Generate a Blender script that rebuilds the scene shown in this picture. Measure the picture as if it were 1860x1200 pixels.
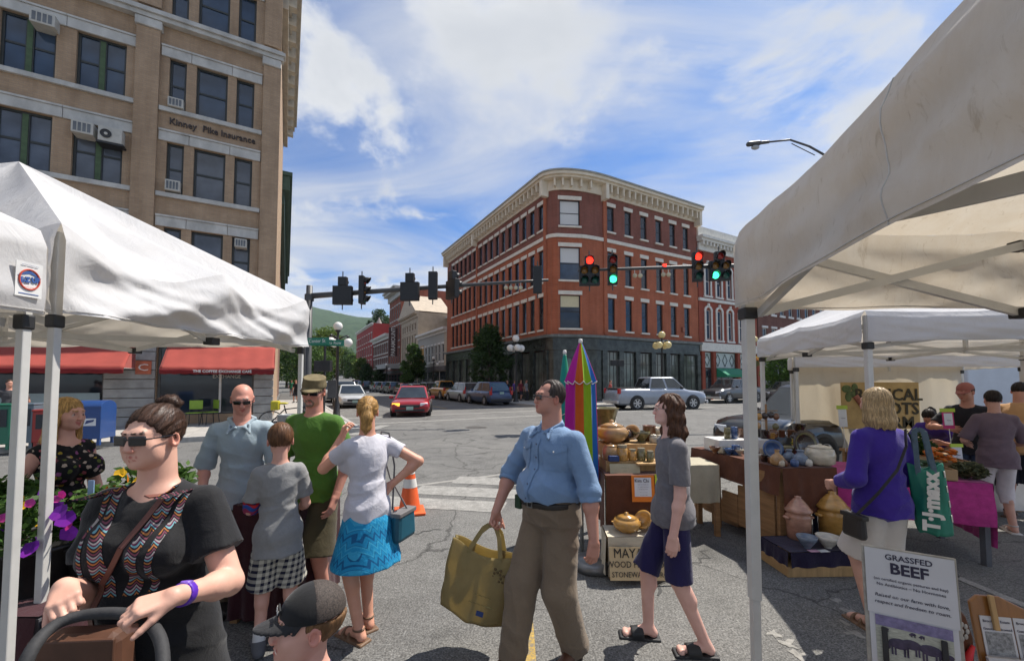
import bpy, math, random
import numpy as np
from mathutils import Vector, Matrix, Euler, Quaternion
R = math.radians
rnd = random.Random(7)
scene = bpy.context.scene
for _o in list(bpy.data.objects): bpy.data.objects.remove(_o)
C = scene.collection

# ---------------------------------------------------------------- camera
CAM_H = 1.70; FPX = 740.0; PITCH = R(2.5); SHIFT = 0.0321
cam_data = bpy.data.cameras.new('camera'); cam = bpy.data.objects.new('camera', cam_data); C.objects.link(cam)
cam.location = (0, 0, CAM_H); cam.rotation_euler = (R(90) + PITCH, 0, 0)
cam_data.sensor_width = 36; cam_data.sensor_fit = 'HORIZONTAL'; cam_data.lens = FPX / 1860 * 36
cam_data.shift_y = SHIFT; cam_data.clip_start = 0.05; cam_data.clip_end = 9000
scene.camera = cam

# ---------------------------------------------------------------- light
SUN_DIR = Vector((0.74, 0.52, 0)).normalized() * math.cos(R(58)) + Vector((0, 0, math.sin(R(58))))
world = bpy.data.worlds.new('World'); scene.world = world; world.use_nodes = True
def build_world():
 nt = world.node_tree; N = nt.nodes; L = nt.links; N.clear()
 def nd(t, **k):
  n = N.new(t)
  for a, b in k.items(): setattr(n, a, b)
  return n
 out = nd('ShaderNodeOutputWorld'); bg = nd('ShaderNodeBackground')
 sky = nd('ShaderNodeTexSky', sky_type='NISHITA', sun_disc=False)
 sky.sun_elevation = R(58); sky.sun_rotation = math.atan2(SUN_DIR.x, SUN_DIR.y)
 sky.altitude = 200; sky.air_density = 1.0; sky.dust_density = 0.6; sky.ozone_density = 2.0
 tc = nd('ShaderNodeTexCoord'); sep = nd('ShaderNodeSeparateXYZ'); L.new(tc.outputs['Generated'], sep.inputs[0])
 def m(op, a, b=None, clamp=False):
  n = nd('ShaderNodeMath', operation=op, use_clamp=clamp)
  for i, v in enumerate((a, b)):
   if v is None: continue
   if isinstance(v, (int, float)): n.inputs[i].default_value = v
   else: L.new(v, n.inputs[i])
  return n.outputs[0]
 zc = m('ADD', m('MAXIMUM', sep.outputs[2], 0.0), 0.16)
 px = m('DIVIDE', sep.outputs[0], zc); py = m('DIVIDE', sep.outputs[1], zc)
 comb = nd('ShaderNodeCombineXYZ'); L.new(px, comb.inputs[0]); L.new(py, comb.inputs[1])
 def noise(scale, rot, sx, sy, off, detail=7, rough=.55, dist=0.0):
  mp = nd('ShaderNodeMapping'); mp.inputs['Rotation'].default_value = (0, 0, R(rot)); mp.inputs['Scale'].default_value = (sx, sy, 1)
  mp.inputs['Location'].default_value = off
  L.new(comb.outputs[0], mp.inputs[0])
  n = nd('ShaderNodeTexNoise'); n.inputs['Scale'].default_value = scale; n.inputs['Detail'].default_value = detail
  n.inputs['Roughness'].default_value = rough; n.inputs['Distortion'].default_value = dist
  L.new(mp.outputs[0], n.inputs['Vector']); return n.outputs[0]
 def ramp(v, a, b):
  n = nd('ShaderNodeMapRange', interpolation_type='SMOOTHSTEP'); n.inputs[1].default_value = a; n.inputs[2].default_value = b
  L.new(v, n.inputs[0]); return n.outputs[0]
 big = noise(0.62, 20, 1, 1, (4.1, 2.3, 0), 3, .5)
 cir = noise(1.15, -35, .6, 1.35, (1.0, 5.2, 0), 10, .60, .9)
 puff = noise(2.1, 0, 1, 1, (7.3, 1.1, 0), 9, .58, .25)
 c1 = m('MULTIPLY', ramp(m('ADD', m('MULTIPLY', big, .55), m('MULTIPLY', cir, .5)), .39, .63), .88)
 c2 = ramp(m('ADD', m('MULTIPLY', puff, .8), m('MULTIPLY', big, .28)), .555, .675)
 # cloud body: bright tops, greyer cores
 shade = ramp(m('ADD', m('MULTIPLY', puff, .6), m('MULTIPLY', cir, .4)), .38, .66)
 cc = nd('ShaderNodeMixRGB'); L.new(shade, cc.inputs[0]); cc.inputs[1].default_value = (5.0, 5.05, 5.1, 1); cc.inputs[2].default_value = (3.4, 3.55, 3.8, 1)
 skc = nd('ShaderNodeMixRGB', blend_type='MULTIPLY'); skc.inputs[0].default_value = 1; L.new(sky.outputs[0], skc.inputs[1]); skc.inputs[2].default_value = (.27, .52, .80, 1)
 veil = nd('ShaderNodeMixRGB'); L.new(c1, veil.inputs[0]); L.new(skc.outputs[0], veil.inputs[1]); veil.inputs[2].default_value = (3.9, 4.0, 4.15, 1)
 mix = nd('ShaderNodeMixRGB'); L.new(c2, mix.inputs[0]); L.new(veil.outputs[0], mix.inputs[1]); L.new(cc.outputs[0], mix.inputs[2])
 L.new(mix.outputs[0], bg.inputs[0]); bg.inputs[1].default_value = 0.135
 L.new(bg.outputs[0], out.inputs[0])
build_world()
sun_d = bpy.data.lights.new('sun', 'SUN'); sun = bpy.data.objects.new('sun', sun_d); C.objects.link(sun)
sun_d.energy = 4.9; sun_d.angle = R(0.5); sun_d.color = (1.0, 0.94, 0.85)
sun.rotation_euler = SUN_DIR.to_track_quat('Z', 'Y').to_euler(); sun.location = (0, 0, 60)
vs = scene.view_settings; vs.view_transform = 'Standard'; vs.look = 'None'; vs.exposure = 0.5; vs.gamma = 1; vs.use_curve_mapping = False
scene.render.engine = 'CYCLES'

# ---------------------------------------------------------------- pixel helpers (photo pixels, 1860 x 1200 -> places in the world)
def ray(px, py):
 x = (px - 930) / FPX; y = (600 - py) / FPX + SHIFT * 1860 / FPX
 return Vector((x, math.cos(PITCH) - y * math.sin(PITCH), math.sin(PITCH) + y * math.cos(PITCH)))
def at(px, py, Y):
 d = ray(px, py); return Vector((0, 0, CAM_H)) + d * (Y / d.y)
def gnd(px, py, z=0.0):
 d = ray(px, py); return Vector((0, 0, CAM_H)) + d * ((z - CAM_H) / d.z)

# ---------------------------------------------------------------- materials
_M = {}
def _nt(name):
 m = bpy.data.materials.new(name); m.use_nodes = True
 nt = m.node_tree; b = nt.nodes['Principled BSDF']; return m, nt, b
def _noise(nt, scale, detail=4, rough=.55, coord='Object', stretch=None, dist=0):
 tc = nt.nodes.new('ShaderNodeTexCoord'); v = tc.outputs[coord]
 if stretch:
  mp = nt.nodes.new('ShaderNodeMapping'); mp.inputs['Scale'].default_value = stretch; nt.links.new(v, mp.inputs[0]); v = mp.outputs[0]
 n = nt.nodes.new('ShaderNodeTexNoise'); n.inputs['Scale'].default_value = scale; n.inputs['Detail'].default_value = detail
 n.inputs['Roughness'].default_value = rough; n.inputs['Distortion'].default_value = dist
 nt.links.new(v, n.inputs['Vector']); return n.outputs[0]
def _ramp(nt, v, stops):
 r = nt.nodes.new('ShaderNodeValToRGB'); e = r.color_ramp.elements
 while len(e) < len(stops): e.new(.5)
 for el, (p, c) in zip(e, stops): el.position = p; el.color = (*c[:3], 1)
 nt.links.new(v, r.inputs[0]); return r.outputs[0]
def _bump(nt, b, v, strength, dist=.01):
 bp = nt.nodes.new('ShaderNodeBump'); bp.inputs['Strength'].default_value = strength; bp.inputs['Distance'].default_value = dist
 nt.links.new(v, bp.inputs['Height']); nt.links.new(bp.outputs[0], b.inputs['Normal'])
def sc(c, k): return tuple(min(1, x * k) for x in c[:3])
def M(name, col=(.5, .5, .5), rough=.6, var=.18, scale=6., bump=.0, metal=0., spec=.5, coat=0., stretch=None, detail=5, bdist=.01, emit=None):
 if name in _M: return _M[name]
 m, nt, b = _nt(name)
 n = _noise(nt, scale, detail, .6, stretch=stretch)
 c = _ramp(nt, n, [(.28, sc(col, 1 - var)), (.72, sc(col, 1 + var))]); nt.links.new(c, b.inputs['Base Color'])
 b.inputs['Roughness'].default_value = rough; b.inputs['Metallic'].default_value = metal
 b.inputs['Specular IOR Level'].default_value = spec; b.inputs['Coat Weight'].default_value = coat
 if bump: _bump(nt, b, n, bump, bdist)
 if emit:
  b.inputs['Emission Color'].default_value = (*emit[:3], 1); b.inputs['Emission Strength'].default_value = emit[3]
 _M[name] = m; return m
def VC(name, rough=.55, sss=.0, bump=0., bscale=90, spec=.4, var=.12, vscale=14):
 """colour from the mesh's own 'col' attribute (one colour for each thing in it: lips, brows, skin)"""
 if name in _M: return _M[name]
 m, nt, b = _nt(name)
 a = nt.nodes.new('ShaderNodeAttribute'); a.attribute_name = 'col'
 n = _noise(nt, vscale, 5); g = _ramp(nt, n, [(.3, (1 - var * .5, 1 - var * 1.3, 1 - var * 1.3)), (.7, (1 + var * .3, 1, 1))])
 mx = nt.nodes.new('ShaderNodeMixRGB'); mx.blend_type = 'MULTIPLY'; mx.inputs[0].default_value = 1
 nt.links.new(a.outputs[0], mx.inputs[1]); nt.links.new(g, mx.inputs[2]); nt.links.new(mx.outputs[0], b.inputs['Base Color'])
 b.inputs['Roughness'].default_value = rough; b.inputs['Specular IOR Level'].default_value = spec
 if sss: b.inputs['Subsurface Weight'].default_value = sss; b.inputs['Subsurface Radius'].default_value = (.012, .005, .003)
 if bump: _bump(nt, b, _noise(nt, bscale, 3), bump, .002)
 _M[name] = m; return m
def fabric(name, col=(.5, .5, .5), rough=.85, weave=420, wr=.35, var=.14, scale=7, transl=0., sheen=.15):
 if name in _M: return _M[name]
 m, nt, b = _nt(name)
 n = _noise(nt, scale, 6, .62)
 c = _ramp(nt, n, [(.25, sc(col, 1 - var)), (.75, sc(col, 1 + var))]); nt.links.new(c, b.inputs['Base Color'])
 b.inputs['Roughness'].default_value = rough; b.inputs['Specular IOR Level'].default_value = .2; b.inputs['Sheen Weight'].default_value = sheen
 n2 = _noise(nt, 16, 4, .6, dist=.6); n3 = _noise(nt, weave, 1)
 ad = nt.nodes.new('ShaderNodeMath'); ad.operation = 'MULTIPLY_ADD'; nt.links.new(n3, ad.inputs[0]); ad.inputs[1].default_value = .12; nt.links.new(n2, ad.inputs[2])
 _bump(nt, b, ad.outputs[0], wr, .02)
 if transl:
  tr = nt.nodes.new('ShaderNodeBsdfTranslucent'); nt.links.new(c, tr.inputs[0]); mx = nt.nodes.new('ShaderNodeMixShader'); mx.inputs[0].default_value = transl
  nt.links.new(b.outputs[0], mx.inputs[1]); nt.links.new(tr.outputs[0], mx.inputs[2]); nt.links.new(mx.outputs[0], nt.nodes['Material Output'].inputs[0])
 _M[name] = m; return m
def pattern(name, kind, cols, scale, rough=.85):
 """printed cloth: plaid, stripes, blotches (flowers), chevrons, camo"""
 if name in _M: return _M[name]
 m, nt, b = _nt(name); N = nt.nodes; L = nt.links
 tc = N.new('ShaderNodeTexCoord'); mp = N.new('ShaderNodeMapping'); mp.inputs['Scale'].default_value = (scale,) * 3; L.new(tc.outputs['Object'], mp.inputs[0])
 def mth(op, a, bb=None):
  n = N.new('ShaderNodeMath'); n.operation = op
  for i, v in enumerate((a, bb)):
   if v is None: continue
   if isinstance(v, (int, float)): n.inputs[i].default_value = v
   else: L.new(v, n.inputs[i])
  return n.outputs[0]
 def mix(f, a, bb):
  n = N.new('ShaderNodeMixRGB'); L.new(f, n.inputs[0])
  for i, v in ((1, a), (2, bb)):
   if isinstance(v, tuple): n.inputs[i].default_value = (*v, 1)
   else: L.new(v, n.inputs[i])
  return n.outputs[0]
 sp = N.new('ShaderNodeSeparateXYZ'); L.new(mp.outputs[0], sp.inputs[0])
 if kind == 'plaid':
  xs = mth('ADD', sp.outputs[0], mth('MULTIPLY', sp.outputs[1], .7))
  fx = mth('GREATER_THAN', mth('SINE', xs), .1); fz = mth('GREATER_THAN', mth('SINE', sp.outputs[2]), .1)
  c = mix(mth('MULTIPLY', mth('ADD', fx, fz), .5), cols[0], cols[1])
 elif kind == 'flowers':
  v = N.new('ShaderNodeTexVoronoi'); v.inputs['Scale'].default_value = 1; L.new(mp.outputs[0], v.inputs[0])
  sx = N.new('ShaderNodeSeparateXYZ'); L.new(v.outputs['Color'], sx.inputs[0])
  r = N.new('ShaderNodeValToRGB'); r.color_ramp.interpolation = 'CONSTANT'; e = r.color_ramp.elements
  k = len(cols) - 1
  while len(e) < k: e.new(.5)
  for i in range(k): e[i].position = i / k; e[i].color = (*cols[i + 1], 1)
  L.new(sx.outputs[0], r.inputs[0])
  nz = N.new('ShaderNodeTexNoise'); nz.inputs['Scale'].default_value = 2.5; L.new(mp.outputs[0], nz.inputs[0])
  f = mth('LESS_THAN', mth('ADD', v.outputs['Distance'], mth('MULTIPLY', nz.outputs[0], .5)), .62)
  c = mix(f, cols[0], r.outputs[0])
 elif kind == 'chevron':
  xs = mth('ADD', sp.outputs[0], sp.outputs[1])
  z = mth('ADD', mth('MULTIPLY', sp.outputs[2], .8), mth('MULTIPLY', mth('PINGPONG', xs, 1.0), 1.7))
  f = mth('GREATER_THAN', mth('SINE', mth('MULTIPLY', z, 3.0)), .25)
  f2 = mth('GREATER_THAN', mth('SINE', mth('MULTIPLY', z, 1.0)), .3)
  c = mix(f, cols[0], mix(f2, cols[1], cols[2]))
 elif kind == 'bands':
  r = N.new('ShaderNodeValToRGB'); r.color_ramp.interpolation = 'CONSTANT'; e = r.color_ramp.elements
  while len(e) < len(cols): e.new(.5)
  for i, cc in enumerate(cols): e[i].position = i / len(cols); e[i].color = (*cc, 1)
  zz = mth('ADD', mth('MULTIPLY', mth('SINE', mth('MULTIPLY', mth('PINGPONG', mth('ADD', sp.outputs[0], sp.outputs[1]), .5), 3)), .35), sp.outputs[2])
  L.new(mth('FRACT', zz), r.inputs[0]); c = r.outputs[0]
 L.new(c, b.inputs['Base Color']); b.inputs['Roughness'].default_value = rough; b.inputs['Specular IOR Level'].default_value = .2
 _bump(nt, b, _noise(nt, 16, 4, .6, dist=.6), .3, .02)
 _M[name] = m; return m
def glass_dark(name, col=(.02, .028, .04), rough=.06, spec=.6):
 if name in _M: return _M[name]
 m, nt, b = _nt(name)
 n = _noise(nt, .9, 3, .5); c = _ramp(nt, n, [(.3, sc(col, .55)), (.7, sc(col, 1.5))]); nt.links.new(c, b.inputs['Base Color'])
 b.inputs['Roughness'].default_value = rough; b.inputs['Specular IOR Level'].default_value = spec; b.inputs['IOR'].default_value = 1.5
 _bump(nt, b, _noise(nt, 1.7, 2), .04, .02)
 _M[name] = m; return m
def brick(name, c1, c2, mortar, bw=.21, bh=.07, msize=.010, bump=.4, var=.25, vscale=.55):
 if name in _M: return _M[name]
 m, nt, b = _nt(name); N = nt.nodes; L = nt.links
 tc = N.new('ShaderNodeTexCoord'); sp = N.new('ShaderNodeSeparateXYZ'); L.new(tc.outputs['Object'], sp.inputs[0])
 ad = N.new('ShaderNodeMath'); L.new(sp.outputs[0], ad.inputs[0]); L.new(sp.outputs[1], ad.inputs[1])
 cb = N.new('ShaderNodeCombineXYZ'); L.new(ad.outputs[0], cb.inputs[0]); L.new(sp.outputs[2], cb.inputs[1])
 bt = N.new('ShaderNodeTexBrick'); L.new(cb.outputs[0], bt.inputs['Vector'])
 bt.inputs['Color1'].default_value = (*c1, 1); bt.inputs['Color2'].default_value = (*c2, 1); bt.inputs['Mortar'].default_value = (*mortar, 1)
 bt.inputs['Scale'].default_value = 1; bt.inputs['Brick Width'].default_value = bw; bt.inputs['Row Height'].default_value = bh; bt.inputs['Mortar Size'].default_value = msize
 n = _noise(nt, vscale, 6, .65); g = _ramp(nt, n, [(.3, (1 - var,) * 3), (.7, (1 + var * .4,) * 3)])
 n2 = _noise(nt, 2.2, 5, .7, stretch=(1, 1, .12)); g2 = _ramp(nt, n2, [(.35, (.82, .80, .78)), (.6, (1, 1, 1))])
 mx = N.new('ShaderNodeMixRGB'); mx.blend_type = 'MULTIPLY'; mx.inputs[0].default_value = 1; L.new(bt.outputs[0], mx.inputs[1]); L.new(g, mx.inputs[2])
 mx2 = N.new('ShaderNodeMixRGB'); mx2.blend_type = 'MULTIPLY'; mx2.inputs[0].default_value = 1; L.new(mx.outputs[0], mx2.inputs[1]); L.new(g2, mx2.inputs[2])
 L.new(mx2.outputs[0], b.inputs['Base Color']); b.inputs['Roughness'].default_value = .85; b.inputs['Specular IOR Level'].default_value = .25
 iv = N.new('ShaderNodeMath'); iv.operation = 'SUBTRACT'; iv.inputs[0].default_value = 1; L.new(bt.outputs['Fac'], iv.inputs[1])
 _bump(nt, b, iv.outputs[0], bump, .008)
 _M[name] = m; return m
def paint(name, col, rough=.25, metal=.0, coat=.8):
 if name in _M: return _M[name]
 m, nt, b = _nt(name); n = _noise(nt, 2.5, 5, .6); c = _ramp(nt, n, [(.3, sc(col, .9)), (.7, sc(col, 1.06))]); nt.links.new(c, b.inputs['Base Color'])
 b.inputs['Roughness'].default_value = rough; b.inputs['Metallic'].default_value = metal; b.inputs['Coat Weight'].default_value = coat; b.inputs['Coat Roughness'].default_value = .06
 _M[name] = m; return m
def lit(name, col, strength):
 if name in _M: return _M[name]
 m, nt, b = _nt(name); n = _noise(nt, 60, 2); c = _ramp(nt, n, [(.3, sc(col, .85)), (.7, col)]); nt.links.new(c, b.inputs['Base Color']); nt.links.new(c, b.inputs['Emission Color'])
 b.inputs['Emission Strength'].default_value = strength; b.inputs['Roughness'].default_value = .3
 _M[name] = m; return m

# ---------------------------------------------------------------- scene-graph helpers
def tag(o, label=None, cat=None, group=None, kind=None):
 if label: o['label'] = label
 if cat: o['category'] = cat
 if group: o['group'] = group
 if kind: o['kind'] = kind
 return o
def thing(name, label, cat, loc=(0, 0, 0), rz=0., group=None):
 o = bpy.data.objects.new(name, None); C.objects.link(o); o.empty_display_size = .1
 o.location = loc; o.rotation_euler = (0, 0, rz); return tag(o, label, cat, group)
def link(name, me, mat, parent=None, loc=None, rot=None):
 o = bpy.data.objects.new(name, me); C.objects.link(o)
 if mat is not None and not me.materials: me.materials.append(mat)
 if parent: o.parent = parent
 if loc is not None: o.location = loc
 if rot is not None: o.rotation_euler = rot
 return o
def copy_tree(o, parent=None):
 c = o.copy(); C.objects.link(c); c.parent = parent
 for ch in list(o.children): copy_tree(ch, c)
 return c
class MB:
 """collects faces of one piece; build() links it as one mesh object"""
 def __init__(s): s.v = []; s.f = []
 def add(s, vs, fs):
  k = len(s.v); s.v += [tuple(x) for x in vs]; s.f += [tuple(i + k for i in f) for f in fs]; return s
 def box(s, c, d, rot=None, taper=1.0):
  x, y, z = (q / 2 for q in d); t = taper
  vs = [(-x, -y, -z), (x, -y, -z), (x, y, -z), (-x, y, -z), (-x * t, -y * t, z), (x * t, -y * t, z), (x * t, y * t, z), (-x * t, y * t, z)]
  if rot is not None: mt = (rot if isinstance(rot, Matrix) else Euler(rot).to_matrix()); vs = [mt @ Vector(p) for p in vs]
  return s.add([Vector(p) + Vector(c) for p in vs], [(0, 3, 2, 1), (4, 5, 6, 7), (0, 1, 5, 4), (1, 2, 6, 5), (2, 3, 7, 6), (3, 0, 4, 7)])
 def bb(s, x0, x1, y0, y1, z0, z1): return s.box(((x0 + x1) / 2, (y0 + y1) / 2, (z0 + z1) / 2), (abs(x1 - x0), abs(y1 - y0), abs(z1 - z0)))
 def bar(s, a, b, w, h=None, up=(0, 0, 1)):
  a = Vector(a); b = Vector(b); d = b - a; L = d.length; d.normalize(); u = Vector(up)
  if abs(d.dot(u)) > .98: u = Vector((0, 1, 0))
  x = d.cross(u).normalized(); z = x.cross(d).normalized(); mt = Matrix((x, d, z)).transposed()
  return s.box((a + b) / 2, (w, L, h or w), mt)
 def tube(s, pts, r, n=10, cap=True):
  pts = [Vector(p) for p in pts]; rs = r if isinstance(r, (list, tuple)) else [r] * len(pts)
  ref = None; rings = []
  for i, p in enumerate(pts):
   d = (pts[min(i + 1, len(pts) - 1)] - pts[max(i - 1, 0)]).normalized()
   if ref is None: ref = d.orthogonal().normalized()
   ref = (ref - d * ref.dot(d)).normalized(); b = d.cross(ref)
   rings.append([p + (ref * math.cos(2 * math.pi * k / n) + b * math.sin(2 * math.pi * k / n)) * rs[i] for k in range(n)])
  vs = [q for g in rings for q in g]; fs = []
  for i in range(len(pts) - 1):
   for k in range(n): fs.append((i * n + k, i * n + (k + 1) % n, (i + 1) * n + (k + 1) % n, (i + 1) * n + k))
  if cap: fs.append(tuple(range(n - 1, -1, -1))); fs.append(tuple((len(pts) - 1) * n + k for k in range(n)))
  return s.add(vs, fs)
 def lathe(s, prof, n=24, c=(0, 0, 0), mt=None):
  vs = []; fs = []
  for (r, z) in prof:
   for k in range(n): a = 2 * math.pi * k / n; vs.append(Vector((r * math.cos(a), r * math.sin(a), z)))
  for i in range(len(prof) - 1):
   for k in range(n): fs.append((i * n + k, i * n + (k + 1) % n, (i + 1) * n + (k + 1) % n, (i + 1) * n + k))
  if mt is not None: vs = [mt @ p for p in vs]
  return s.add([p + Vector(c) for p in vs], fs)
 def grid(s, fn, nu, nv):
  vs = [fn(i / nu, j / nv) for j in range(nv + 1) for i in range(nu + 1)]
  return s.add(vs, [(j * (nu + 1) + i, j * (nu + 1) + i + 1, (j + 1) * (nu + 1) + i + 1, (j + 1) * (nu + 1) + i) for j in range(nv) for i in range(nu)])
 def prism(s, poly, d):
  """closed polygon (3D points) pushed along vector d"""
  n = len(poly); p = [Vector(q) for q in poly]; d = Vector(d); vs = p + [q + d for q in p]
  return s.add(vs, [tuple(range(n - 1, -1, -1)), tuple(range(n, 2 * n))] + [(i, (i + 1) % n, n + (i + 1) % n, n + i) for i in range(n)])
 def poly(s, pts): return s.add(pts, [tuple(range(len(pts)))])
 def sphere(s, c, r, n=16, m=10):
  rr = r if isinstance(r, (tuple, list)) else (r, r, r)
  prof = []
  vs = []; fs = []
  for j in range(m + 1):
   t = math.pi * j / m
   for k in range(n): a = 2 * math.pi * k / n; vs.append((c[0] + rr[0] * math.sin(t) * math.cos(a), c[1] + rr[1] * math.sin(t) * math.sin(a), c[2] - rr[2] * math.cos(t)))
  for j in range(m):
   for k in range(n): fs.append((j * n + k, j * n + (k + 1) % n, (j + 1) * n + (k + 1) % n, (j + 1) * n + k))
  return s.add(vs, fs)
 def mesh(s, name, smooth=False):
  me = bpy.data.meshes.new(name); me.from_pydata([tuple(p) for p in s.v], [], s.f); me.update()
  if smooth: me.polygons.foreach_set('use_smooth', [True] * len(me.polygons))
  return me
 def build(s, name, mat, parent=None, smooth=False, loc=None, rot=None, solid=0., bevel=0., sub=0):
  o = link(name, s.mesh(name, smooth), mat, parent, loc, rot)
  if solid: md = o.modifiers.new('s', 'SOLIDIFY'); md.thickness = solid; md.offset = 0
  if bevel: md = o.modifiers.new('b', 'BEVEL'); md.width = bevel; md.segments = 2; md.limit_method = 'ANGLE'
  if sub: md = o.modifiers.new('u', 'SUBSURF'); md.levels = sub; md.render_levels = sub
  return o
def struct(o): o['kind'] = 'structure'; return o
_txt = {}
def text(name, s, size, mat, parent, loc, rot, depth=.004, align='CENTER', bold=0., sx=1., shear=0., space=1.):
 cu = bpy.data.curves.new('t', 'FONT'); cu.body = s; cu.size = size; cu.extrude = depth; cu.align_x = align; cu.align_y = 'CENTER'; cu.offset = bold; cu.shear = shear; cu.space_character = space; cu.resolution_u = 2
 ob = bpy.data.objects.new('t', cu); C.objects.link(ob); dg = bpy.context.evaluated_depsgraph_get()
 me = bpy.data.meshes.new_from_object(ob.evaluated_get(dg)); bpy.data.objects.remove(ob); bpy.data.curves.remove(cu)
 me.name = name; me.materials.clear()
 o = link(name, me, mat, parent, loc, rot); o.scale = (sx, 1, 1); return o
def fnoise(x, y, z=0, seed=0):
 from mathutils import noise as _n
 return _n.noise(Vector((x + seed * 17.3, y - seed * 9.1, z + seed * 3.7)))
# ---------------------------------------------------------------- organic surfaces: smooth union of limbs, meshed as one skin
def V(*a): return np.array(a, dtype=np.float64)
class Skin:
 def __init__(s): s.p = []
 def cap(s, a, b, ra, rb=None, col=0, k=.02, op='+'): s.p.append(('cap', np.array(a, float), np.array(b, float), ra, ra if rb is None else rb, col, k, op)); return s
 def cut(s, a, b, ra, rb, col=0, k=.02, both=False):
  """cone with flat end(s): sleeves, trouser legs"""
  s.p.append(('cutb' if both else 'cut', np.array(a, float), np.array(b, float), ra, rb, col, k, '+')); return s
 def tube(s, a, b, r0, r1, col=0, k=.02, xd=(1, 0, 0)): s.p.append(('tube', np.array(a, float), np.array(b, float), r0, r1, col, k, '+', np.array(xd, float))); return s
 def ell(s, c, r, rot=None, col=0, k=.02, op='+'):
  s.p.append(('ell', np.array(c, float), np.array(r, float), None if rot is None else np.array(rot, float), 0, col, k, op)); return s
 def box(s, c, h, rot=None, rad=.01, col=0, k=.01, op='+'): s.p.append(('box', np.array(c, float), np.array(h, float), None if rot is None else np.array(rot, float), rad, col, k, op)); return s
 def plane(s, c, n): n = np.array(n, float); s.p.append(('pl', np.array(c, float), n / np.linalg.norm(n), 0, 0, 0, 0, '&')); return s
 @staticmethod
 def d(p, P):
  t = p[0]
  if t in ('cap', 'cut', 'cutb'):
   a, b, ra, rb = p[1:5]; ba = b - a; L2 = max(ba @ ba, 1e-9); pa = P - a; h = (pa @ ba) / L2; hc = np.clip(h, 0, 1)
   q = pa - hc[..., None] * ba; d = np.sqrt((q * q).sum(-1)) - (ra + (rb - ra) * hc)
   if t != 'cap':
    L = math.sqrt(L2); d = np.maximum(d, (h - 1) * L)
    if t == 'cutb': d = np.maximum(d, -h * L)
   return d
  if t == 'tube':
   a, b, r0, r1 = p[1:5]; ba = b - a; L = math.sqrt(ba @ ba); ax = ba / L; pa = P - a; h = pa @ ax; hc = np.clip(h / L, 0, 1)
   xd = p[8] - ax * (p[8] @ ax); xd /= np.linalg.norm(xd); yd = np.cross(ax, xd)
   rx = r0[0] + (r1[0] - r0[0]) * hc; ry = r0[1] + (r1[1] - r0[1]) * hc
   x = pa @ xd; y = pa @ yd; d = (np.sqrt((x / rx) ** 2 + (y / ry) ** 2) - 1) * np.minimum(rx, ry)
   return np.maximum(d, np.maximum(h - L, -h))
  if t == 'ell':
   q = P - p[1]
   if p[3] is not None: q = q @ p[3]
   k0 = np.sqrt(((q / p[2]) ** 2).sum(-1)); k1 = np.sqrt(((q / p[2] ** 2) ** 2).sum(-1))
   return np.where(k0 < 1e-4, -p[2].min(), k0 * (k0 - 1) / np.maximum(k1, 1e-6))
  if t == 'box':
   q = P - p[1]
   if p[3] is not None: q = q @ p[3]
   q = np.abs(q) - p[2] + p[4]; return np.sqrt((np.maximum(q, 0) ** 2).sum(-1)) + np.minimum(q.max(-1), 0) - p[4]
  if t == 'pl': return (P - p[1]) @ p[2]
 @staticmethod
 def ext(p):
  t = p[0]
  if t in ('cap', 'cut', 'cutb'): r = max(p[3], p[4]); return np.minimum(p[1], p[2]) - r, np.maximum(p[1], p[2]) + r
  if t == 'tube': r = max(*p[3], *p[4]); return np.minimum(p[1], p[2]) - r, np.maximum(p[1], p[2]) + r
  r = p[2].max() if p[3] is None else np.linalg.norm(p[2]) if t == 'box' else p[2].max()
  if p[3] is None: return p[1] - p[2], p[1] + p[2]
  return p[1] - r, p[1] + r
 def mesh(s, name, res, pal=None, disp=None):
  B = 6; ex = [s.ext(p) for p in s.p if p[7] == '+']
  lo = np.min([e[0] for e in ex], 0) - res * 3; hi = np.max([e[1] for e in ex], 0) + res * 3
  nb = np.maximum(1, np.ceil((hi - lo) / res / B).astype(int)); n = nb * B
  bi = np.stack(np.meshgrid(*[np.arange(q) for q in nb], indexing='ij'), -1).reshape(-1, 3)
  ctr = lo + (bi * B + (B - 1) / 2) * res; rad = B * res * .9
  off = np.stack(np.meshgrid(*[np.arange(B)] * 3, indexing='ij'), -1).reshape(-1, 3) * res
  D = np.full((len(bi), B ** 3), .3); K = np.zeros((len(bi), B ** 3), np.int16)
  for p in s.p:
   k = p[6]; dc = s.d(p, ctr)
   if p[7] == '+':
    act = np.nonzero(dc < rad * 1.25 + k)[0]
    if not len(act): continue
    P = lo + (bi[act] * B * res)[:, None, :] + off[None]
    d = s.d(p, P); o = D[act]
    if k > 0:
     h = np.clip(.5 + .5 * (o - d) / k, 0, 1); nd = o + (d - o) * h - k * h * (1 - h)
    else: nd = np.minimum(o, d)
    D[act] = nd; kk = K[act]; kk[d < o] = p[5]; K[act] = kk
   else:
    act = np.nonzero((np.abs(dc) < rad * 1.25 + k) | (p[7] == '&') & (dc > -rad * 1.25))[0] if p[7] == '&' else np.nonzero(dc < rad * 1.25 + k)[0]
    if not len(act): continue
    P = lo + (bi[act] * B * res)[:, None, :] + off[None]; d = s.d(p, P); o = D[act]
    if p[7] == '&': D[act] = np.maximum(o, d)
    else:
     d = -d; h = np.clip(.5 - .5 * (o - d) / max(k, 1e-5), 0, 1); D[act] = o + (d - o) * h + k * h * (1 - h)
  if disp is not None:
   act = np.nonzero(np.abs(D).min(1) < rad)[0]; P = lo + (bi[act] * B * res)[:, None, :] + off[None]; D[act] += disp(P)
  D = D.reshape(*nb, B, B, B).transpose(0, 3, 1, 4, 2, 5).reshape(n); K = K.reshape(*nb, B, B, B).transpose(0, 3, 1, 4, 2, 5).reshape(n)
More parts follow.
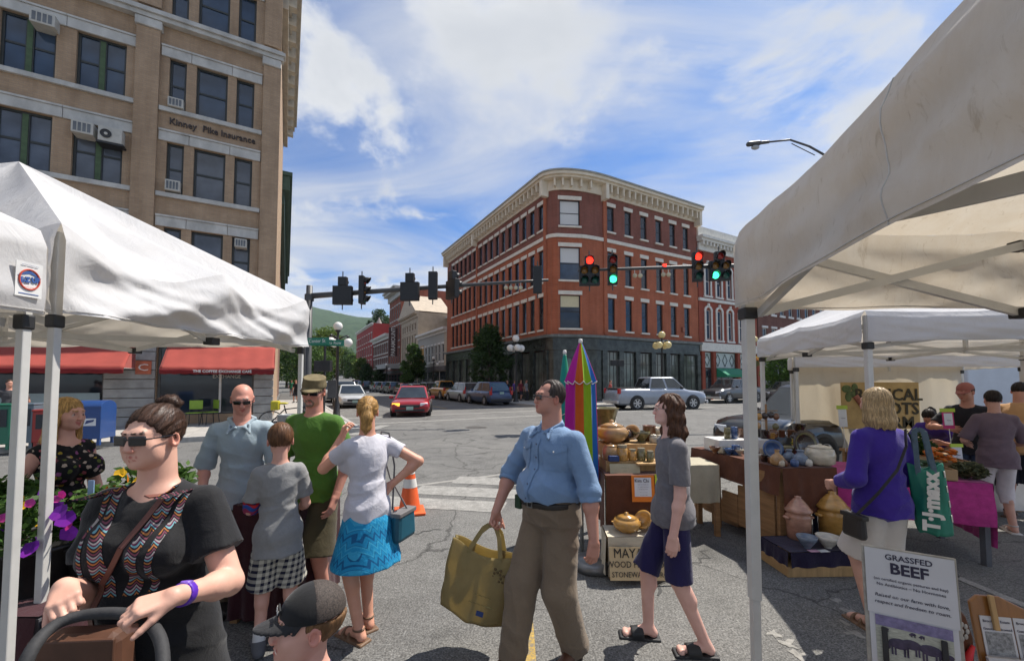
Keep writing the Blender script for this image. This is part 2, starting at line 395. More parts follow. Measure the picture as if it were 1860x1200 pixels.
  return nets(name, D, K, lo, res, pal)
def nets(name, D, K, lo, res, pal):
 S = D < 0
 cnt = np.zeros(np.array(D.shape) - 1, np.int8)
 for i in (0, 1):
  for j in (0, 1):
   for k in (0, 1): cnt += S[i:D.shape[0] - 1 + i, j:D.shape[1] - 1 + j, k:D.shape[2] - 1 + k]
 ac = np.argwhere((cnt > 0) & (cnt < 8)); nv = len(ac)
 idx = np.full(cnt.shape, -1, np.int32); idx[ac[:, 0], ac[:, 1], ac[:, 2]] = np.arange(nv)
 acc = np.zeros((nv, 3)); num = np.zeros(nv); best = np.full(nv, 9.); col = np.zeros(nv, np.int16)
 cs = [(i, j, k) for i in (0, 1) for j in (0, 1) for k in (0, 1)]
 dv = {c: D[ac[:, 0] + c[0], ac[:, 1] + c[1], ac[:, 2] + c[2]] for c in cs}
 for c in cs:
  d = dv[c]; kk = K[ac[:, 0] + c[0], ac[:, 1] + c[1], ac[:, 2] + c[2]]; m = np.abs(d) < best; best[m] = np.abs(d)[m]; col[m] = kk[m]
  for ax in range(3):
   if c[ax]: continue
   c2 = list(c); c2[ax] = 1; d2 = dv[tuple(c2)]; m = (d < 0) != (d2 < 0); t = np.where(m, d / np.where(m, d - d2, 1), 0)
   pt = np.array(c, float)[None].repeat(nv, 0); pt[:, ax] = t; acc[m] += pt[m]; num[m] += 1
 vs = lo + (ac + acc / np.maximum(num, 1)[:, None]) * res
 qs = []
 for ax in range(3):
  sl = [slice(None)] * 3; sl2 = [slice(None)] * 3; sl[ax] = slice(0, -1); sl2[ax] = slice(1, None)
  a = S[tuple(sl)]; b = S[tuple(sl2)]; e = np.argwhere(a != b); u, w = [(1, 2), (2, 0), (0, 1)][ax]
  e = e[(e[:, u] > 0) & (e[:, w] > 0) & (e[:, u] < cnt.shape[u]) & (e[:, w] < cnt.shape[w])]
  q = []
  for du, dw in ((0, 0), (-1, 0), (-1, -1), (0, -1)):
   f = e.copy(); f[:, u] += du; f[:, w] += dw; q.append(idx[f[:, 0], f[:, 1], f[:, 2]])
  q = np.stack(q, 1); flip = ~a[e[:, 0], e[:, 1], e[:, 2]]; q[flip] = q[flip][:, ::-1]; qs.append(q)
 q = np.concatenate(qs); q = q[(q >= 0).all(1)]
 return vs, q, col if pal is not None else None
def np_mesh(name, chunks, pal=None):
 """several (verts, quads, colour index) chunks -> one mesh"""
 vs = []; qs = []; cs = []; k = 0
 for v, q, c in chunks: vs.append(v); qs.append(q + k); cs.append(c if c is not None else np.zeros(len(v), np.int16)); k += len(v)
 vs = np.concatenate(vs); qs = np.concatenate(qs); cs = np.concatenate(cs)
 me = bpy.data.meshes.new(name); me.vertices.add(len(vs)); me.vertices.foreach_set('co', vs.astype(np.float32).ravel())
 me.loops.add(qs.size); me.loops.foreach_set('vertex_index', qs.astype(np.int32).ravel())
 me.polygons.add(len(qs)); me.polygons.foreach_set('loop_start', np.arange(0, qs.size, 4, dtype=np.int32)); me.polygons.foreach_set('use_smooth', np.ones(len(qs), bool))
 me.update(calc_edges=True)
 if pal is not None:
  at_ = me.color_attributes.new('col', 'FLOAT_COLOR', 'POINT'); pl = np.array([[*c[:3], 1] for c in pal], np.float32); at_.data.foreach_set('color', pl[cs].ravel())
 return me
def folds(*ws):
 """cloth folds: (direction, wavelength, depth, phase) waves, broken up along their length"""
 def f(P):
  o = 0
  for (d, wl, am, ph) in ws:
   d = np.array(d, float); d /= np.linalg.norm(d); s = P @ d; t = P @ np.array([.57, .33, .75])
   w_ = np.sin(s * math.pi / wl + ph + 1.3 * np.sin(t * 9 + ph * 2.1)); o = o + am * 1.5 * (np.abs(w_) ** .75 - .6) * (.55 + .45 * np.sin(t * 6.5 + s * 3 + ph))
  return o
 return f
# ---------------------------------------------------------------- people
def rotm(yaw=0, pitch=0, roll=0): return np.array(Euler((R(pitch), R(roll), R(yaw)), 'XYZ').to_matrix())
def ik(a, t, l1, l2, hint):
 a = np.array(a, float); t = np.array(t, float); d = t - a; L = np.linalg.norm(d); mx = (l1 + l2) * .995
 if L > mx: t = a + d / L * mx; d = t - a; L = mx
 u = d / L; c = (l1 * l1 + L * L - l2 * l2) / (2 * L); h = math.sqrt(max(l1 * l1 - c * c, 0)); w = np.array(hint, float); w = w - u * (w @ u); w /= max(np.linalg.norm(w), 1e-6)
 return a + u * c + w * h, t
def hand_skin(S, w, fd, pn, side, s, curl=(18, 25, 15), spread=1., thumb=35, col=0):
 """palm, four unequal fingers of three bones each and a thumb from the palm's side; fd = towards the fingers, pn = out of the palm"""
 fd = np.array(fd, float); fd /= np.linalg.norm(fd); pn = np.array(pn, float); pn = pn - fd * (pn @ fd); pn /= np.linalg.norm(pn); lt = np.cross(fd, pn) * side
 w = np.array(w, float); k = .006 * s
 for i, (L, o) in enumerate(((.070, -.028), (.080, -.0095), (.074, .0095), (.058, .027))):
  b = w + fd * (.088 - .006 * abs(i - 1.2)) * s + lt * -o * s * spread
  S.cap(w + fd * .012 * s + lt * -o * .62 * s, b, .0155 * s, .0125 * s, col, .012 * s)
  ang = 0; p = b; d = fd
  for j, (fr, r) in enumerate(((.45, .0098), (.31, .0086), (.24, .0076))):
   ang += curl[j] * (1 + .07 * i); a = R(ang); d = fd * math.cos(a) + pn * math.sin(a); q = p + d * L * fr * 1.08 * s
   S.cap(p, q, r * s, r * .9 * s, col, k * .5); p = q
 t0 = w + fd * .022 * s + lt * .022 * s + pn * .006 * s; a = R(thumb); td = fd * math.cos(a) + lt * math.sin(a) * .8 + pn * .45; td /= np.linalg.norm(td)
 t1 = t0 + td * .042 * s; td2 = td * .8 + fd * .35 + pn * .25; td2 /= np.linalg.norm(td2); t2 = t1 + td2 * .032 * s
 S.cap(t0, t1, .0155 * s, .0118 * s, col, .012 * s).cap(t1, t2, .0115 * s, .0092 * s, col, k * .5).cap(t2, t2 + td2 * .018 * s, .0092 * s, .007 * s, col, k * .5)
SKIN_A = (.60, .335, .235); SKIN_B = (.66, .40, .30); SKIN_C = (.50, .26, .18); SKIN_D = (.62, .36, .28)
_hair_m = {}
def hair_mat(name, col, stretch=(70, 70, 7)):
 if name in _M: return _M[name]
 m, nt, b = _nt(name); n = _noise(nt, 1, 4, .6, stretch=stretch, dist=.8)
 c = _ramp(nt, n, [(.30, sc(col, .42)), (.52, col), (.72, sc(col, 1.7))]); nt.links.new(c, b.inputs['Base Color']); b.inputs['Roughness'].default_value = .62; b.inputs['Specular IOR Level'].default_value = .22
 _bump(nt, b, n, .5, .004); _M[name] = m; return m
def strand_mat(name, col):
 m, nt, b = _nt('strands_' + name); g = nt.nodes.new('ShaderNodeNewGeometry'); c = _ramp(nt, g.outputs['Random Per Island'], [(0, sc(col, .5)), (.6, sc(col, 1.2)), (1, sc(col, 2.3))]); nt.links.new(c, b.inputs['Base Color']); b.inputs['Roughness'].default_value = .45; b.inputs['Specular IOR Level'].default_value = .4; return m
def person(label, loc, yaw, H=1.75, g=1., skin=SKIN_A, res=.009, lean=0, sidel=0, twist=0, drop=0., head=(0, 0, 0), female=False, belly=0., bust=0.,
           feet=None, hands=None, elb=None, hand_kw=None, hair=None, top=None, bottom=None, shoes=None, hat=None, glasses=None, age=1., beard=None, smile=0, extra=None, face=True, hand_res=None, head_res=None, name='person', heads=1.0):
 T = thing(name, label, 'person', loc, R(yaw)); g = g * (.86 if age >= 1 else .80)
 sw = (.089 if age < 1 else .091 if female else .098) * H * (1 + (g - 1) * .35); hw = .048 * H * (1 + (g - 1) * .25); gg = math.sqrt(g)
 pz = .525 * H - drop; P0 = V(0, 0, pz); sp = V(-math.sin(R(sidel)), -math.sin(R(lean)), math.cos(R(lean)) * math.cos(R(sidel))); sp /= np.linalg.norm(sp)
 ux = V(math.cos(R(twist)), math.sin(R(twist)), 0); ux = ux - sp * (ux @ sp); ux /= np.linalg.norm(ux); uy = np.cross(sp, ux)   # uy points to the back
 TR = np.stack([ux, uy, sp], 1)
 wst = P0 + sp * .09 * H; cst = P0 + sp * .205 * H; nk = P0 + sp * .298 * H; shz = P0 + sp * (.264 - .03 * max(0, g - 1)) * H
 sh = {s: shz + ux * s * sw for s in (1, -1)}
 # head: looks along its own -y
 Rh = rotm(*head) @ (TR * .0 + rotm(twist, 0, 0)); hs = .121 * H / .23 * heads * (1.0 if age >= 1 else 1 + (1 - age) * .9)
 hc = nk + sp * .045 * H + V(0, 0, .062 * H * heads) + Rh @ V(0, -.018, 0) * hs * 1.2
 Hd = lambda x, y, z: hc + Rh @ (V(x, y, z) * hs)
 hips = {s: P0 + V(s * hw, 0, -.012 * H) for s in (1, -1)}
 feet = feet or {}; fp = {}; kn = {}
 for s in (1, -1):
  f = feet.get(s, (s * .06 * H, 0, 0, 0)); ank = V(f[0], f[1], f[2] + .047 * H); kh = V(math.sin(R(f[3])) * .5, -1, 0)
  kn[s], ank = ik(hips[s], ank, .245 * H, .240 * H, kh); fp[s] = (ank, f[3], f[4] if len(f) > 4 else 0)
 el = {}; wr = {}
 for s in (1, -1):
  tgt = (hands or {}).get(s, (s * (sw + .05 * H), -.03 * H, .49 * H)); h = (elb or {}).get(s, (s * .5, .8, -.2))
  el[s], wr[s] = ik(sh[s], tgt, .172 * H, .152 * H, h)
 pal = [skin, (skin[0] * .78, skin[1] * .45, skin[2] * .48), (.58, .54, .51), (.035, .022, .015), sc((hair or {}).get('col', (.1, .06, .04)), .8), (.85, .83, .78), (beard or (.2, .15, .1)), (skin[0], skin[1] * .80, skin[2] * .78)]
 # ---- body
 S = Skin(); gx = g
 S.ell(P0, (.088 * H * gx ** .7, .066 * H * gx ** .7, .07 * H), TR, 0, .03).ell(wst, (.078 * H * gx, .06 * H * gx, .09 * H), TR, 0, .04).ell(cst, (.094 * H * gx ** .7, .064 * H * gx ** .7, .10 * H), TR, 0, .04)
 S.cap(nk - sp * .02 * H, sh[1] - ux * .012 * H, .03 * H, .029 * H, 0, .04).cap(nk - sp * .02 * H, sh[-1] + ux * .012 * H, .03 * H, .029 * H, 0, .04).cap(nk - sp * .03 * H, Hd(0, .02, -.055), .034 * H * gg ** .6, .031 * H * gg ** .3, 0, .025)
 for s in (1, -1):
  S.cap(sh[s], el[s], .030 * H * gg * (.9 if female else 1), .0245 * H * gg, 0, .02).cap(el[s], wr[s], .0245 * H * gg, .0155 * H * gg ** .5, 0, .012)
  mid = el[s] * .72 + wr[s] * .28; S.cap(mid, mid, .0252 * H * gg, None, 0, .02)
  th = .052 * H * gg; S.cap(hips[s] + V(0, 0, -.01), kn[s], th, .034 * H * gg ** .7, 0, .02)
  ca = kn[s] * .7 + fp[s][0] * .3 + V(0, .012 * H, 0); S.cap(kn[s], fp[s][0], .0325 * H * gg ** .7, .0205 * H, 0, .012).cap(kn[s] * .85 + fp[s][0] * .15 + V(0, .008 * H, 0), ca, .029 * H, .027 * H, 0, .02)
  a, ty, tp = fp[s]; fd = V(math.sin(R(ty)), -math.cos(R(ty)), 0); dn = V(0, 0, -1)
  fd2 = fd * math.cos(R(tp)) + V(0, 0, -math.sin(R(tp))); heel = a - fd * .018 * H + V(0, 0, -.026 * H); toe = a + fd2 * .092 * H + V(0, 0, -.033 * H)
  S.cap(a, heel, .021 * H, .019 * H, 0, .01).cap(a + V(0, 0, -.012 * H), toe, .021 * H, .0125 * H, 0, .015)
  lat = np.cross(fd2, V(0, 0, 1)); S.cap(toe - lat * .012 * H, toe + lat * .014 * H, .0125 * H, None, 0, .008)
  fp[s] = (a, fd, fd2, heel, toe, lat)
 chunks = [S.mesh('b', res, pal)]
 # ---- hands
 hk = hand_kw or {}
 for s in (1, -1):
  k = dict(hk.get(s, {})); hsz = H / 1.75 * k.pop('size', 1.0); fa = wr[s] - el[s]; fa /= np.linalg.norm(fa)
  fd = np.array(k.pop('dir', fa), float); pn = np.array(k.pop('palm', (-s, 0, 0)), float)
  HS = Skin(); HS.cap(wr[s] - fa * .035, wr[s] + fa * .006, .0168 * H * gg ** .5, .0158 * H, 0, .01)
  hand_skin(HS, wr[s], fd, pn, s, hsz, **k); chunks.append(HS.mesh('h', hand_res or min(res, .0055), pal))
 # ---- head
 F = Skin(); E = lambda c, r, col=0, k=.02, op='+', rr=None: F.ell(Hd(*c), np.array(r) * hs, Rh if rr is None else Rh @ rr, col, k * hs, op)
 jw = .052 if female or age < 1 else .057
 E((0, .014, .028), (.0765, .094, .092)); E((0, -.03, -.03), (.062, .062, .074), k=.03); E((0, -.040, -.062), (jw, .05, .048), k=.025)
 E((0, -.079, -.088), (.021, .016, .017), k=.02);
 for s in (1, -1):
  E((s * .038, -.060, -.022), (.026, .026, .026), 0, .02); E((s * .079, .012, -.008), (.010, .020, .032), 7, .006); E((s * .083, .008, -.006), (.006, .011, .019), 1, .004, '-')
  if g > 1.0: E((s * .034, -.045, -.055), (.030, .030, .032), 0, .025)
 F.cap(Hd(-.030, -.080, .031), Hd(.030, -.080, .031), .0105 * hs, None, 0, .03 * hs)
 if face:
  for s in (1, -1):
   E((s * .031, -.099, .008), (.018, .013, .011), 0, .012, '-'); E((s * .031, -.0775, .007), (.0125, .0112, .0080), 2, .002); E((s * .031, -.0865, .0072), (.0056, .0034, .0066), 3, .001)
   F.cap(Hd(s * .017, -.087, .0155), Hd(s * .045, -.079, .0135), .0048 * hs, .0042 * hs, 0, .004 * hs); F.cap(Hd(s * .019, -.086, -.003), Hd(s * .043, -.079, -.001), .0045 * hs, .0035 * hs, 0, .005 * hs)
   F.cap(Hd(s * .013, -.0955, .034), Hd(s * .046, -.085, .035), .0042 * hs, .0026 * hs, 4, .002 * hs)
   E((s * .0125, -.103, -.030), (.0085, .0095, .0075), 7, .006)
  F.cap(Hd(0, -.090, .022), Hd(0, -.107, -.023), .0085 * hs, .0115 * hs, 0, .012 * hs)
  mz = -.058; up = .004 * smile
  if smile:
   F.cap(Hd(-.014, -.0895, mz), Hd(.014, -.0895, mz), .0042 * hs, None, 5, .002 * hs)
  for s in (1, -1):
   F.cap(Hd(0, -.0975, mz + .005), Hd(s * .025, -.088, mz + .001 + up * 1.5), .0038 * hs, .0024 * hs, 1, .004 * hs); F.cap(Hd(0, -.0955, mz - .0065 - up), Hd(s * .022, -.087, mz - .003 + up), .0046 * hs, .0026 * hs, 1, .004 * hs)
  if beard:
   for s in (1, -1): F.cap(Hd(s * .004, -.098, -.046), Hd(s * .030, -.083, -.066), .007 * hs, .006 * hs, 6, .005 * hs); F.cap(Hd(s * .030, -.078, -.066), Hd(s * .014, -.088, -.098), .009 * hs, .011 * hs, 6, .008 * hs)
   F.cap(Hd(-.014, -.088, -.092), Hd(.014, -.088, -.092), .013 * hs, None, 6, .008 * hs)
 nf = .88 if female or age < 1 else 1; F.cap(Hd(0, .022, -.05), nk - sp * .01 * H, .0335 * H * gg ** .3 * nf, .036 * H * gg ** .6 * nf, 0, .02)
 chunks.append(F.mesh('f', head_res or min(res, .006), pal))
 body = link('body', np_mesh('body', chunks, pal), VC('skin', .5, .0, .12, 160), T)
 hr = head_res or min(res, .007)
 # ---- hair
 if hair:
  hm = hair_mat('hair_%s' % hair['name'], hair['col']); Q = Skin(); k = hair['kind']
  q = lambda c, r, kk=.02, op='+': Q.ell(Hd(*c), np.array(r) * hs, Rh, 0, kk * hs, op)
  if k == 'short' or k == 'receding':
   q((0, .022, .036), (.083, .098, .098)); zf = .052 if k == 'short' else .075
   Q.ell(Hd(0, -.085, -.035), np.array((.088, .098, zf + .035)) * hs, Rh, 0, .015 * hs, '-')
   for s in (1, -1): Q.ell(Hd(s * .085, -.008, -.03), np.array((.03, .03, .042)) * hs, Rh, 0, .008 * hs, '-')
   if k == 'receding':
    for s in (1, -1): Q.ell(Hd(s * .045, -.075, .105), np.array((.035, .06, .06)) * hs, Rh, 0, .01 * hs, '-')
    Q.ell(Hd(0, -.11, .06), np.array((.06, .05, .06)) * hs, Rh, 0, .01 * hs, '-')
   Q.plane(Hd(0, 0, -.062), -Rh[:, 2] + Rh[:, 1] * .25)
  elif k == 'fringe':                                  # close-cropped sides of a bald head
   q((0, .026, .008), (.0805, .088, .06)); Q.plane(Hd(0, 0, .03), Rh[:, 2]); Q.plane(Hd(0, .005, 0), -Rh[:, 1]); Q.plane(Hd(0, 0, -.06), -Rh[:, 2])
  elif k in ('long', 'bob', 'tied', 'pony', 'bun'):
   q((0, .018, .036), (.085, .100, .097))
   fz = .05
   td = k in ('pony', 'bun'); Q.ell(Hd(0, -.088, -.03 if td else -.04), np.array((.083 if td else .077, .098 if td else .092, .108 if td else fz + .045)) * hs, Rh, 0, .012 * hs, '-')
   if td:
    for s in (1, -1): Q.ell(Hd(s * .09, -.012, -.045), np.array((.035, .045, .05)) * hs, Rh, 0, .012 * hs, '-')
    Q.plane(Hd(0, 0, -.075), -Rh[:, 2] + Rh[:, 1] * .4)
   if k == 'pony':
    pts = [Hd(0, .10, .045), Hd(0, .145, .02), Hd(0, .160, -.05), Hd(.005, .150, -.13), Hd(.012, .135, -.175)]; rs = [.022, .034, .044, .036, .008]
    for a, b, r0, r1 in zip(pts, pts[1:], rs, rs[1:]): Q.cap(a, b, r0 * hs, r1 * hs, 0, .015 * hs)
   if k == 'bun':
    for i in range(9):
     a = i * 2.4; c = Hd(.028 * math.cos(a), .075 + .020 * math.sin(a * 1.3), .125 + .022 * math.sin(a)); c2 = Hd(.028 * math.cos(a + 1.5), .075 + .020 * math.sin(a * 1.3 + 1.5), .125 + .022 * math.sin(a + 1.5)); Q.cap(c, c2, .017 * hs, .014 * hs, 0, .004 * hs)
   if k in ('long', 'bob'):
    Lh = hair.get('len', .18)
    for i in range(15):
     a = R(-104 + 208 * i / 14); x = math.sin(a) * .082; y = .012 + math.cos(a) * .085; wv = hair.get('wave', .0)
     p0 = Hd(x * .9, y * .9, .04); p1 = Hd(x * 1.03, y * 1.02, -.05); j = .6 + .4 * math.sin(i * 2.7)
     p2 = Hd(x * (1.05 + wv * j), y * (1.04 + wv) + .008, -.05 - Lh * .55); p3 = Hd(x * (.98 + wv * 1.6 * j), y * (.98 + wv) + .012, -.05 - Lh * (1 - .12 * j))
     Q.cap(p0, p1, .020 * hs, .021 * hs, 0, .012 * hs).cap(p1, p2, .021 * hs, .022 * hs, 0, .012 * hs).cap(p2, p3, .022 * hs, .011 * hs, 0, .012 * hs)
  if hat: Q.plane(Hd(0, .01, .034), Rh[:, 2]).plane(Hd(0, -.022, 0), -Rh[:, 1])
  hcx, hRh = hc.copy(), Rh.copy()
  def hd(Pn):
   ql = (Pn - hcx) @ hRh; td = hair['kind'] in ('pony', 'bun'); z = ql[..., 1] if td else ql[..., 2]; a = np.arctan2(ql[..., 0], ql[..., 2] + .02) if td else np.arctan2(ql[..., 0], ql[..., 1])
   return .0011 * np.sin(a * 41 + 5 * np.sin(z * 22)) + .0016 * np.sin(a * 17 + z * 25 + 2 * np.sin(z * 31)) + hair.get('wave', 0) * .035 * np.sin(z * 75 + a * 5 + 2 * np.sin(a * 7))
  hm_ = np_mesh('hair', [Q.mesh('q', hr, None, hd)]); ho = link('hair', hm_, hm, T)
  ns = hair.get('n', 0)
  if ns:
   from mathutils.bvhtree import BVHTree
   nv = len(hm_.vertices); bv = BVHTree.FromPolygons([v.co.copy() for v in hm_.vertices], [tuple(p.vertices) for p in hm_.polygons]); rg = random.Random(5); mb = MB(); dn = Vector(-Rh[:, 2]); kn_ = Vector(Hd(0, .10, .05) if k == 'pony' else Hd(0, .075, .12))
   for _ in range(ns):
    p = hm_.vertices[rg.randrange(nv)].co.copy(); ql = (Matrix(Rh.T.tolist()) @ (p - Vector(hc))) / hs; pts = []; wd_ = rg.uniform(.0006, .0013) * hs; lift = rg.random() ** 3 * .006
    for i in range(6):
     loc_h, nn, _i, _d = bv.find_nearest(p)
     if loc_h is None: break
     fl = dn.copy() if k not in ('pony', 'bun') or ql.y > .115 else (kn_ - p)
     if k == 'bun' and ql.z > .09 and ql.y > .03: fl = nn.cross(Vector((rg.gauss(0, 1), rg.gauss(0, 1), rg.gauss(0, 1))))
     fl = fl + Vector((rg.gauss(0, .12), rg.gauss(0, .12), rg.gauss(0, .12))) * (fl.length + .001); fl = fl - nn * fl.dot(nn)
     if fl.length < 1e-4: break
     fl.normalize(); q_ = loc_h + nn * (.0012 + lift * i / 5); sd = fl.cross(nn) * wd_ * (1 - i / 5.5); pts.append((q_ - sd, q_ + sd)); p = loc_h + fl * .013 * hs
    if len(pts) > 2: mb.add([x for pr in pts for x in pr], [(2 * i, 2 * i + 1, 2 * i + 3, 2 * i + 2) for i in range(len(pts) - 1)])
   mb.build('hair_strands', strand_mat(hair['name'], hair['col']), ho)['kind'] = 'stuff'
 # ---- clothes
 if top:
  e = top.get('ease', .011); Q = Skin(); hem = top.get('hem', .47) * H; sl = top.get('sleeve', .6); kx = 0
  Q.ell(cst, (.094 * H * gx ** .7 + e, .064 * H * gx ** .7 + e, .10 * H + e * .6), TR, 0, .03).ell(wst, (.078 * H * gx + e, .06 * H * gx + e, .10 * H), TR, 0, .05)
  for s in (1, -1): Q.cap(nk - sp * .018 * H, sh[s] - ux * s * .010 * H, .031 * H + e * .5, .030 * H + e * .5, 0, .035)
  if belly: Q.ell(wst + V(0, -.035 * H * belly, -.005 * H), (.082 * H * gx + e, .062 * H * gx * (1 + .15 * belly) + e, .085 * H), TR, 0, .05)
  if bust:
   for s in (1, -1): Q.ell(cst + ux * s * .046 * H - uy * .05 * H * (1 + .3 * bust) - sp * .012 * H, np.array((.043, .04, .045)) * H * (1 + .25 * bust), TR, 0, .035)
  be = max(e, (bottom or {}).get('ease', .012)) + .017; hl = (pz - hem); flare = top.get('flare', 1.0)
  if hl > -.09 * H:
   a = wst + sp * .02 * H; b = V(P0[0], P0[1], hem) if lean < 35 else P0 - sp * hl
   Q.tube(a, b, (.079 * H * gx + e, .062 * H * gx + e), ((.093 * H * gx ** .7 + be) * flare, (.074 * H * gx ** .7 + be) * flare), 0, .03, ux)
  ns = top.get('nsleeve', sl)
  if not top.get('tuck') and hem < pz: Q.ell(P0, (.090 * H * gx ** .7 + be, .071 * H * gx ** .7 + be, .08 * H), TR, 0, .03)
  for s in (1, -1):
   f = sl if s == 1 else ns
   up = top.get('wide', .010)
   if f <= 0: continue
   if f <= 1: Q.cut(sh[s], sh[s] + (el[s] - sh[s]) * f, .0315 * H * gg + up * .35, .029 * H * gg + up * 1.2, 0, .02)
   else: Q.cap(sh[s], el[s], .0315 * H * gg + up * .4, .028 * H * gg + up * .9, 0, .02); Q.cut(el[s], el[s] + (wr[s] - el[s]) * (f - 1), .029 * H * gg + up, .024 * H * gg + up, 0, .015)
  if top.get('tuck'): Q.plane(P0 + sp * .052 * H, -sp)
  nr = top.get('neck', .045) * H; nd = top.get('vneck', 0)
  Q.cap(nk + sp * .03 * H - uy * .012 * H, nk + sp * .09 * H - uy * .02 * H, nr, nr * 1.3, 0, .006, '-')
  if nd: Q.cap(nk - uy * .075 * H + sp * .03 * H, nk - uy * .125 * H - sp * nd * H, .050 * H, .026 * H, 0, .008, '-')
  o = link('shirt', np_mesh('shirt', [Q.mesh('s', top.get('res', res * .8), None, folds(*top.get('folds', (((.3, .2, 1), .11, .004, 0), ((1, .3, .5), .07, .003, 1), ((-.7, .5, 1), .13, .004, 2)))))]), top['mat'], T)
  if 'name' in top: o.name = top['name']
  if top.get('collar'):
   Q2 = Skin()
   for s in (1, -1):
    Q2.cap(nk + uy * .036 * H + sp * .024 * H + ux * s * .012 * H, nk + ux * s * .047 * H + sp * .016 * H, .014, .014, 0, .01).cap(nk + ux * s * .047 * H + sp * .016 * H, nk - uy * .054 * H + ux * s * .014 * H - sp * .010 * H, .014, .011, 0, .008)
    Q2.cap(nk - uy * .052 * H + ux * s * .020 * H - sp * .008 * H, nk - uy * .072 * H + ux * s * .042 * H - sp * .030 * H, .009, .006, 0, .012).cap(nk - uy * .045 * H + ux * s * .036 * H, nk - uy * .072 * H + ux * s * .042 * H - sp * .030 * H, .009, .006, 0, .012)
   link('collar', np_mesh('collar', [Q2.mesh('c', .006)]), top['mat'], o)
 if bottom:
  Q = Skin(); k = bottom['kind']; e = bottom.get('ease', .012); end = bottom.get('end', .30) * H; wz = P0 + sp * .055 * H
  if k == 'skirt':
   Q.tube(wz, V(P0[0], P0[1], end), (.083 * H * gx + e, .066 * H * gx + e), (bottom.get('hw', .13) * H, bottom.get('hd', .115) * H), 0, .01); Q.ell(P0 + V(0, .005 * H, -.02 * H), (.088 * H * gx ** .7 + e * .5, .072 * H * gx ** .7 + e * .5, .06 * H), TR, 0, .02)
  else:
   Q.ell(P0, (.090 * H * gx ** .7 + e, .069 * H * gx ** .7 + e, .072 * H), TR, 0, .02); Q.tube(wz, P0 - sp * .03 * H, (.082 * H * gx ** .8 + e, .064 * H * gx ** .8 + e), (.088 * H * gx ** .7 + e, .068 * H * gx ** .7 + e), 0, .02, ux)
   if belly: Q.ell(P0 + sp * .03 * H - uy * .02 * H * belly, (.083 * H * gx + e * .5, .065 * H * gx + e, .05 * H), TR, 0, .03)
   for s in (1, -1):
    a, b, c = hips[s] + V(0, 0, -.01), kn[s], fp[s][0]; r0 = .048 * H * gg + e * .6; lw = bottom.get('leg', 1.0)
    if end > kn[s][2] - .05 * H:
     t = (a[2] - end) / max(a[2] - b[2], .01); Q.cut(a, a + (b - a) * min(t, 1.16), r0, (.040 * H * gg + e * 1.6) * lw, 0, .02)
    else:
     t = min(1.04, (b[2] - end) / max(b[2] - c[2], .01)); Q.cap(a, b, r0, (.037 * H * gg + e) * lw, 0, .02); Q.cut(b, b + (c - b) * t, (.037 * H * gg + e) * lw, (.030 * H * gg + e) * lw, 0, .03)
  Q.plane(wz if not top or top.get('tuck') else P0 + sp * .015 * H, sp)
  o = link(bottom.get('name', k), np_mesh('bottom', [Q.mesh('p', bottom.get('res', res * .85), None, folds(*bottom.get('folds', (((.5, .2, 1), .10, .004, .5), ((1, .4, .2), .06, .003, 1.7)))))]), bottom['mat'], T)
  if bottom.get('belt'):
   Q = Skin(); bz = wz - sp * .012 * H; e2 = e + .006; Q.tube(bz - sp * .016, bz + sp * .016, (.083 * H * gx ** .8 + e2, .0655 * H * gx ** .8 + e2), (.083 * H * gx ** .8 + e2, .0655 * H * gx ** .8 + e2), 0, 0, ux)
   if belly: Q.tube(bz - sp * .016 - uy * .02 * H * belly, bz + sp * .016 - uy * .02 * H * belly, (.083 * H * gx + e2 * .5, .0655 * H * gx + e2), (.083 * H * gx + e2 * .5, .0655 * H * gx + e2), 0, 0, ux)
   bl = link('belt', np_mesh('belt', [Q.mesh('b', .007)]), M('belt_leather', (.02, .016, .013), .45), T)
   fy = -(.0655 * H * gx ** (1 if belly else .8) + e2 + .02 * H * belly); c = bz + uy * fy
   mb = MB()
   for dx, dz, wx, wz2 in ((-.018, 0, .005, .034), (.018, 0, .005, .034), (0, .015, .04, .005), (0, -.015, .04, .005)): mb.box(Vector(c + ux * dx + sp * dz), (wx, .008, wz2))
   mb.build('buckle', M('buckle_metal', (.6, .58, .52), .3, metal=1), bl)
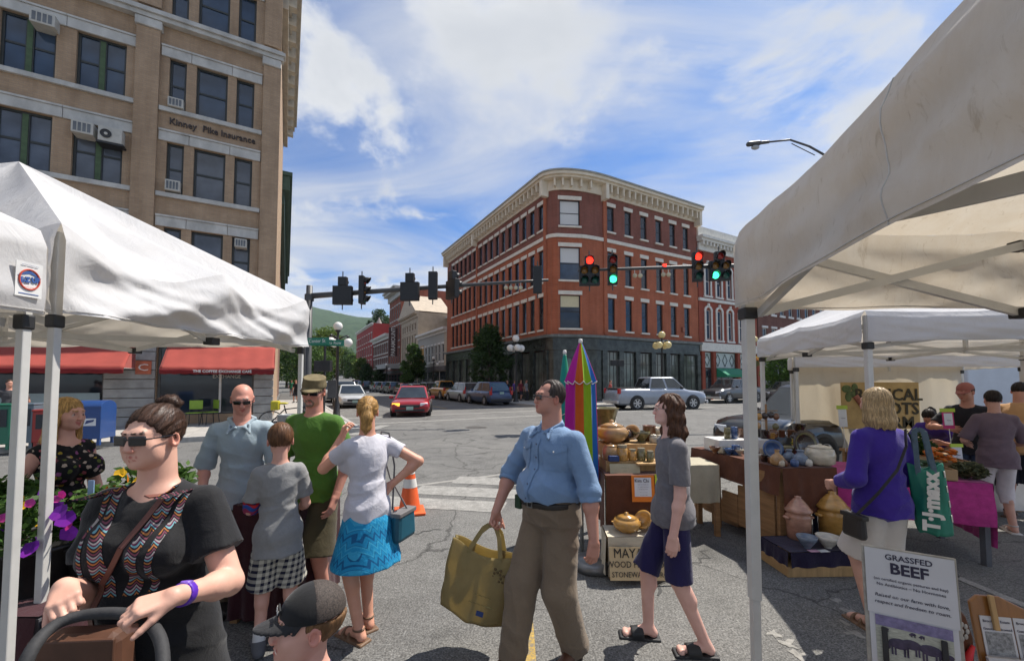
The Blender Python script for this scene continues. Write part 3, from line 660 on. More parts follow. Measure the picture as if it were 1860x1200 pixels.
 if shoes:
  for s in (1, -1):
   a, fd, fd2, heel, toe, lat = fp[s]; k = shoes['kind']; Q = Skin(); mt = np.stack([lat, -fd2, np.cross(lat, -fd2)], 1)
   if k == 'shoe':
    Q.cap(a + V(0, 0, .005 * H), heel, .026 * H, .025 * H, 0, .015).cap(a + V(0, 0, -.008 * H), toe + fd2 * .012, .027 * H, .021 * H, 0, .02).cap(toe - lat * .012 * H, toe + lat * .014 * H, .020 * H, None, 0, .012)
    Q.plane(V(0, 0, 0) + heel * V(1, 1, 0) + V(0, 0, max(.004, heel[2] - .024 * H)), V(0, 0, -1)) if abs(fd2[2]) < .1 else None
   else:
    c = (heel + toe) / 2 - np.cross(lat, -fd2) * .0 + V(0, 0, -.0175 * H); L = np.linalg.norm(toe - heel)
    up = mt[:, 2] if mt[2, 2] > 0 else -mt[:, 2]; c = (heel + toe) / 2 - up * .0165 * H
    Q.box(c, (.030 * H, L / 2 + .027 * H, .0085 * H), mt, .008, 0, .004)
    if k == 'slide':
     b = toe - fd2 * .045 * H; Q.tube(b - fd2 * .026 * H + up * .004 * H, b + fd2 * .024 * H, (.031 * H, .028 * H), (.030 * H, .024 * H), 0, .004, lat); Q.plane(c - up * .0085 * H, -up)
    else:
     for f0 in (.02, .055): b = toe - fd2 * f0 * H; Q.tube(b - fd2 * .006 * H, b + fd2 * .006 * H, (.029 * H, .024 * H), (.029 * H, .023 * H), 0, .002, lat)
     Q.tube(a - V(0, 0, .002 * H), a + V(0, 0, .008 * H), (.0245 * H, .0265 * H), (.0245 * H, .0265 * H), 0, .002); Q.plane(c - up * .0085 * H, -up)
   link({'shoe': 'shoe', 'slide': 'slide_sandal', 'sandal': 'sandal'}[k], np_mesh('shoe', [Q.mesh('s', min(res, .007))]), shoes['mat'], T)
   if shoes.get('sock') is not None:
    Q = Skin(); u = kn[s] - a; u /= np.linalg.norm(u); Q.cut(a - u * .01, a + u * .05 * H, .0225 * H + .004, .0225 * H + .005, 0, .0); link('sock', np_mesh('sock', [Q.mesh('s', .006)]), shoes['sock'], T)
 if hat:
  Q = Skin(); k = hat['kind']; tilt = rotm(0, hat.get('tilt', 6), 0); HR = Rh @ tilt
  Q.ell(Hd(0, .012, .045), np.array((.0885, .104, .092 if k == 'ball' else .075)) * hs, HR, 0, .01 * hs)
  if k == 'army': Q.tube(Hd(0, .012, .035), Hd(0, .010, .115), (.0885 * hs, .104 * hs), (.083 * hs, .098 * hs), 0, .01, HR[:, 0])
  Q.plane(Hd(0, .01, .036), -HR[:, 2])
  o = link('cap', np_mesh('cap', [Q.mesh('c', min(hr, .005), None, folds(((1, .2, .3), .045, .0004, 0)))]), hat['mat'], T)
  B = Skin(); yw = R(hat.get('yaw', 0)); ax = HR @ V(math.sin(yw), -math.cos(yw), 0); ax2 = np.cross(ax, HR[:, 2])
  for i in np.linspace(-4.4, 4.4, 19):
   a0 = Hd(0, .012, .041) + (ax2 * i * .0165 + ax * (.088 - .0022 * i * i)) * hs; b0 = a0 + (ax * (.086 - .0034 * i * i) - HR[:, 2] * (.012 + .0006 * i * i)) * hs; B.cap(a0, b0, .0065 * hs, .006 * hs, 0, .006 * hs)
  link('brim', np_mesh('brim', [B.mesh('b', .0045)]), hat.get('brim', hat['mat']), o)
  if hat.get('mesh'):
   Qm = Skin(); Qm.ell(Hd(0, .012, .045), np.array((.0895, .105, .093)) * hs, HR, 0, 0).plane(Hd(0, .01, .036), -HR[:, 2]).plane(Hd(0, .012, 0), -HR[:, 1]); link('mesh_back', np_mesh('mb', [Qm.mesh('m', .004)]), hat['mesh'], o)
  if hat.get('extra'): hat['extra'](o, Hd, HR, hs)
 if glasses:
  Q = Skin(); w = glasses.get('w', .0265); hh = glasses.get('h', .0185); big = glasses['kind'] == 'sun'
  for s in (1, -1):
   rr = Rh @ rotm(s * 12, 0, 0)
   if big: Q.box(Hd(s * .0335, -.1005, .008), np.array((w, .0042, hh)) * hs, rr, .004 * hs, 0, .002)
   else:
    pts = [Hd(s * .0335 + w * .9 * math.cos(t), -.101 + abs(math.cos(t)) * .002, .006 + hh * math.sin(t)) for t in np.linspace(0, 2 * math.pi, 17)]
    for a, b in zip(pts, pts[1:]): Q.cap(a, b, .0016, None, 0, .0)
   Q.cap(Hd(s * (.0335 + w), -.094, .014), Hd(s * .083, -.060, .014), .0034 * hs if big else .002, .0034 * hs if big else .002, 0, .002).cap(Hd(s * .083, -.060, .014), Hd(s * .083, .012, .012), .0034 * hs if big else .002, .0026 * hs if big else .0018, 0, .002)
  Q.cap(Hd(-.010, -.104, .012), Hd(.010, -.104, .012), .003 * hs if big else .0016, None, 0, .001)
  link('sunglasses' if big else 'spectacles', np_mesh('g', [Q.mesh('g', .0028 if big else .0022)]), glasses.get('mat') or M('sunglass_lens', (.012, .012, .014), .08, spec=.7), T)
 J = dict(sh=sh, el=el, wr=wr, hips=hips, kn=kn, fp=fp, nk=nk, cst=cst, wst=wst, P0=P0, ux=ux, uy=uy, sp=sp, Hd=Hd, Rh=Rh, hs=hs, H=H)
 if extra: extra(T, J)
 return T, J
# ================================================================ the setting
AZ = R(29); U = Vector((math.cos(AZ), math.sin(AZ), 0)); W = Vector((-math.sin(AZ), math.cos(AZ), 0))
CA = Vector((-9.72, 16.5, 0))          # street corner of the tan office building
CB = Vector((3.6, 30.5, 0))           # street corner of the red brick block
def rise(x, y):
 q = -.4848 * x + .8746 * y - 68
 return 0 if q < 0 else .042 * q * q / (q + 40)
def asphalt():
 m, nt, b = _nt('asphalt'); N = nt.nodes; L = nt.links
 tc = N.new('ShaderNodeTexCoord').outputs['Object']
 def nz(s, d=5, r=.6, dist=0):
  n = N.new('ShaderNodeTexNoise'); n.inputs['Scale'].default_value = s; n.inputs['Detail'].default_value = d; n.inputs['Roughness'].default_value = r; n.inputs['Distortion'].default_value = dist; L.new(tc, n.inputs[0]); return n.outputs[0]
 def mul(a, c):
  n = N.new('ShaderNodeMixRGB'); n.blend_type = 'MULTIPLY'; n.inputs[0].default_value = 1; L.new(a, n.inputs[1]); L.new(c, n.inputs[2]); return n.outputs[0]
 base = _ramp(nt, nz(.35, 6, .62), [(.3, (.118, .116, .112)), (.7, (.172, .168, .158))])
 grain = _ramp(nt, nz(75, 4, .8), [(.36, (.42,) * 3), (.5, (1,) * 3), (.66, (2.0,) * 3)]); base = mul(base, grain); base = mul(base, _ramp(nt, nz(26, 4, .7), [(.34, (.74,) * 3), (.62, (1.12,) * 3)]))
 base = mul(base, _ramp(nt, nz(2.6, 5, .7), [(.3, (.82,) * 3), (.65, (1.08,) * 3)]))
 # oil stains and worn wheel paths
 base = mul(base, _ramp(nt, nz(.9, 3, .5, 1.2), [(.28, (.66,) * 3), (.40, (1,) * 3)]))
 # cracks
 wob = N.new('ShaderNodeTexNoise'); wob.inputs['Scale'].default_value = 1.3; wob.inputs['Detail'].default_value = 6; L.new(tc, wob.inputs[0])
 va = N.new('ShaderNodeVectorMath'); va.operation = 'MULTIPLY_ADD'; L.new(wob.outputs['Color'], va.inputs[0]); va.inputs[1].default_value = (1.1, 1.1, 0); L.new(tc, va.inputs[2])
 cr = []
 for s, wd in ((.36, .0055), (1.3, .008)):
  v = N.new('ShaderNodeTexVoronoi'); v.feature = 'DISTANCE_TO_EDGE'; v.inputs['Scale'].default_value = s; L.new(va.outputs[0], v.inputs[0])
  cr.append(_ramp(nt, v.outputs['Distance'], [(wd * .3, (.38,) * 3), (wd, (1,) * 3)]))
 gate = _ramp(nt, nz(.5, 2), [(.5, (0,) * 3), (.56, (1,) * 3)])
 mg = N.new('ShaderNodeMixRGB'); L.new(gate, mg.inputs[0]); mg.inputs[1].default_value = (1, 1, 1, 1); L.new(cr[1], mg.inputs[2])
 base = mul(mul(base, cr[0]), mg.outputs[0])
 L.new(base, b.inputs['Base Color']); b.inputs['Roughness'].default_value = .88; b.inputs['Specular IOR Level'].default_value = .3
 _bump(nt, b, nz(120, 2, .7), .5, .006); return m
def build_ground():
 xs = sorted(set([-900, -500, -300, -200] + list(range(-150, 151, 15)) + [200, 300, 500, 900])); ys = sorted(set([-200, -60] + list(range(-30, 300, 15)) + [350, 450, 600, 900, 1300]))
 mb = MB(); mb.add([(x, y, rise(x, y)) for y in ys for x in xs], [(j * len(xs) + i, j * len(xs) + i + 1, (j + 1) * len(xs) + i + 1, (j + 1) * len(xs) + i) for j in range(len(ys) - 1) for i in range(len(xs) - 1)])
 struct(mb.build('road', asphalt(), smooth=True))
 # wooded ridge far behind the town
 mb = MB()
 def hill(u, v):
  x = -2600 + 4600 * u; y = 1250 + 900 * v
  rid = 372 - 85 * ((x + 900) / 900) + 22 * math.sin(x / 330) + 10 * math.sin(x / 90 + 1)
  rid = max(rid, 90) if x < 800 else 90
  z = rid * (1 - (1 - v) ** 2.0) + 9 * fnoise(x / 120, y / 120) + 5 * fnoise(x / 35, y / 35) + 3.5 * fnoise(x / 14, y / 14)
  return (x, y, z - 8)
 mb.grid(hill, 230, 60)
 m, nt, b = _nt('forest'); n = _noise(nt, .055, 7, .7); c = _ramp(nt, n, [(.3, (.018, .042, .014)), (.55, (.045, .085, .026)), (.75, (.075, .125, .035))]); nt.links.new(c, b.inputs['Base Color']); b.inputs['Roughness'].default_value = .95; b.inputs['Specular IOR Level'].default_value = .1
 _bump(nt, b, _noise(nt, .11, 6, .75), 1.0, 9.0)
 struct(mb.build('hills', m, smooth=True))
build_ground()
stone_kerb = M('kerb_granite', (.34, .33, .31), .8, .2, 9, .3)
concrete = M('pavement_concrete', (.36, .34, .31), .85, .16, 2.2, .15)
def pavement(name, origin, rects, slabs, kerbs):
 """raised pavement in the street grid (local x along U, y along W)"""
 root = MB()
 for (x0, x1, y0, y1) in rects: root.bb(x0, x1, y0, y1, 0.0, .105)
 o = struct(root.build(name, M('pavement_bed', (.10, .098, .092), .9, .15, 4), loc=origin, rot=(0, 0, AZ)))
 for (x0, x1, y0, y1, st) in slabs:
  nx = max(1, round((x1 - x0) / st)); ny = max(1, round((y1 - y0) / st)); dx = (x1 - x0) / nx; dy = (y1 - y0) / ny
  me = MB().box((0, 0, 0), (dx - .012, dy - .012, .05)).mesh('paving_slab')
  for i in range(nx):
   for j in range(ny): link('paving_slab', me, concrete, o, (x0 + dx * (i + .5), y0 + dy * (j + .5), .107 + rnd.uniform(-.002, .002)), (rnd.uniform(-.003, .003), rnd.uniform(-.003, .003), 0))
 for (x0, x1, y0, y1) in kerbs:
  L = max(x1 - x0, y1 - y0); n = max(1, round(L / 2.4)); hx = x1 - x0 > y1 - y0
  d = L / n; me = (MB().box((0, 0, 0), (d - .01, y1 - y0, .15)) if hx else MB().box((0, 0, 0), (x1 - x0, d - .01, .15))).mesh('kerb_stone')
  for i in range(n): link('kerb_stone', me, stone_kerb, o, ((x0 + d * (i + .5), (y0 + y1) / 2, .065) if hx else ((x0 + x1) / 2, y0 + d * (i + .5), .065)))
 return o
pavement('pavement_left', CA, [(-34, 2.6, -4.6, .05), (0.0, 2.6, .05, 70)], [(-14, 2.6, -4.6, -.02, 1.55), (0.02, 2.6, 0, 20, 1.3)], [(-20, 2.75, -4.76, -4.61), (2.61, 2.76, -4.6, 44)])
pavement('pavement_far', CB, [(-3.4, 70, -4.0, .05), (-3.4, 0.0, .05, 120)], [(-3.4, 26, -4.0, -.02, 1.35), (-3.4, -.02, 0, 24, 1.7)], [(-3.55, 60, -4.16, -4.01), (-3.56, -3.41, -4.0, 90)])
white_paint = M('road_paint_white', (.62, .60, .56), .8, .22, 9, .1)
def worn(name, col):
 if name in _M: return _M[name]
 m, nt, b = _nt(name); n = _noise(nt, 7, 8, .75); n2 = _noise(nt, 60, 3, .7)
 ad = nt.nodes.new('ShaderNodeMath'); ad.operation = 'ADD'; nt.links.new(n, ad.inputs[0]); nt.links.new(n2, ad.inputs[1])
 c = _ramp(nt, ad.outputs[0], [(.40, (.16, .155, .145)), (.50, sc(col, .7)), (.62, col)])
 r = nt.nodes[-1] if False else None
 md = nt.nodes.new('ShaderNodeMath'); md.operation = 'MULTIPLY'; nt.links.new(ad.outputs[0], md.inputs[0]); md.inputs[1].default_value = .5
 for nn in nt.nodes:
  if nn.type == 'VALTORGB': nt.links.new(md.outputs[0], nn.inputs[0])
 nt.links.new(c, b.inputs['Base Color']); b.inputs['Roughness'].default_value = .85; _M[name] = m; return m
wp = worn('road_paint_worn', (.35, .34, .315)); yp = worn('road_paint_yellow', (.50, .34, .09))
def marking(name, pts, mat, z=.004):
 mb = MB(); mb.poly([(p.x, p.y, z) for p in pts]); return struct(mb.build(name, mat))
def strip(name, a, b, w, mat, z=.004):
 d = (b - a).normalized(); n = Vector((-d.y, d.x, 0)) * w / 2; return marking(name, [a - n, b - n, b + n, a + n], mat, z)
o = gnd(702, 768)
strip('crosswalk_line', o - U * 3.6, o + U * 21, .32, wp); strip('crosswalk_line', o - U * 2.6 + W * 2.9, o + U * 21 + W * 2.9, .32, wp, .0042)
# ladder bars of the near crossing
for (px, py, L, w_) in ((905, 874, 1.5, .50), (852, 893, 1.7, .50), (800, 915, 1.8, .46), (990, 858, 1.4, .46)):
 c = gnd(px, py); d = Vector((.985, -.17, 0)); strip('crosswalk_bar', c - d * L / 2, c + d * L / 2, w_, wp, .0046)
strip('road_patch_line', gnd(735, 884), gnd(1000, 850), .10, M('tar_patch', (.26, .25, .23), .9, .2, 8), .0036)
strip('lane_line_yellow', gnd(951, 1066), gnd(962, 1330), .115, yp, .005); strip('lane_line_yellow', gnd(812, 742) , gnd(742, 730), .12, yp, .005)
strip('parking_line', gnd(1732, 1046), gnd(1930, 1128), .085, wp, .005); strip('parking_line', gnd(1560, 985), gnd(1740, 1049), .085, wp, .005)
strip('stop_line', gnd(640, 790), gnd(700, 772), .4, wp, .005)
# spilled pale concrete along the joint in front of the sign
for (px, py, r) in ((1520, 1090, .05), (1548, 1112, .07), (1533, 1130, .045), (1552, 1150, .06), (1405, 1150, .055), (1430, 1168, .08), (1452, 1190, .06)):
 c = gnd(px, py); marking('patch', [c + Vector((math.cos(t), math.sin(t), 0)) * r * (.25 + .9 * rnd.random()) for t in [i * 2 * math.pi / 13 for i in range(13)]], M('pale_patch', (.25, .24, .22), .9, .3, 30), .0032)
for a, b in (((700, 800), (960, 775)), ((770, 832), (1000, 812)), ((1290, 1000), (1180, 1075)), ((640, 985), (800, 960)), ((1230, 790), (1340, 776)), ((980, 1010), (1060, 960))):
 p, q = gnd(*a), gnd(*b); d = (q - p).normalized(); n = Vector((-d.y, d.x, 0)); mb = MB(); cs = [(p.lerp(q, k / 14) + n * rnd.uniform(-.06, .06) * min(p.y, 8) * .3, n * .011 * rnd.uniform(.4, 1.5)) for k in range(15)]; mb.add([(v.x, v.y, .0034) for c, w_ in cs for v in (c - w_, c + w_)], [(2 * k, 2 * k + 2, 2 * k + 3, 2 * k + 1) for k in range(14)]); struct(mb.build('tar_seam', M('tar', (.035, .035, .035), .7)))
# manhole cover
mb = MB(); mb.lathe([(0, .006), (.36, .006), (.40, .004)], 28); struct(mb.build('manhole_cover', M('cast_iron', (.06, .055, .05), .6, .3, 40), loc=gnd(865, 776)))

# ================================================================ buildings
def panel(mb, p0, p1, z0, z1, ops, depth):
 """wall from p0 to p1 (seen with p0 on the left from outside) with real openings and reveals"""
 p0 = Vector((*p0, 0)); p1 = Vector((*p1, 0)); L = (p1 - p0).length; d = (p1 - p0) / L; inn = Vector((-d.y, d.x, 0))
 xs = sorted(set([0, L] + [q for o in ops for q in o[:2]])); zs = sorted(set([z0, z1] + [q for o in ops for q in o[2:4]]))
 for i in range(len(xs) - 1):
  for j in range(len(zs) - 1):
   cx = (xs[i] + xs[i + 1]) / 2; cz = (zs[j] + zs[j + 1]) / 2
   if any(o[0] < cx < o[1] and o[2] < cz < o[3] for o in ops): continue
   a = p0 + d * xs[i]; b = p0 + d * xs[i + 1]; mb.poly([(a.x, a.y, zs[j]), (b.x, b.y, zs[j]), (b.x, b.y, zs[j + 1]), (a.x, a.y, zs[j + 1])])
 for o in ops:
  a = p0 + d * o[0]; b = p0 + d * o[1]; ai = a + inn * depth; bi = b + inn * depth; l, h = o[2], o[3]
  mb.poly([(a.x, a.y, l), (ai.x, ai.y, l), (ai.x, ai.y, h), (a.x, a.y, h)]); mb.poly([(b.x, b.y, h), (bi.x, bi.y, h), (bi.x, bi.y, l), (b.x, b.y, l)])
  mb.poly([(a.x, a.y, l), (b.x, b.y, l), (bi.x, bi.y, l), (ai.x, ai.y, l)]); mb.poly([(ai.x, ai.y, h), (bi.x, bi.y, h), (b.x, b.y, h), (a.x, a.y, h)])
_wm = {}
def window(parent, loc, rz, w, h, fm, pm, kind='sash', fr=.06, name='window'):
 key = (round(w, 2), round(h, 2), kind, fr, fm.name, pm.name)
 if key not in _wm:
  mb = MB(); mb.bb(-w / 2, -w / 2 + fr, -.05, .04, 0, h).bb(w / 2 - fr, w / 2, -.05, .04, 0, h).bb(-w / 2 + fr, w / 2 - fr, -.05, .04, 0, fr).bb(-w / 2 + fr, w / 2 - fr, -.05, .04, h - fr, h)
  if kind in ('sash', 'pair'): mb.bb(-w / 2 + fr, w / 2 - fr, -.035, .03, h * .5 - fr * .5, h * .5 + fr * .5)
  if kind == 'pair': mb.bb(-.10, .10, -.06, .035, fr, h - fr)
  if kind == 'bars':
   for t in (.33, .66): mb.bb(-w / 2 + w * t - .025, -w / 2 + w * t + .025, -.03, .03, fr, h - fr)
   mb.bb(-w / 2 + fr, w / 2 - fr, -.032, .028, h * .72, h * .72 + .05)
  pn = MB(); pn.bb(-w / 2 + fr * .5, w / 2 - fr * .5, -.008, .012, fr * .5, h - fr * .5)
  _wm[key] = (mb.mesh(name), pn.mesh('pane'))
 a, p = _wm[key]; o = link(name, a, fm, parent, loc, (0, 0, rz)); link('pane', p, pm, o); return o
GL = glass_dark('window_glass'); GLB = glass_dark('window_glass_blue', (.035, .06, .10)); BLK = M('black_frame', (.022, .021, .022), .5, .2, 8); WHT = M('white_trim', (.66, .64, .60), .7, .12, 3, .1)
BLIND = M('window_blind', (.62, .62, .60), .6, .06, 30, stretch=(.1, .1, 8)); SHADEY = M('window_shade_yellow', (.62, .56, .36), .7, .06, 5)

# ---- tan brick office building
tanb = brick('tan_brick', (.46, .32, .205), (.40, .275, .178), (.36, .275, .20), .22, .075, .008, .5, .22)
lime = M('limestone', (.47, .455, .42), .8, .26, 2.2, .25, stretch=(1, 1, .5), detail=8)
def tan_building():
 T = thing('office_building', 'tan brick office building with pale stone lintels and dark lettering above a café', 'building', CA, AZ)
 wins = [(.87, 1.47), (1.76, 2.75), (3.05, 3.56), (4.77, 6.06), (6.55, 7.85), (8.3, 9.6), (10.2, 11.5), (12.1, 13.4)]; rows = [5.45, 8.66, 11.87, 15.42, 18.6]; wh = 1.93
 mb = MB(); ops = []
 Lf = 16.
 for r_ in rows[:4]:
  for a, b in wins: ops.append((Lf - b, Lf - a, r_, r_ + wh))
 ops += [(Lf - 3.6, Lf - .62, .45, 3.0), (Lf - 8.6, Lf - 5.0, .45, 3.0), (Lf - 13.5, Lf - 9.4, .45, 3.0)]
 panel(mb, (-Lf, 0), (0, 0), .1, 21.5, ops, .26); panel(mb, (0, 0), (0, 12), .1, 21.5, [], .2)
 mb.poly([(-Lf, 0, 21.5), (0, 0, 21.5), (0, 12, 21.5), (-Lf, 12, 21.5)]); panel(mb, (-Lf, 12), (-Lf, 0), .1, 21.5, [], .2); panel(mb, (0, 12), (-Lf, 12), .1, 21.5, [], .2)
 mb.build('wall', tanb, T)
 green = M('mullion_green', (.06, .10, .045), .7, .3, 5)
 for i, r_ in enumerate(rows[:4]):
  for j, (a, b) in enumerate(wins):
   pair = j >= 3; g = GLB if i >= 2 else glass_dark('window_glass_grey', (.085, .10, .125), .1)
   window(T, (-(a + b) / 2, .16, r_), 0, b - a, wh, M('dark_sash', (.028, .032, .03), .5, .2, 9), g, 'pair' if pair else 'sash', .075)
   if pair:
    mbm = MB(); mbm.bb(-.07, .07, -.075, -.06, .08, wh - .08); link('mullion', mbm.mesh('mullion'), green, T, (-(a + b) / 2, .16, r_))
  # lintel blocks and sills
  for (a, b) in ((.60, 1.62), (1.63, 2.9), (2.91, 3.80), (4.52, 6.3), (6.31, 8.0), (8.01, 9.9)):
   MB().bb(-b + .004, -a, -.055, .02, r_ + wh + .01, r_ + wh + .36).build('lintel_stone', lime, T, bevel=.008)
   MB().bb(-b + .004, -a, -.09, .015, r_ + wh + .365, r_ + wh + .43).build('lintel_cap', lime, T)
  for (a, b) in ((.58, 3.81), (4.51, 9.9)): MB().bb(-b, -a, -.10, .02, r_ - .17, r_ - .01).build('sill', lime, T)
 for (a, b, pr) in ((0, .56, .14), (3.83, 4.50, .14), (10, 10.7, .14)):
  MB().bb(-b, -a if a else .05, -pr, .02, 4.2, 14.62).build('pilaster', tanb, T); MB().bb(-b - .05, -a + .06, -pr - .07, .02, 14.63, 14.95).build('capital', lime, T, bevel=.03); MB().bb(-b - .02, -a + .03, -pr - .03, .02, 4.0, 4.19).build('pilaster_base', lime, T)
  MB().bb(-b, -a if a else .05, -pr, .02, 15.5, 21).build('pilaster', tanb, T)
 MB().bb(-Lf, .14, -.24, .02, 14.96, 15.12).build('belt_course', lime, T); MB().bb(-Lf, .20, -.32, .02, 15.125, 15.26).build('belt_course', lime, T); MB().bb(-Lf, .10, -.16, .02, 15.265, 15.40).build('belt_course', lime, T)
 # projecting cornice on both streets, with brackets down the side
 co = M('cornice_paint', (.45, .40, .32), .7, .18, 3)
 mb = MB(); mb.bb(.01, .40, .3, 12, 18.4, 18.8).bb(.01, .66, -.6, 12, 18.8, 19.2).bb(.01, .78, -.8, 12.1, 19.2, 19.5).bb(.01, .26, .2, 12, 17.6, 18.395); mb.build('cornice', co, T)
 for k in range(11): MB().bb(.02, .58, .5 + k * 1.06, .82 + k * 1.06, 18.05, 18.79).build('cornice_bracket', co, T)
 # ground floor: banded grey stone piers
 gs = M('grey_ashlar', (.30, .30, .29), .85, .26, 2.6, .3)
 for (a, b) in ((0, .61), (3.62, 4.98), (8.62, 9.38)):
  for k in range(9): MB().bb(-b, -a if a else .06, -.12 - .02 * (k % 2) * 0, .01, .13 + k * .33, .13 + k * .33 + .31).build('ashlar_block', gs, T, bevel=.015)
 MB().bb(-Lf, .10, -.20, .02, 3.12, 3.5).build('signboard', M('sign_fascia', (.30, .09, .06), .7, .2, 3), T); MB().bb(-Lf, .06, -.1, .02, 3.505, 3.99).build('fascia', lime, T)
 window(T, (-2.11, .2, .46), 0, 2.97, 2.53, M('shop_frame', (.10, .10, .095), .5), GL, 'plain', .07, 'shop_window')
 window(T, (-6.8, .2, .46), 0, 3.58, 2.53, M('shop_frame', (.10, .10, .095), .5), GL, 'plain', .07, 'shop_window')
 window(T, (-11.45, .2, .46), 0, 4.08, 2.53, M('shop_frame', (.10, .10, .095), .5), GL, 'plain', .07, 'shop_window')
 MB().bb(-8.5, -5.1, .05, .17, .5, 1.30).build('lower_panel', M('teal_grey', (.28, .36, .37), .35, .1, 2), T); MB().bb(-1.75, -1.68, .05, .19, .5, 2.95).build('door_post', WHT, T)  # teal-grey panel across the lower part of the long shop window
 text('window_lettering', 'THE COFFEE\nEXCHANGE', .20, M('window_letter', (.55, .53, .46), .6), T, (-1.52, .17, 1.98), (R(90), 0, 0), .002, sx=.85)
 # lettering on the brick
 lt = M('sign_letter_dark', (.045, .032, .028), .6); words = (('Kinney', -3.10, .0), ('Pike', -2.26, .0), ('Insurance', -1.36, 0))
 for wd, x, dz in words: text('lettering', wd, .345, lt, T, (x, -.03, 11.38), (R(90), 0, 0), .02, bold=.003, sx=.86)
 poster = M('cup_poster', (.44, .12, .06), .7, .3, 6); MB().bb(-4.15, -3.72, -.16, -.125, 1.95, 2.42).build('cup_sign', poster, T); text('cup_mark', 'C', .34, WHT, T, (-3.94, -.165, 2.18), (R(90), 0, 0), .003, sx=1.3)
 return T
tan_building()
def air_con(label, x, z, w, h, d=.34, fan=False, wall=False):
 T = thing('air_conditioner', label, 'air conditioner', CA + U * x + W * (.16 - d * .5) + Vector((0, 0, z)), AZ); cr = M('ac_case', (.46, .44, .39), .6, .14, 6)
 MB().box((0, 0, h / 2), (w, d, h)).build('case', cr, T, bevel=.012)
 if fan:
  mb = MB(); mb.lathe([(.0, 0), (.13, 0), (.15, .01), (.15, .02)], 24, (-.10, -d / 2 - .012, h / 2), Matrix.Rotation(R(90), 3, 'X')); mb.build('fan_grille', BLK, T); MB().lathe([(0, .02), (.045, .018), (.05, 0)], 16, (-.10, -d / 2 - .012, h / 2), Matrix.Rotation(R(90), 3, 'X')).build('fan_hub', cr, T)
  MB().bb(-w / 2 - .04, w / 2 + .04, -d / 2, d / 2, -.07, -.005).build('bracket', BLK, T)
 else:
  for k in range(4): MB().bb(-w * .4 + k * w * .21, -w * .4 + k * w * .21 + w * .15, -d / 2 - .008, -d / 2 - .001, h * .15, h * .85).build('grille', glass_dark('ac_grille', (.10, .11, .12), .4), T)
air_con('small white window air conditioner just above the wall lettering', -3.32, 11.90, .46, .34)
air_con('small white window air conditioner on a green board below the wall lettering', -3.32, 8.72, .44, .40)
air_con('beige louvred air conditioner beside the round fan unit under a stone lintel', -5.72, 10.08, .55, .42, .5)
air_con('condenser unit with a round black fan under a stone lintel', -5.02, 9.98, .62, .52, .5, True)
air_con('air conditioner at the top edge of the photo, far left window', -6.78, 13.45, .60, .42, .5)
air_con('white window air conditioner in the narrow window nearest the tent ridge', -1.17, 6.95, .40, .34)
def awning(label, x0, x1, lettering=None):
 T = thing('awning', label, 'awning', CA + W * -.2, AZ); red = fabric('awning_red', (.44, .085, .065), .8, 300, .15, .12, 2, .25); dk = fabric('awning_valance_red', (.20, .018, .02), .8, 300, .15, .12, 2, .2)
 ztop, zb, out = 3.08, 2.12, 1.15; mb = MB()
 mb.grid(lambda u, v: (x0 + (x1 - x0) * u, -out * v, ztop + (zb - ztop) * v - .035 * math.sin(v * math.pi) + .008 * math.sin(u * 40)), 40, 8); mb.build('canopy', red, T, True, solid=.006)
 for x in (x0, x1): MB().prism([(x, 0, ztop), (x, -out, zb), (x, 0, zb)], (.006, 0, 0)).build('side_panel', red, T)
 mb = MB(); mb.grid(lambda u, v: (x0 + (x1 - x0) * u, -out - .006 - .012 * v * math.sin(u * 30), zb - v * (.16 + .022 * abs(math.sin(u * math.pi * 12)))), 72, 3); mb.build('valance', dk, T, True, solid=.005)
 for k in range(4): x = x0 + (x1 - x0) * (k + .0) / 3; MB().tube([(x, 0, zb + .02), (x, -out + .02, zb + .01)], .014, 6).build('frame_bar', M('white_bar', (.6, .6, .58), .4, metal=.5), T)
 if lettering: text('lettering', lettering, .125, WHT, T, ((x0 + x1) / 2 + .1, -out - .032, zb - .075), (R(90), 0, 0), .003, bold=.003)
awning('red awning lettered for the coffee café, right of the two', -3.25, .10, 'THE COFFEE EXCHANGE CAFÉ')
awning('plain red awning over the long shop window, left of the two', -9.0, -4.15)
def side_shop():
 T = thing('brick_shop_building', 'narrow glimpse of green-corniced building behind the tan office corner', 'building', CA + W * 12.2, AZ)
 mb = MB(); panel(mb, (-10, 0), (-.3, 0), 0, 15, [], .1); panel(mb, (-.3, 0), (-.3, 30), 0, 15, [], .1); mb.poly([(-10, 0, 15), (-.3, 0, 15), (-.3, 30, 15), (-10, 30, 15)]); mb.build('wall', brick('brown_brick', (.25, .13, .09), (.20, .10, .07), (.24, .2, .17)), T)
 mb = MB(); mb.bb(-.29, .45, -.3, 30, 14.6, 15.6).bb(-.29, .15, -.1, 30, 13.7, 14.6).bb(-.29, .6, -.4, 30, 15.6, 15.85); mb.build('cornice', M('cornice_green', (.05, .10, .075), .6, .2, 3), T)
side_shop()

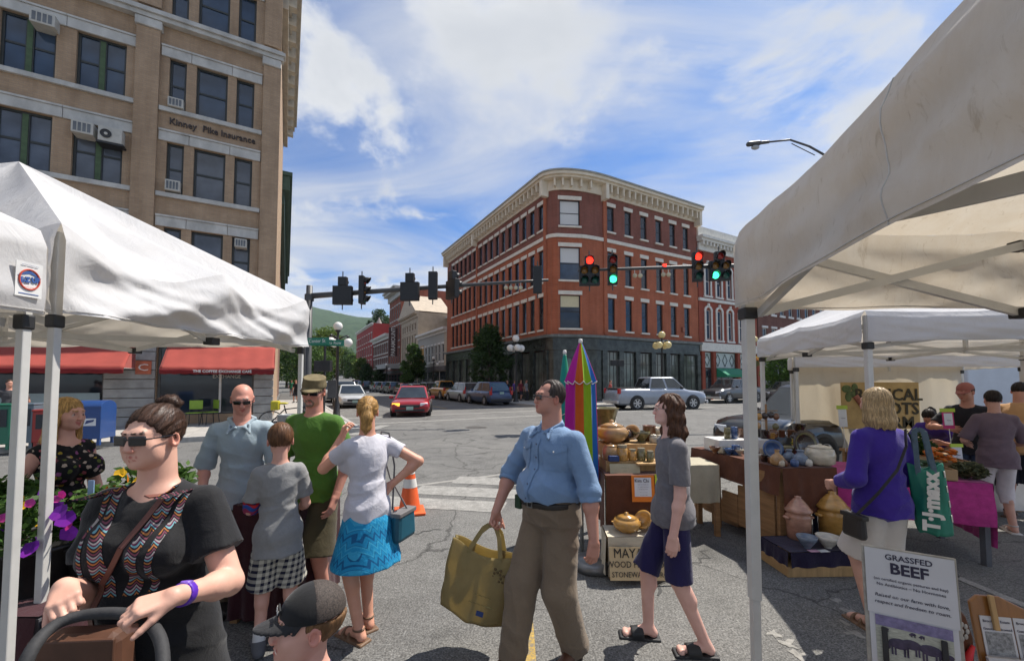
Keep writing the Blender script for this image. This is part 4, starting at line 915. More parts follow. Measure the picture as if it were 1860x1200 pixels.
# ---- red brick corner block
def red_block():
 T = thing('corner_building', 'four-storey red brick corner block with cream cornice and rounded corner', 'building', CB, AZ)
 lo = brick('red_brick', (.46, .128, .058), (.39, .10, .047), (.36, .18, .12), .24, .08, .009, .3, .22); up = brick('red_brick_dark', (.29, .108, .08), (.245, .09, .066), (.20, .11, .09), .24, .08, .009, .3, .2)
 cream = M('cornice_cream', (.68, .60, .47), .7, .14, 2, .1); stone = M('lintel_white', (.68, .63, .54), .75, .12, 4, .1)
 ca, cb = 4.3, 1.7                                    # where the curve leaves the two fronts
 arc = [(ca - ca * math.cos(t), cb - cb * math.sin(t)) for t in [math.pi / 2 * k / 10 for k in range(11)]]     # (0,cb) -> (ca,0)
 path = [(0, 24.6)] + arc + [(16.0, 0)]
 # a flat bay in the curve carries the corner windows
 path = [(0, 24.6)] + arc[:4] + arc[7:] + [(16.0, 0)]
 wr_ = [5.17, 7.1, 8.95, 10.8, 12.6, 14.4]; wl_ = [2.55] + [3.93 + 1.305 * k for k in range(9)] + [16.0 + 1.29 * k for k in range(6)]
 fl = [(5.85, 8.45), (9.65, 12.25), (13.95, 16.0)]; segs = list(zip(path, path[1:])); ci = max(range(1, len(segs) - 1), key=lambda i: (Vector(segs[i][0]) - Vector(segs[i][1])).length)
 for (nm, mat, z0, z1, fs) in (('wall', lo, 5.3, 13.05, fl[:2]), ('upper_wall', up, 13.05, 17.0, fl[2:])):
  mb = MB()
  for i, (p, q) in enumerate(segs):
   L = (Vector(p) - Vector(q)).length; ops = []
   if i == 0: ops = [(24.6 - y - .36, 24.6 - y + .36, a, b) for y in wl_ for a, b in fs]
   elif i == len(segs) - 1: ops = [(x - ca - .37, x - ca + .37, a, b) for x in wr_ for a, b in fs]
   elif i == ci: ops = [(L / 2 - .82, L / 2 + .82, a, b) for a, b in fs]
   panel(mb, p, q, z0, z1, ops, .24)
  panel(mb, (16.0, 0), (16.0, 24.6), z0, z1, [], .1); panel(mb, (16.0, 24.6), (0, 24.6), z0, z1, [], .1); mb.build(nm, mat, T)
 p, q = segs[ci]; cm = (Vector(p) + Vector(q)) / 2; cd = (Vector(q) - Vector(p)).normalized(); crz = math.atan2(cd.y, cd.x); cin = Vector((-cd.y, cd.x))
 def wset(x, y, rz, w, a, b, pm, dep=.16):
  inn = Vector((-math.sin(rz), math.cos(rz), 0)); window(T, Vector((x, y, a)) + inn * dep, rz, w, b - a, BLK, pm, 'sash', .05)
  for nm, zz, hh, ex, pr in (('lintel', b + .02, .30, .14, .07), ('sill', a - .16, .14, .12, .12)):
   k = ('ls', nm, round(w, 2))
   if k not in _wm: _wm[k] = MB().bb(-w / 2 - ex, w / 2 + ex, -pr, .03, 0, hh).mesh(nm)
   link(nm, _wm[k], stone, T, (x, y, zz), (0, 0, rz))
 for fi, (a, b) in enumerate(fl):
  for x in wr_: wset(x, 0, 0, .74, a, b, GL)
  for y in wl_: wset(0, y, -math.pi / 2, .72, a, b, GL)
  wset(cm.x, cm.y, crz, 1.64, a, b, [GL, GLB, GLB][fi])
  bm = [SHADEY, BLIND, BLIND][fi]; hh = [.95, 1.25, 2.0][fi]
  c = cm + cin * .155; link('blind', MB().bb(-.74, .74, -.004, .004, 0, hh * .92).mesh('blind'), bm, T, (c.x, c.y, b - .06 - hh * .92), (0, 0, crz))
 def band(nm, mat, z0, z1, out, pth=None):
  """a moulding that follows both fronts and the curve"""
  mb = MB(); pth = pth or path; pts = [Vector(p_) for p_ in pth]; of = []
  for i, p_ in enumerate(pts):
   d0 = (pts[i] - pts[i - 1]).normalized() if i else (pts[1] - pts[0]).normalized(); d1 = (pts[i + 1] - pts[i]).normalized() if i < len(pts) - 1 else d0
   n0 = Vector((d0.y, -d0.x)); n1 = Vector((d1.y, -d1.x)); n_ = (n0 + n1).normalized(); of.append(p_ + n_ * out / max(n_.dot(n0), .5))
  for a, b, c, d in zip(pts, pts[1:], of, of[1:]):
   mb.poly([(c.x, c.y, z0), (d.x, d.y, z0), (d.x, d.y, z1), (c.x, c.y, z1)]); mb.poly([(a.x, a.y, z0), (b.x, b.y, z0), (d.x, d.y, z0), (c.x, c.y, z0)]); mb.poly([(c.x, c.y, z1), (d.x, d.y, z1), (b.x, b.y, z1), (a.x, a.y, z1)])
  return mb.build(nm, mat, T)
 full = [(0, 24.6)] + arc + [(16.05, 0)]
 band('belt_course', stone, 13.0, 13.28, .09); band('frieze', cream, 16.75, 17.55, .10, full); band('cornice', cream, 17.55, 17.72, .62, full); band('cornice', cream, 17.722, 17.95, .80, full); band('cornice_edge', M('cornice_metal', (.30, .30, .27), .5, .2, 3), 17.952, 18.08, .88, full)
 mb = MB(); mb.poly([(x, y, 18.0) for x, y in full] + [(16.0, 24.6, 18.0)]); mb.build('roof', M('roof_tar', (.08, .08, .08), .9), T)
 bk = MB().bb(-.07, .07, -.50, 0, 0, .62).mesh('cornice_bracket'); bb = MB().bb(-.16, .16, -.66, 0, 0, 1.25).mesh('large_bracket')
 for k in range(33): link('cornice_bracket', bk, cream, T, (-.10, 2.35 + k * .66, 16.93), (0, 0, -math.pi / 2))
 for k in range(17): link('cornice_bracket', bk, cream, T, (ca + .5 + k * .66, -.10, 16.93))
 for k in range(1, 6):
  t = math.pi / 2 * (k + 1.0) / 7.6; x, y = ca - ca * math.cos(t), cb - cb * math.sin(t); tx, ty = ca * math.sin(t), -cb * math.cos(t); link('cornice_bracket', bk, cream, T, (x, y, 16.93), (0, 0, math.atan2(ty, tx)))
 for (x, y, rz) in ((0, 1.6, -math.pi / 2), (0, 15.2, -math.pi / 2), (ca, 0, 0), (15.8, 0, 0), (0, 24.3, -math.pi / 2)): link('large_bracket', bb, cream, T, (x, y, 16.3), (0, 0, rz))
 for (x, y, rz) in ((0, 1.9, -math.pi / 2), (0, 15.2, -math.pi / 2), (ca + .2, 0, 0)): link('pilaster', MB().bb(-.18, .18, -.10, 0, 5.4, 16.7).mesh('pilaster'), lo, T, (x, y, 0), (0, 0, rz))
 # black marble shopfront
 mar = M('black_marble', (.035, .042, .038), .22, .75, 2.4, detail=8); band('shop_cornice', M('marble_cap', (.12, .13, .12), .5, .4, 3), 5.1, 5.32, .42); band('shop_frieze', mar, 4.15, 5.1, .12)
 g2 = glass_dark('shop_glass', (.10, .115, .10), .04, .8)
 def bay(x, y, rz, w, i):
  o_ = window(T, Vector((x, y, .5)), rz, w, 3.6, BLK, g2, 'bars', .06, 'shop_window')
 base = MB(); bx = [ca + .05] + [(wr_[k] + wr_[k + 1]) / 2 for k in range(5)] + [15.9]
 for i in range(6): bay((bx[i] + bx[i + 1]) / 2, .14, 0, bx[i + 1] - bx[i] - .5, i)
 for x in bx: MB().bb(x - .25, x + .25, -.10, .2, .12, 4.14).build('marble_pier', mar, T)
 MB().bb(ca, 16, -.06, .2, .12, .5).build('plinth', mar, T)
 by = [1.9 + 2.05 * k for k in range(12)]
 for i in range(11): bay(.14, (by[i] + by[i + 1]) / 2, -math.pi / 2, 1.5, i)
 for y in by: MB().bb(-.10, .2, y - .27, y + .27, .12, 4.14).build('marble_pier', mar, T)
 MB().bb(-.06, .2, 1.9, 24.5, .12, .5).build('plinth', mar, T)
 for i, (p_, q_) in enumerate(segs[1:-1]):
  m_ = (Vector(p_) + Vector(q_)) / 2; d_ = Vector(q_) - Vector(p_); L = d_.length; rz = math.atan2(d_.y, d_.x)
  if i + 1 == ci:
   link('shop_door', MB().bb(-L / 2, L / 2, 0, .1, .12, 4.14).mesh('shop_door'), mar, T, (m_.x, m_.y, 0), (0, 0, rz)); window(T, (m_.x + .25, m_.y - .16, .14), rz, 1.3, 3.4, BLK, g2, 'bars', .07, 'door')
  else: link('marble_pier', MB().bb(-L / 2, L / 2, 0, .1, .12, 4.14).mesh('mp'), mar, T, (m_.x, m_.y, 0), (0, 0, rz))
 mb = MB(); panel(mb, (16.0, 0.3), (16.0, 24.6), 0, 5.3, [], .1); mb.build('side_wall', lo, T)
 MB().bb(13.55, 13.85, -.2, -.05, 6.2, 6.6).build('alarm_box', M('alarm_brown', (.28, .10, .06), .6), T)
red_block()
def ornate_block():
 T = thing('ornate_building', 'red brick building with white arched window surrounds beside the corner block', 'building', CB + U * 16.1, AZ)
 br = brick('red_brick_b', (.34, .07, .038), (.29, .055, .03), (.27, .12, .09), .24, .08, .009, .3, .18); wt = M('ornate_white', (.66, .64, .58), .7, .14, 4, .2)
 xs = [1.35, 3.05, 4.75, 6.6, 8.1]; fl = [(5.75, 8.55), (10.0, 12.7)]; L = 9.4; mb = MB(); panel(mb, (0, 0), (L, 0), 5.0, 15.6, [(x - .38, x + .38, a, b) for x in xs for a, b in fl], .25); panel(mb, (0, 12), (0, 0), 5.0, 15.6, [], .1); panel(mb, (L, 0), (L, 12), 5, 15.6, [], .1); mb.build('wall', br, T)
 for a, b in fl:
  for x in xs:
   window(T, (x, .16, a), 0, .76, b - a, WHT, GLB, 'sash', .06)
   mb = MB(); mb.bb(x - .56, x - .385, -.10, .02, a - .1, b - .1).bb(x + .385, x + .56, -.10, .02, a - .1, b - .1)
   for k in range(9):
    t0, t1 = math.pi * k / 9, math.pi * (k + 1) / 9; P_ = lambda r, t: (x + r * math.cos(t), -.10, b - .12 + r * math.sin(t) * .9)
    mb.prism([P_(.385, t0), P_(.385, t1), P_(.60, t1), P_(.60, t0)], (0, .12, 0))
   mb.bb(x - .11, x + .11, -.16, .02, b + .32, b + .62); mb.build('window_surround', wt, T); MB().bb(x - .62, x + .62, -.16, .02, a - .26, a - .105).build('sill', wt, T)
 MB().bb(-.02, L, -.28, .02, 4.55, 5.35).build('belt_course', wt, T); MB().bb(-.02, L, -.16, .02, 9.35, 9.62).build('belt_course', wt, T)
 mb = MB(); mb.bb(0, L, -.16, .02, 14.2, 14.9).bb(-.1, L + .1, -.55, .02, 15.0, 15.25).bb(-.15, L + .15, -.7, .02, 15.25, 15.5).bb(0, L, -.1, .1, 15.5, 16.5); mb.build('cornice', wt, T)
 for k in range(18): MB().bb(.2 + k * .52, .40 + k * .52, -.5, .01, 14.65, 14.995).build('cornice_bracket', wt, T)
 for x in (.1, 1.75, 5.6, 9.0): MB().bb(x, x + .42, -.2, .02, .12, 4.54).build('pier', br, T)
 for (a, b) in ((.55, 1.72), (2.2, 5.55), (6.05, 8.95)):
  w = b - a; window(T, ((a + b) / 2, .1, 2.95), 0, w, 1.55, M('lead_frame', (.05, .07, .06), .5), M('pale_glass', (.45, .52, .50), .2, .1, 2), 'plain', .06, 'transom_window')
  n = max(1, round(w / 1.3))
  for k in range(n):
   c = a + w * (k + .5) / n; r = min(.36, w / n * .35); mb = MB(); pts = [(c, .04, 3.72 + .6), (c + r, .04, 3.72), (c, .04, 3.72 - .6), (c - r, .04, 3.72)]
   for p, q in zip(pts, pts[1:] + pts[:1]): mb.bar(p, q, .035)
   mb.build('lead_diamond', M('lead_frame'), T)
  window(T, ((a + b) / 2, .1, .3), 0, w, 2.6, BLK, GL, 'bars', .07, 'shop_window')
ornate_block()
A2 = thing('awning', 'green awning over a shop door beside the corner block', 'awning', CB + U * 18.2 + W * -.25, AZ)
MB().prism([(0, 0, 2.95), (0, -1.1, 2.3), (0, -1.1, 2.1), (0, 0, 2.1)], (3.6, 0, 0)).build('canopy', fabric('awning_green', (.02, .22, .12), .8), A2)
def plain_block(name, label, origin, x0, L, D, H_, mat, xs, fl, ww, trim, corn=.6, side=None, shop=True, rot=AZ, front=True, pane=None):
 """a row building; its street front lies along local x (or, with front False, along local y facing -x)"""
 T = thing(name, label, 'building', origin, rot); mb = MB(); pm = pane or GL
 if front:
  panel(mb, (x0, 0), (x0 + L, 0), 0, H_, [(x - ww / 2, x + ww / 2, a, b) for x in xs for a, b in fl], .2); panel(mb, (x0, D), (x0, 0), 0, H_, [], .1); panel(mb, (x0 + L, 0), (x0 + L, D), 0, H_, [], .1); mb.poly([(x0, 0, H_), (x0 + L, 0, H_), (x0 + L, D, H_), (x0, D, H_)])
 else:
  panel(mb, (0, x0 + L), (0, x0), 0, H_, [(L - x - ww / 2, L - x + ww / 2, a, b) for x in xs for a, b in fl], .2); panel(mb, (0, x0), (D, x0), 0, H_, [], .1); panel(mb, (D, x0 + L), (0, x0 + L), 0, H_, [], .1); mb.poly([(0, x0, H_), (D, x0, H_), (D, x0 + L, H_), (0, x0 + L, H_)])
 mb.build('wall', mat, T)
 for x in xs:
  for a, b in fl:
   if front: window(T, (x0 + x, .14, a), 0, ww, b - a, trim if trim else BLK, pm, 'sash', .07)
   else: window(T, (.14, x0 + x, a), -math.pi / 2, ww, b - a, trim if trim else BLK, pm, 'sash', .07)
   me = MB().bb(-ww / 2 - .12, ww / 2 + .12, -.08, .03, 0, .22).mesh('lintel')
   for nm, z in (('lintel', b + .02), ('sill', a - .24)): link(nm, me, trim or lime, T, (x0 + x, 0, z) if front else (0, x0 + x, z), (0, 0, 0 if front else -math.pi / 2))
 if corn:
  for k, (o_, z0, z1) in enumerate(((.25 * corn, H_ - corn * 1.1, H_ - corn * .45), (.8 * corn, H_ - corn * .449, H_ - .15), (corn, H_ - .149, H_ + .12))):
   (MB().bb(x0 - .05, x0 + L + .05, -o_, .05, z0, z1) if front else MB().bb(-o_, .05, x0 - .05, x0 + L + .05, z0, z1)).build('cornice', trim or lime, T)
 if shop:
  n = max(1, round(L / 2.6))
  for k in range(n):
   c = x0 + L * (k + .5) / n; w = L / n - .5
   if front: window(T, (c, -.03, .5), 0, w, 2.5, BLK, GL, 'bars', .08, 'shop_window')
   else: window(T, (-.03, c, .5), -math.pi / 2, w, 2.5, BLK, GL, 'bars', .08, 'shop_window')
  (MB().bb(x0, x0 + L, -.25, .02, 3.1, 3.7) if front else MB().bb(-.25, .02, x0, x0 + L, 3.1, 3.7)).build('shop_sign', M('shop_fascia_' + name, (.10, .09, .085), .6, .3, 2), T)
 return T
dkb = brick('dark_red_brick', (.20, .075, .055), (.165, .06, .045), (.2, .14, .12)); paintred = M('painted_red_wall', (.30, .030, .028), .75, .16, .8)
plain_block('brick_building', 'dark brown brick row with tall narrow windows, far right beyond the tent post', CB + U * 25.7, 0, 30, 12, 13.5, dkb, [1.2 + 1.75 * k for k in range(16)], [(4.6, 7.4), (9.0, 11.6)], .85, WHT, .8)
G0 = CB
greyclad = M('grey_clapboard', (.36, .35, .32), .75, .12, 1, .4, stretch=(.2, .2, 9)); cream_w = M('cream_stucco', (.42, .34, .25), .8, .14, 1.5)
B1 = plain_block('grey_clad_building', 'low grey clapboard building just beyond the corner block', G0, 24.7, 13.0, 16, 8.6, greyclad, [1.4 + 1.5 * k for k in range(8)], [(4.4, 6.6)], .8, WHT, .5, front=False)
MB().bb(-.06, .03, 34.6, 36.2, 4.2, 7.0).build('boarded_window', M('plywood', (.48, .26, .06), .7, .2, 3, stretch=(1, 1, .2)), B1)
MB().bb(-.02, .9, 24.66, 25.6, 0, 8.3).build('corner_pier', cream_w, B1)
B2 = plain_block('brown_hall', 'brown brick hall with a pale metal roof behind the grey building', G0 + U * 5, 26.0, 14, 18, 11.8, brick('hall_brick', (.15, .075, .06), (.12, .06, .05), (.16, .12, .1)), [], [], 1, lime, 0, shop=False, front=False)
MB().prism([(-.6, 25.6, 11.81), (-.6, 40.5, 11.81), (7, 40.5, 14.6), (7, 25.6, 14.6)], (0, 0, .25)).build('roof', M('pale_metal_roof', (.56, .56, .54), .5, .1, 1, stretch=(1, 12, 1)), B2)
B3 = plain_block('theatre_building', 'tan stone theatre front with pediment and tall arched bays down the street', G0, 37.8, 10.6, 16, 12.6, cream_w, [1.6, 3.2, 4.8, 6.4, 8.0, 9.4], [(4.6, 9.2), (10.0, 11.0)], .8, M('tan_stone', (.46, .38, .29), .8, .15, 2), .7, front=False)
MB().prism([(-.5, 37.7, 12.75), (-.5, 48.5, 12.75), (-.5, 43.1, 16.2)], (6, 0, 0)).build('pediment', M('tan_stone'), B3)
B4 = plain_block('tall_brick_building', 'tall red brick building with bracketed cornice above the theatre sign', G0, 48.6, 9.6, 22, 18.8, brick('tall_brick', (.30, .085, .05), (.25, .065, .04), (.25, .13, .1)), [1.3, 3.0, 4.8, 6.6, 8.3], [(5.0, 7.8), (9.3, 12.0), (13.3, 15.8)], .9, M('grey_trim', (.42, .42, .40), .7, .15, 3), 1.5, front=False)
B5 = plain_block('brick_shop_row', 'two-storey dark red shop with pale window bays beyond the theatre sign', G0, 58.4, 17, 14, 11.2, dkb, [1.5 + 2.0 * k for k in range(8)], [(4.6, 6.6), (7.6, 9.6)], 1.1, WHT, .8, front=False)
B6 = plain_block('red_painted_building', 'bright red painted building with white string lines down the street', G0, 75.8, 26, 26, 15.6, paintred, [2.0 + 3.2 * k for k in range(8)], [(4.8, 6.8), (8.2, 10.2), (11.6, 13.4)], 1.2, WHT, .4, front=False)
MB().lathe([(2.0, 0), (1.6, 1.4), (.9, 3.2), (0, 5.2)], 8, (6, 100, 15.6)).build('turret_roof', M('slate_cone', (.30, .27, .24), .8, .2, 3), B6)
# projecting vertical theatre sign
TS = thing('theatre_sign', 'tall vertical dark red theatre sign with white letters', 'sign', G0 + W * 50.0 + U * -.3, AZ)
MB().bb(-1.55, 0, -.15, .15, 6.2, 11.4).build('sign_box', M('sign_maroon', (.06, .018, .018), .5), TS, bevel=.03)
text('lettering', 'PARAMOUNT', 1.02, WHT, TS, (-.78, -.17, 8.8), (R(90), R(-90), 0), .02, bold=.02, sx=.82)
mb = MB(); mb.bb(-3.2, 0, 46, 55, 3.9, 4.7); mb.build('marquee', M('marquee_grey', (.35, .35, .34), .6, .2, 2), TS, loc=(.3, -50, 0))
# ================================================================ trees
def leafm(name, col):
 if name in _M: return _M[name]
 m, nt, b = _nt(name); oi = nt.nodes.new('ShaderNodeNewGeometry'); c = _ramp(nt, oi.outputs['Random Per Island'], [(0, sc(col, .55)), (.5, col), (1, (min(1, col[0] * 1.7), min(1, col[1] * 1.45), col[2] * 1.2))])
 nt.links.new(c, b.inputs['Base Color']); b.inputs['Roughness'].default_value = .6; b.inputs['Specular IOR Level'].default_value = .25
 tr = nt.nodes.new('ShaderNodeBsdfTranslucent'); nt.links.new(c, tr.inputs[0]); mx = nt.nodes.new('ShaderNodeMixShader'); mx.inputs[0].default_value = .35
 nt.links.new(b.outputs[0], mx.inputs[1]); nt.links.new(tr.outputs[0], mx.inputs[2]); nt.links.new(mx.outputs[0], nt.nodes['Material Output'].inputs[0]); _M[name] = m; return m
bark = M('bark', (.075, .055, .042), .9, .3, 12, .5)
def leaves(cl, n, size, rg):
 """n leaf faces spread through the given clumps (centre, radii)"""
 vs = []; fs = []; wts = [c[1][0] * c[1][1] * c[1][2] for c in cl]
 for c, r in rg.choices(cl, wts, k=n):
  d = Vector((rg.gauss(0, 1), rg.gauss(0, 1), rg.gauss(0, 1))).normalized() * (rg.random() ** .45)
  p = Vector((c[0] + d.x * r[0], c[1] + d.y * r[1], c[2] + d.z * r[2])); a = Vector((rg.gauss(0, 1), rg.gauss(0, 1), rg.gauss(0, .6))).normalized(); b = a.cross(Vector((rg.gauss(0, 1), rg.gauss(0, 1), rg.gauss(0, 1)))).normalized(); s = size * rg.uniform(.6, 1.3); k = len(vs)
  vs += [tuple(p - a * s), tuple(p + b * s * .45), tuple(p + a * s), tuple(p - b * s * .45)]; fs.append((k, k + 1, k + 2, k + 3))
 return vs, fs
def tree(name, label, loc, h, rx, z0, col, n=5000, leaf=.16, seed=1, conic=.35, cat='tree', group=None, mname=None):
 rg = random.Random(seed); T = thing(name, label, cat, loc, rg.uniform(0, 6), group); ch = h - z0
 mb = MB(); mb.tube([(0, 0, -.3), (.05, 0, z0 * .6), (0, .05, z0 + ch * .35), (.03, 0, z0 + ch * .8)], [h * .022, h * .018, h * .012, h * .003], 8); cl = []
 for k in range(26):
  t = (k + .5) / 26; a = k * 2.4; zz = z0 + ch * (t * .92); w = rx * ((1 - conic) + conic * (1 - t)) * math.sin(math.pi * min(1, .16 + t * .84)) ** .55; rr = w * rg.uniform(.35, .8); c = (rr * math.cos(a), rr * math.sin(a), zz + rg.uniform(-.3, .3)); s = rx * rg.uniform(.2, .42)
  cl.append((c, (s, s, s * .78)))
  if k % 2 == 0: mb.tube([(0, 0, z0 * .7 + ch * t * .55), (c[0] * .5, c[1] * .5, zz - .1 * ch), c], [h * .008, h * .005, h * .002], 5)
 mb.build('trunk', bark, T, True)
 vs, fs = leaves(cl, n, leaf, rg); MB().add(vs, fs).build('crown', leafm(mname or 'leaf_' + name, col), T)
 return T
def on(p, dz=0): return Vector((p.x, p.y, rise(p.x, p.y) + dz))
DG = (.035, .075, .022); LG = (.11, .17, .03); MG = (.06, .12, .03)
LB = lambda x, y: CB + U * x + W * y
tree('street_tree', 'dark green conical street tree in front of the red brick corner block', LB(-2.4, 7.2), 6.9, 2.5, 1.5, DG, 6500, .15, 3, .62)
tree('street_tree', 'fresh green street tree in front of the grey clapboard building', LB(-2.5, 31), 7.0, 2.3, 1.7, MG, 6000, .18, 5, .5, mname='leaf_mid')
tree('street_tree', 'dark street tree below the theatre sign', LB(-2.6, 54), 4.6, 1.7, 1.6, DG, 3500, .2, 6, .3, mname='leaf_street_tree')
tree('street_tree', 'lime green street tree by the two-storey red shop', LB(-2.8, 74), 7.2, 2.6, 1.6, LG, 3500, .26, 7, .3, mname='leaf_lime')
tree('street_tree', 'dark round street tree behind the lime green one', LB(-3.2, 64), 5.2, 2.1, 1.8, DG, 3000, .24, 8, .3, mname='leaf_street_tree')
tree('park_tree', 'tall bright yellow-green tree behind the globe lamp', at(592, 690, 105) * Vector((1, 1, 0)), 15.5, 7.0, 2.5, LG, 9000, .33, 9, .2, mname='leaf_lime')
tree('park_tree', 'bright green tree right of the globe lamp post', at(640, 690, 150) * Vector((1, 1, 0)), 12, 5, 3, (.075, .14, .03), 6000, .4, 10, .3, mname='leaf_mid2')
tree('park_tree', 'shaded green tree low behind the street signs', at(570, 700, 85) * Vector((1, 1, 0)), 9, 5.0, 2, (.07, .12, .025), 5000, .28, 11, .2, mname='leaf_mid2')
tree('park_tree', 'green tree closing the end of the street', at(622, 690, 190) * Vector((1, 1, 0)), 18, 9.0, 2.5, MG, 5000, .5, 19, .2, mname='leaf_mid')
tree('street_tree', 'green tree at the far left kerb beyond the tent leg', at(538, 700, 62) * Vector((1, 1, 0)), 9.5, 3.2, 1.8, MG, 4000, .2, 31, .2, mname='leaf_mid')
tree('street_tree', 'yellow-green tree deeper behind the left kerb', at(520, 700, 80) * Vector((1, 1, 0)), 12, 5, 1.5, LG, 4000, .28, 32, .2, mname='leaf_lime')
tree('skyline_tree', 'lone tall tree standing above the red roof against the sky', Vector((-62, 190, 8)), 28, 7.5, 10, (.028, .065, .02), 5000, .5, 12, .1, mname='leaf_street_tree')
tree('skyline_tree', 'low broad tree beside the lone tall tree on the skyline', Vector((-57, 200, 8)), 19, 8, 7, (.05, .11, .028), 3500, .5, 13, .1, mname='leaf_mid')
tree('street_tree', 'small bright street tree seen under the far tent, right of the post', at(1418, 710, 36) * Vector((1, 1, 0)), 4.6, 1.75, 1.2, (.085, .17, .03), 5000, .12, 14, .2, mname='leaf_fresh')

# ================================================================ lamps, signals, signs
black_metal = M('black_metal', (.018, .018, .019), .45, .2, 10, spec=.5); grey_metal = M('grey_metal', (.06, .06, .062), .5, .2, 6); globe_w = M('globe_white', (.72, .70, .66), .3, .05, 6); globe_y = M('globe_yellow', (.72, .58, .26), .3, .05, 6)
def globe_lamp(label, loc, h=4.6, n=3, gm=globe_w, r=.21, rz=0.3, detail=True):
 T = thing('street_lamp', label, 'street lamp', loc, rz, 'globe street lamps')
 MB().lathe([(.22, 0), (.22, .12), (.15, .2), (.13, .7), (.085, .85), (.07, 1.0), (.06, h - .75), (.085, h - .72), (.085, h - .6), (.05, h - .55), (.05, h - .3), (.12, h - .22), (.12, h - .18)], 14).build('post', black_metal, T, True)
 MB().sphere((0, 0, h), r, 20, 12).build('globe', gm, T, True)
 for k in range(n):
  a = 2 * math.pi * k / n; d = Vector((math.cos(a), math.sin(a), 0))
  MB().tube([Vector((0, 0, h - .62)), d * .22 + Vector((0, 0, h - .48)), d * .40 + Vector((0, 0, h - .42)), d * .44 + Vector((0, 0, h - .52))], [.035, .03, .035, .09], 8).build('arm', black_metal, T, True); MB().sphere(d * .44 + Vector((0, 0, h - .74)), r, 18, 12).build('globe', gm, T, True)
globe_lamp('black street lamp with four white globes behind the green shirted man', at(611, 760, 18.5) * Vector((1, 1, 0)), 4.2, 3, globe_w, .2, .2)
globe_lamp('white-globed street lamp in front of the shaded side of the corner block', at(937, 727, 31) * Vector((1, 1, 0)) + Vector((0, 0, .1)), 4.85, 4, globe_w, .27)
globe_lamp('yellow-globed street lamp behind the silver pickup', at(1204, 730, 29) * Vector((1, 1, 0)) + Vector((0, 0, .1)), 4.9, 4, globe_y, .25, .78)
LMP = globe_lamp('yellow-globed street lamp with flower basket right of the tent post', at(1373, 715, 33) * Vector((1, 1, 0)) + Vector((0, 0, .1)), 5.0, 0, globe_y, .24)
globe_lamp('small white-globed street lamp by the end of the corner block', LB(-2.9, 21), 4.4, 1, globe_w, .2); globe_lamp('far white-globed lamp below the theatre sign', LB(-3, 46), 4.5, 1, globe_w, .24); globe_lamp('distant white-globed lamp among the dark street trees', LB(-3, 68), 5, 1, globe_w, .28)
# hanging flower basket
fb = thing('flower_basket', 'hanging basket of orange and yellow flowers on a lamp post', 'flower basket', at(1371, 655, 32.7)); rg = random.Random(2)
MB().lathe([(0, -.3), (.3, -.2), (.38, 0)], 14).build('basket', M('basket_moss', (.08, .07, .03), .9), fb, True)
for nm, col, n in (('foliage', MG, 260), ('orange_flowers', (.6, .16, .03), 150), ('yellow_flowers', (.6, .45, .05), 110)):
 vs, fs = leaves([((0, 0, .05 if nm != 'foliage' else -.1), (.6, .6, .32 if nm != 'foliage' else .5))], n, .075, rg); MB().add(vs, fs).build(nm, leafm('petal_' + nm, col), fb)
def signal(label, loc, rz, n=3, lights=(), dog=False, plate=True, arm=True):
 """traffic signal head facing its own -y; lights = which lens glows"""
 T = thing('traffic_signal', label, 'traffic signal', loc, rz); hb = M('signal_black', (.012, .012, .012), .5, .2, 9)
 cols = [((.30, .02, .015), (1, .03, .015)), ((.22, .10, .015), (1, .4, .03)), ((.01, .07, .05), (.05, 1, .42))]
 pos = [(0, .36), (0, 0), (0, -.36)] if not dog else [(0, .36), (-.19, 0), (-.19, -.36), (.19, 0), (.19, -.36)]; ty = [0, 1, 2] if not dog else [0, 1, 2, 1, 2]
 if dog: MB().bb(-.17, .17, 0, .2, .19, .54).build('housing', hb, T, bevel=.02); MB().bb(-.37, .37, 0, .2, -.55, .185).build('housing', hb, T, bevel=.02)
 else: MB().bb(-.175, .175, 0, .2, -.55, .55).build('housing', hb, T, bevel=.02)
 MB().tube([(0, .12, -.75), (0, .12, .75)], .022, 8).build('hanger', grey_metal, T)
 for i, ((x, z), t) in enumerate(zip(pos, ty)):
  on_ = i in lights; MB().lathe([(.135, 0), (.11, .02), (0, .035)], 18, (x, -.002, z), Matrix.Rotation(R(90), 3, 'X')).build('lens', lit('lens_on_%d' % t, cols[t][1], 2.2) if on_ else M('lens_off_%d' % t, cols[t][0], .25, .2, 20), T, True)
  mb = MB()
  def hood(u, v):
   a = R(-35 + 250 * u); rr = .15 - .01 * v; return (x + rr * math.cos(a), -.01 - (.20 * (math.sin(a) * .5 + .62)) * v, z + rr * math.sin(a))
  mb.grid(hood, 16, 2); mb.build('visor', hb, T, True, solid=.006)
def mast(label, pole, ph, a0, a1, r0, r1, top=None):
 T = thing('signal_mast', label, 'signal mast', pole); pl = Vector(pole)
 MB().lathe([(.26, 0), (.26, .05), (.15, .08), (.14, 1), (.115, ph), (.0, ph + .02)], 16).build('pole', grey_metal, T, True)
 MB().lathe([(.17, ph - .6), (.17, ph - .35)], 16).build('collar', grey_metal, T, True); pts = [Vector(a0).lerp(Vector(a1), k / 8) - pl + Vector((0, 0, .10 * math.sin(math.pi * k / 16))) for k in range(9)]
 MB().tube(pts, [r0 + (r1 - r0) * k / 8 for k in range(9)], 12).build('arm', grey_metal, T, True); return T
pL = at(557, 760, 16.0) * Vector((1, 1, 0)); aL0 = at(557, 538, 16.0); aL1 = at(996, 513, 16.5)
mast('black signal mast with long arm crossing from the left tent', pL, aL0.z + .42, aL0, aL1, .115, .05)
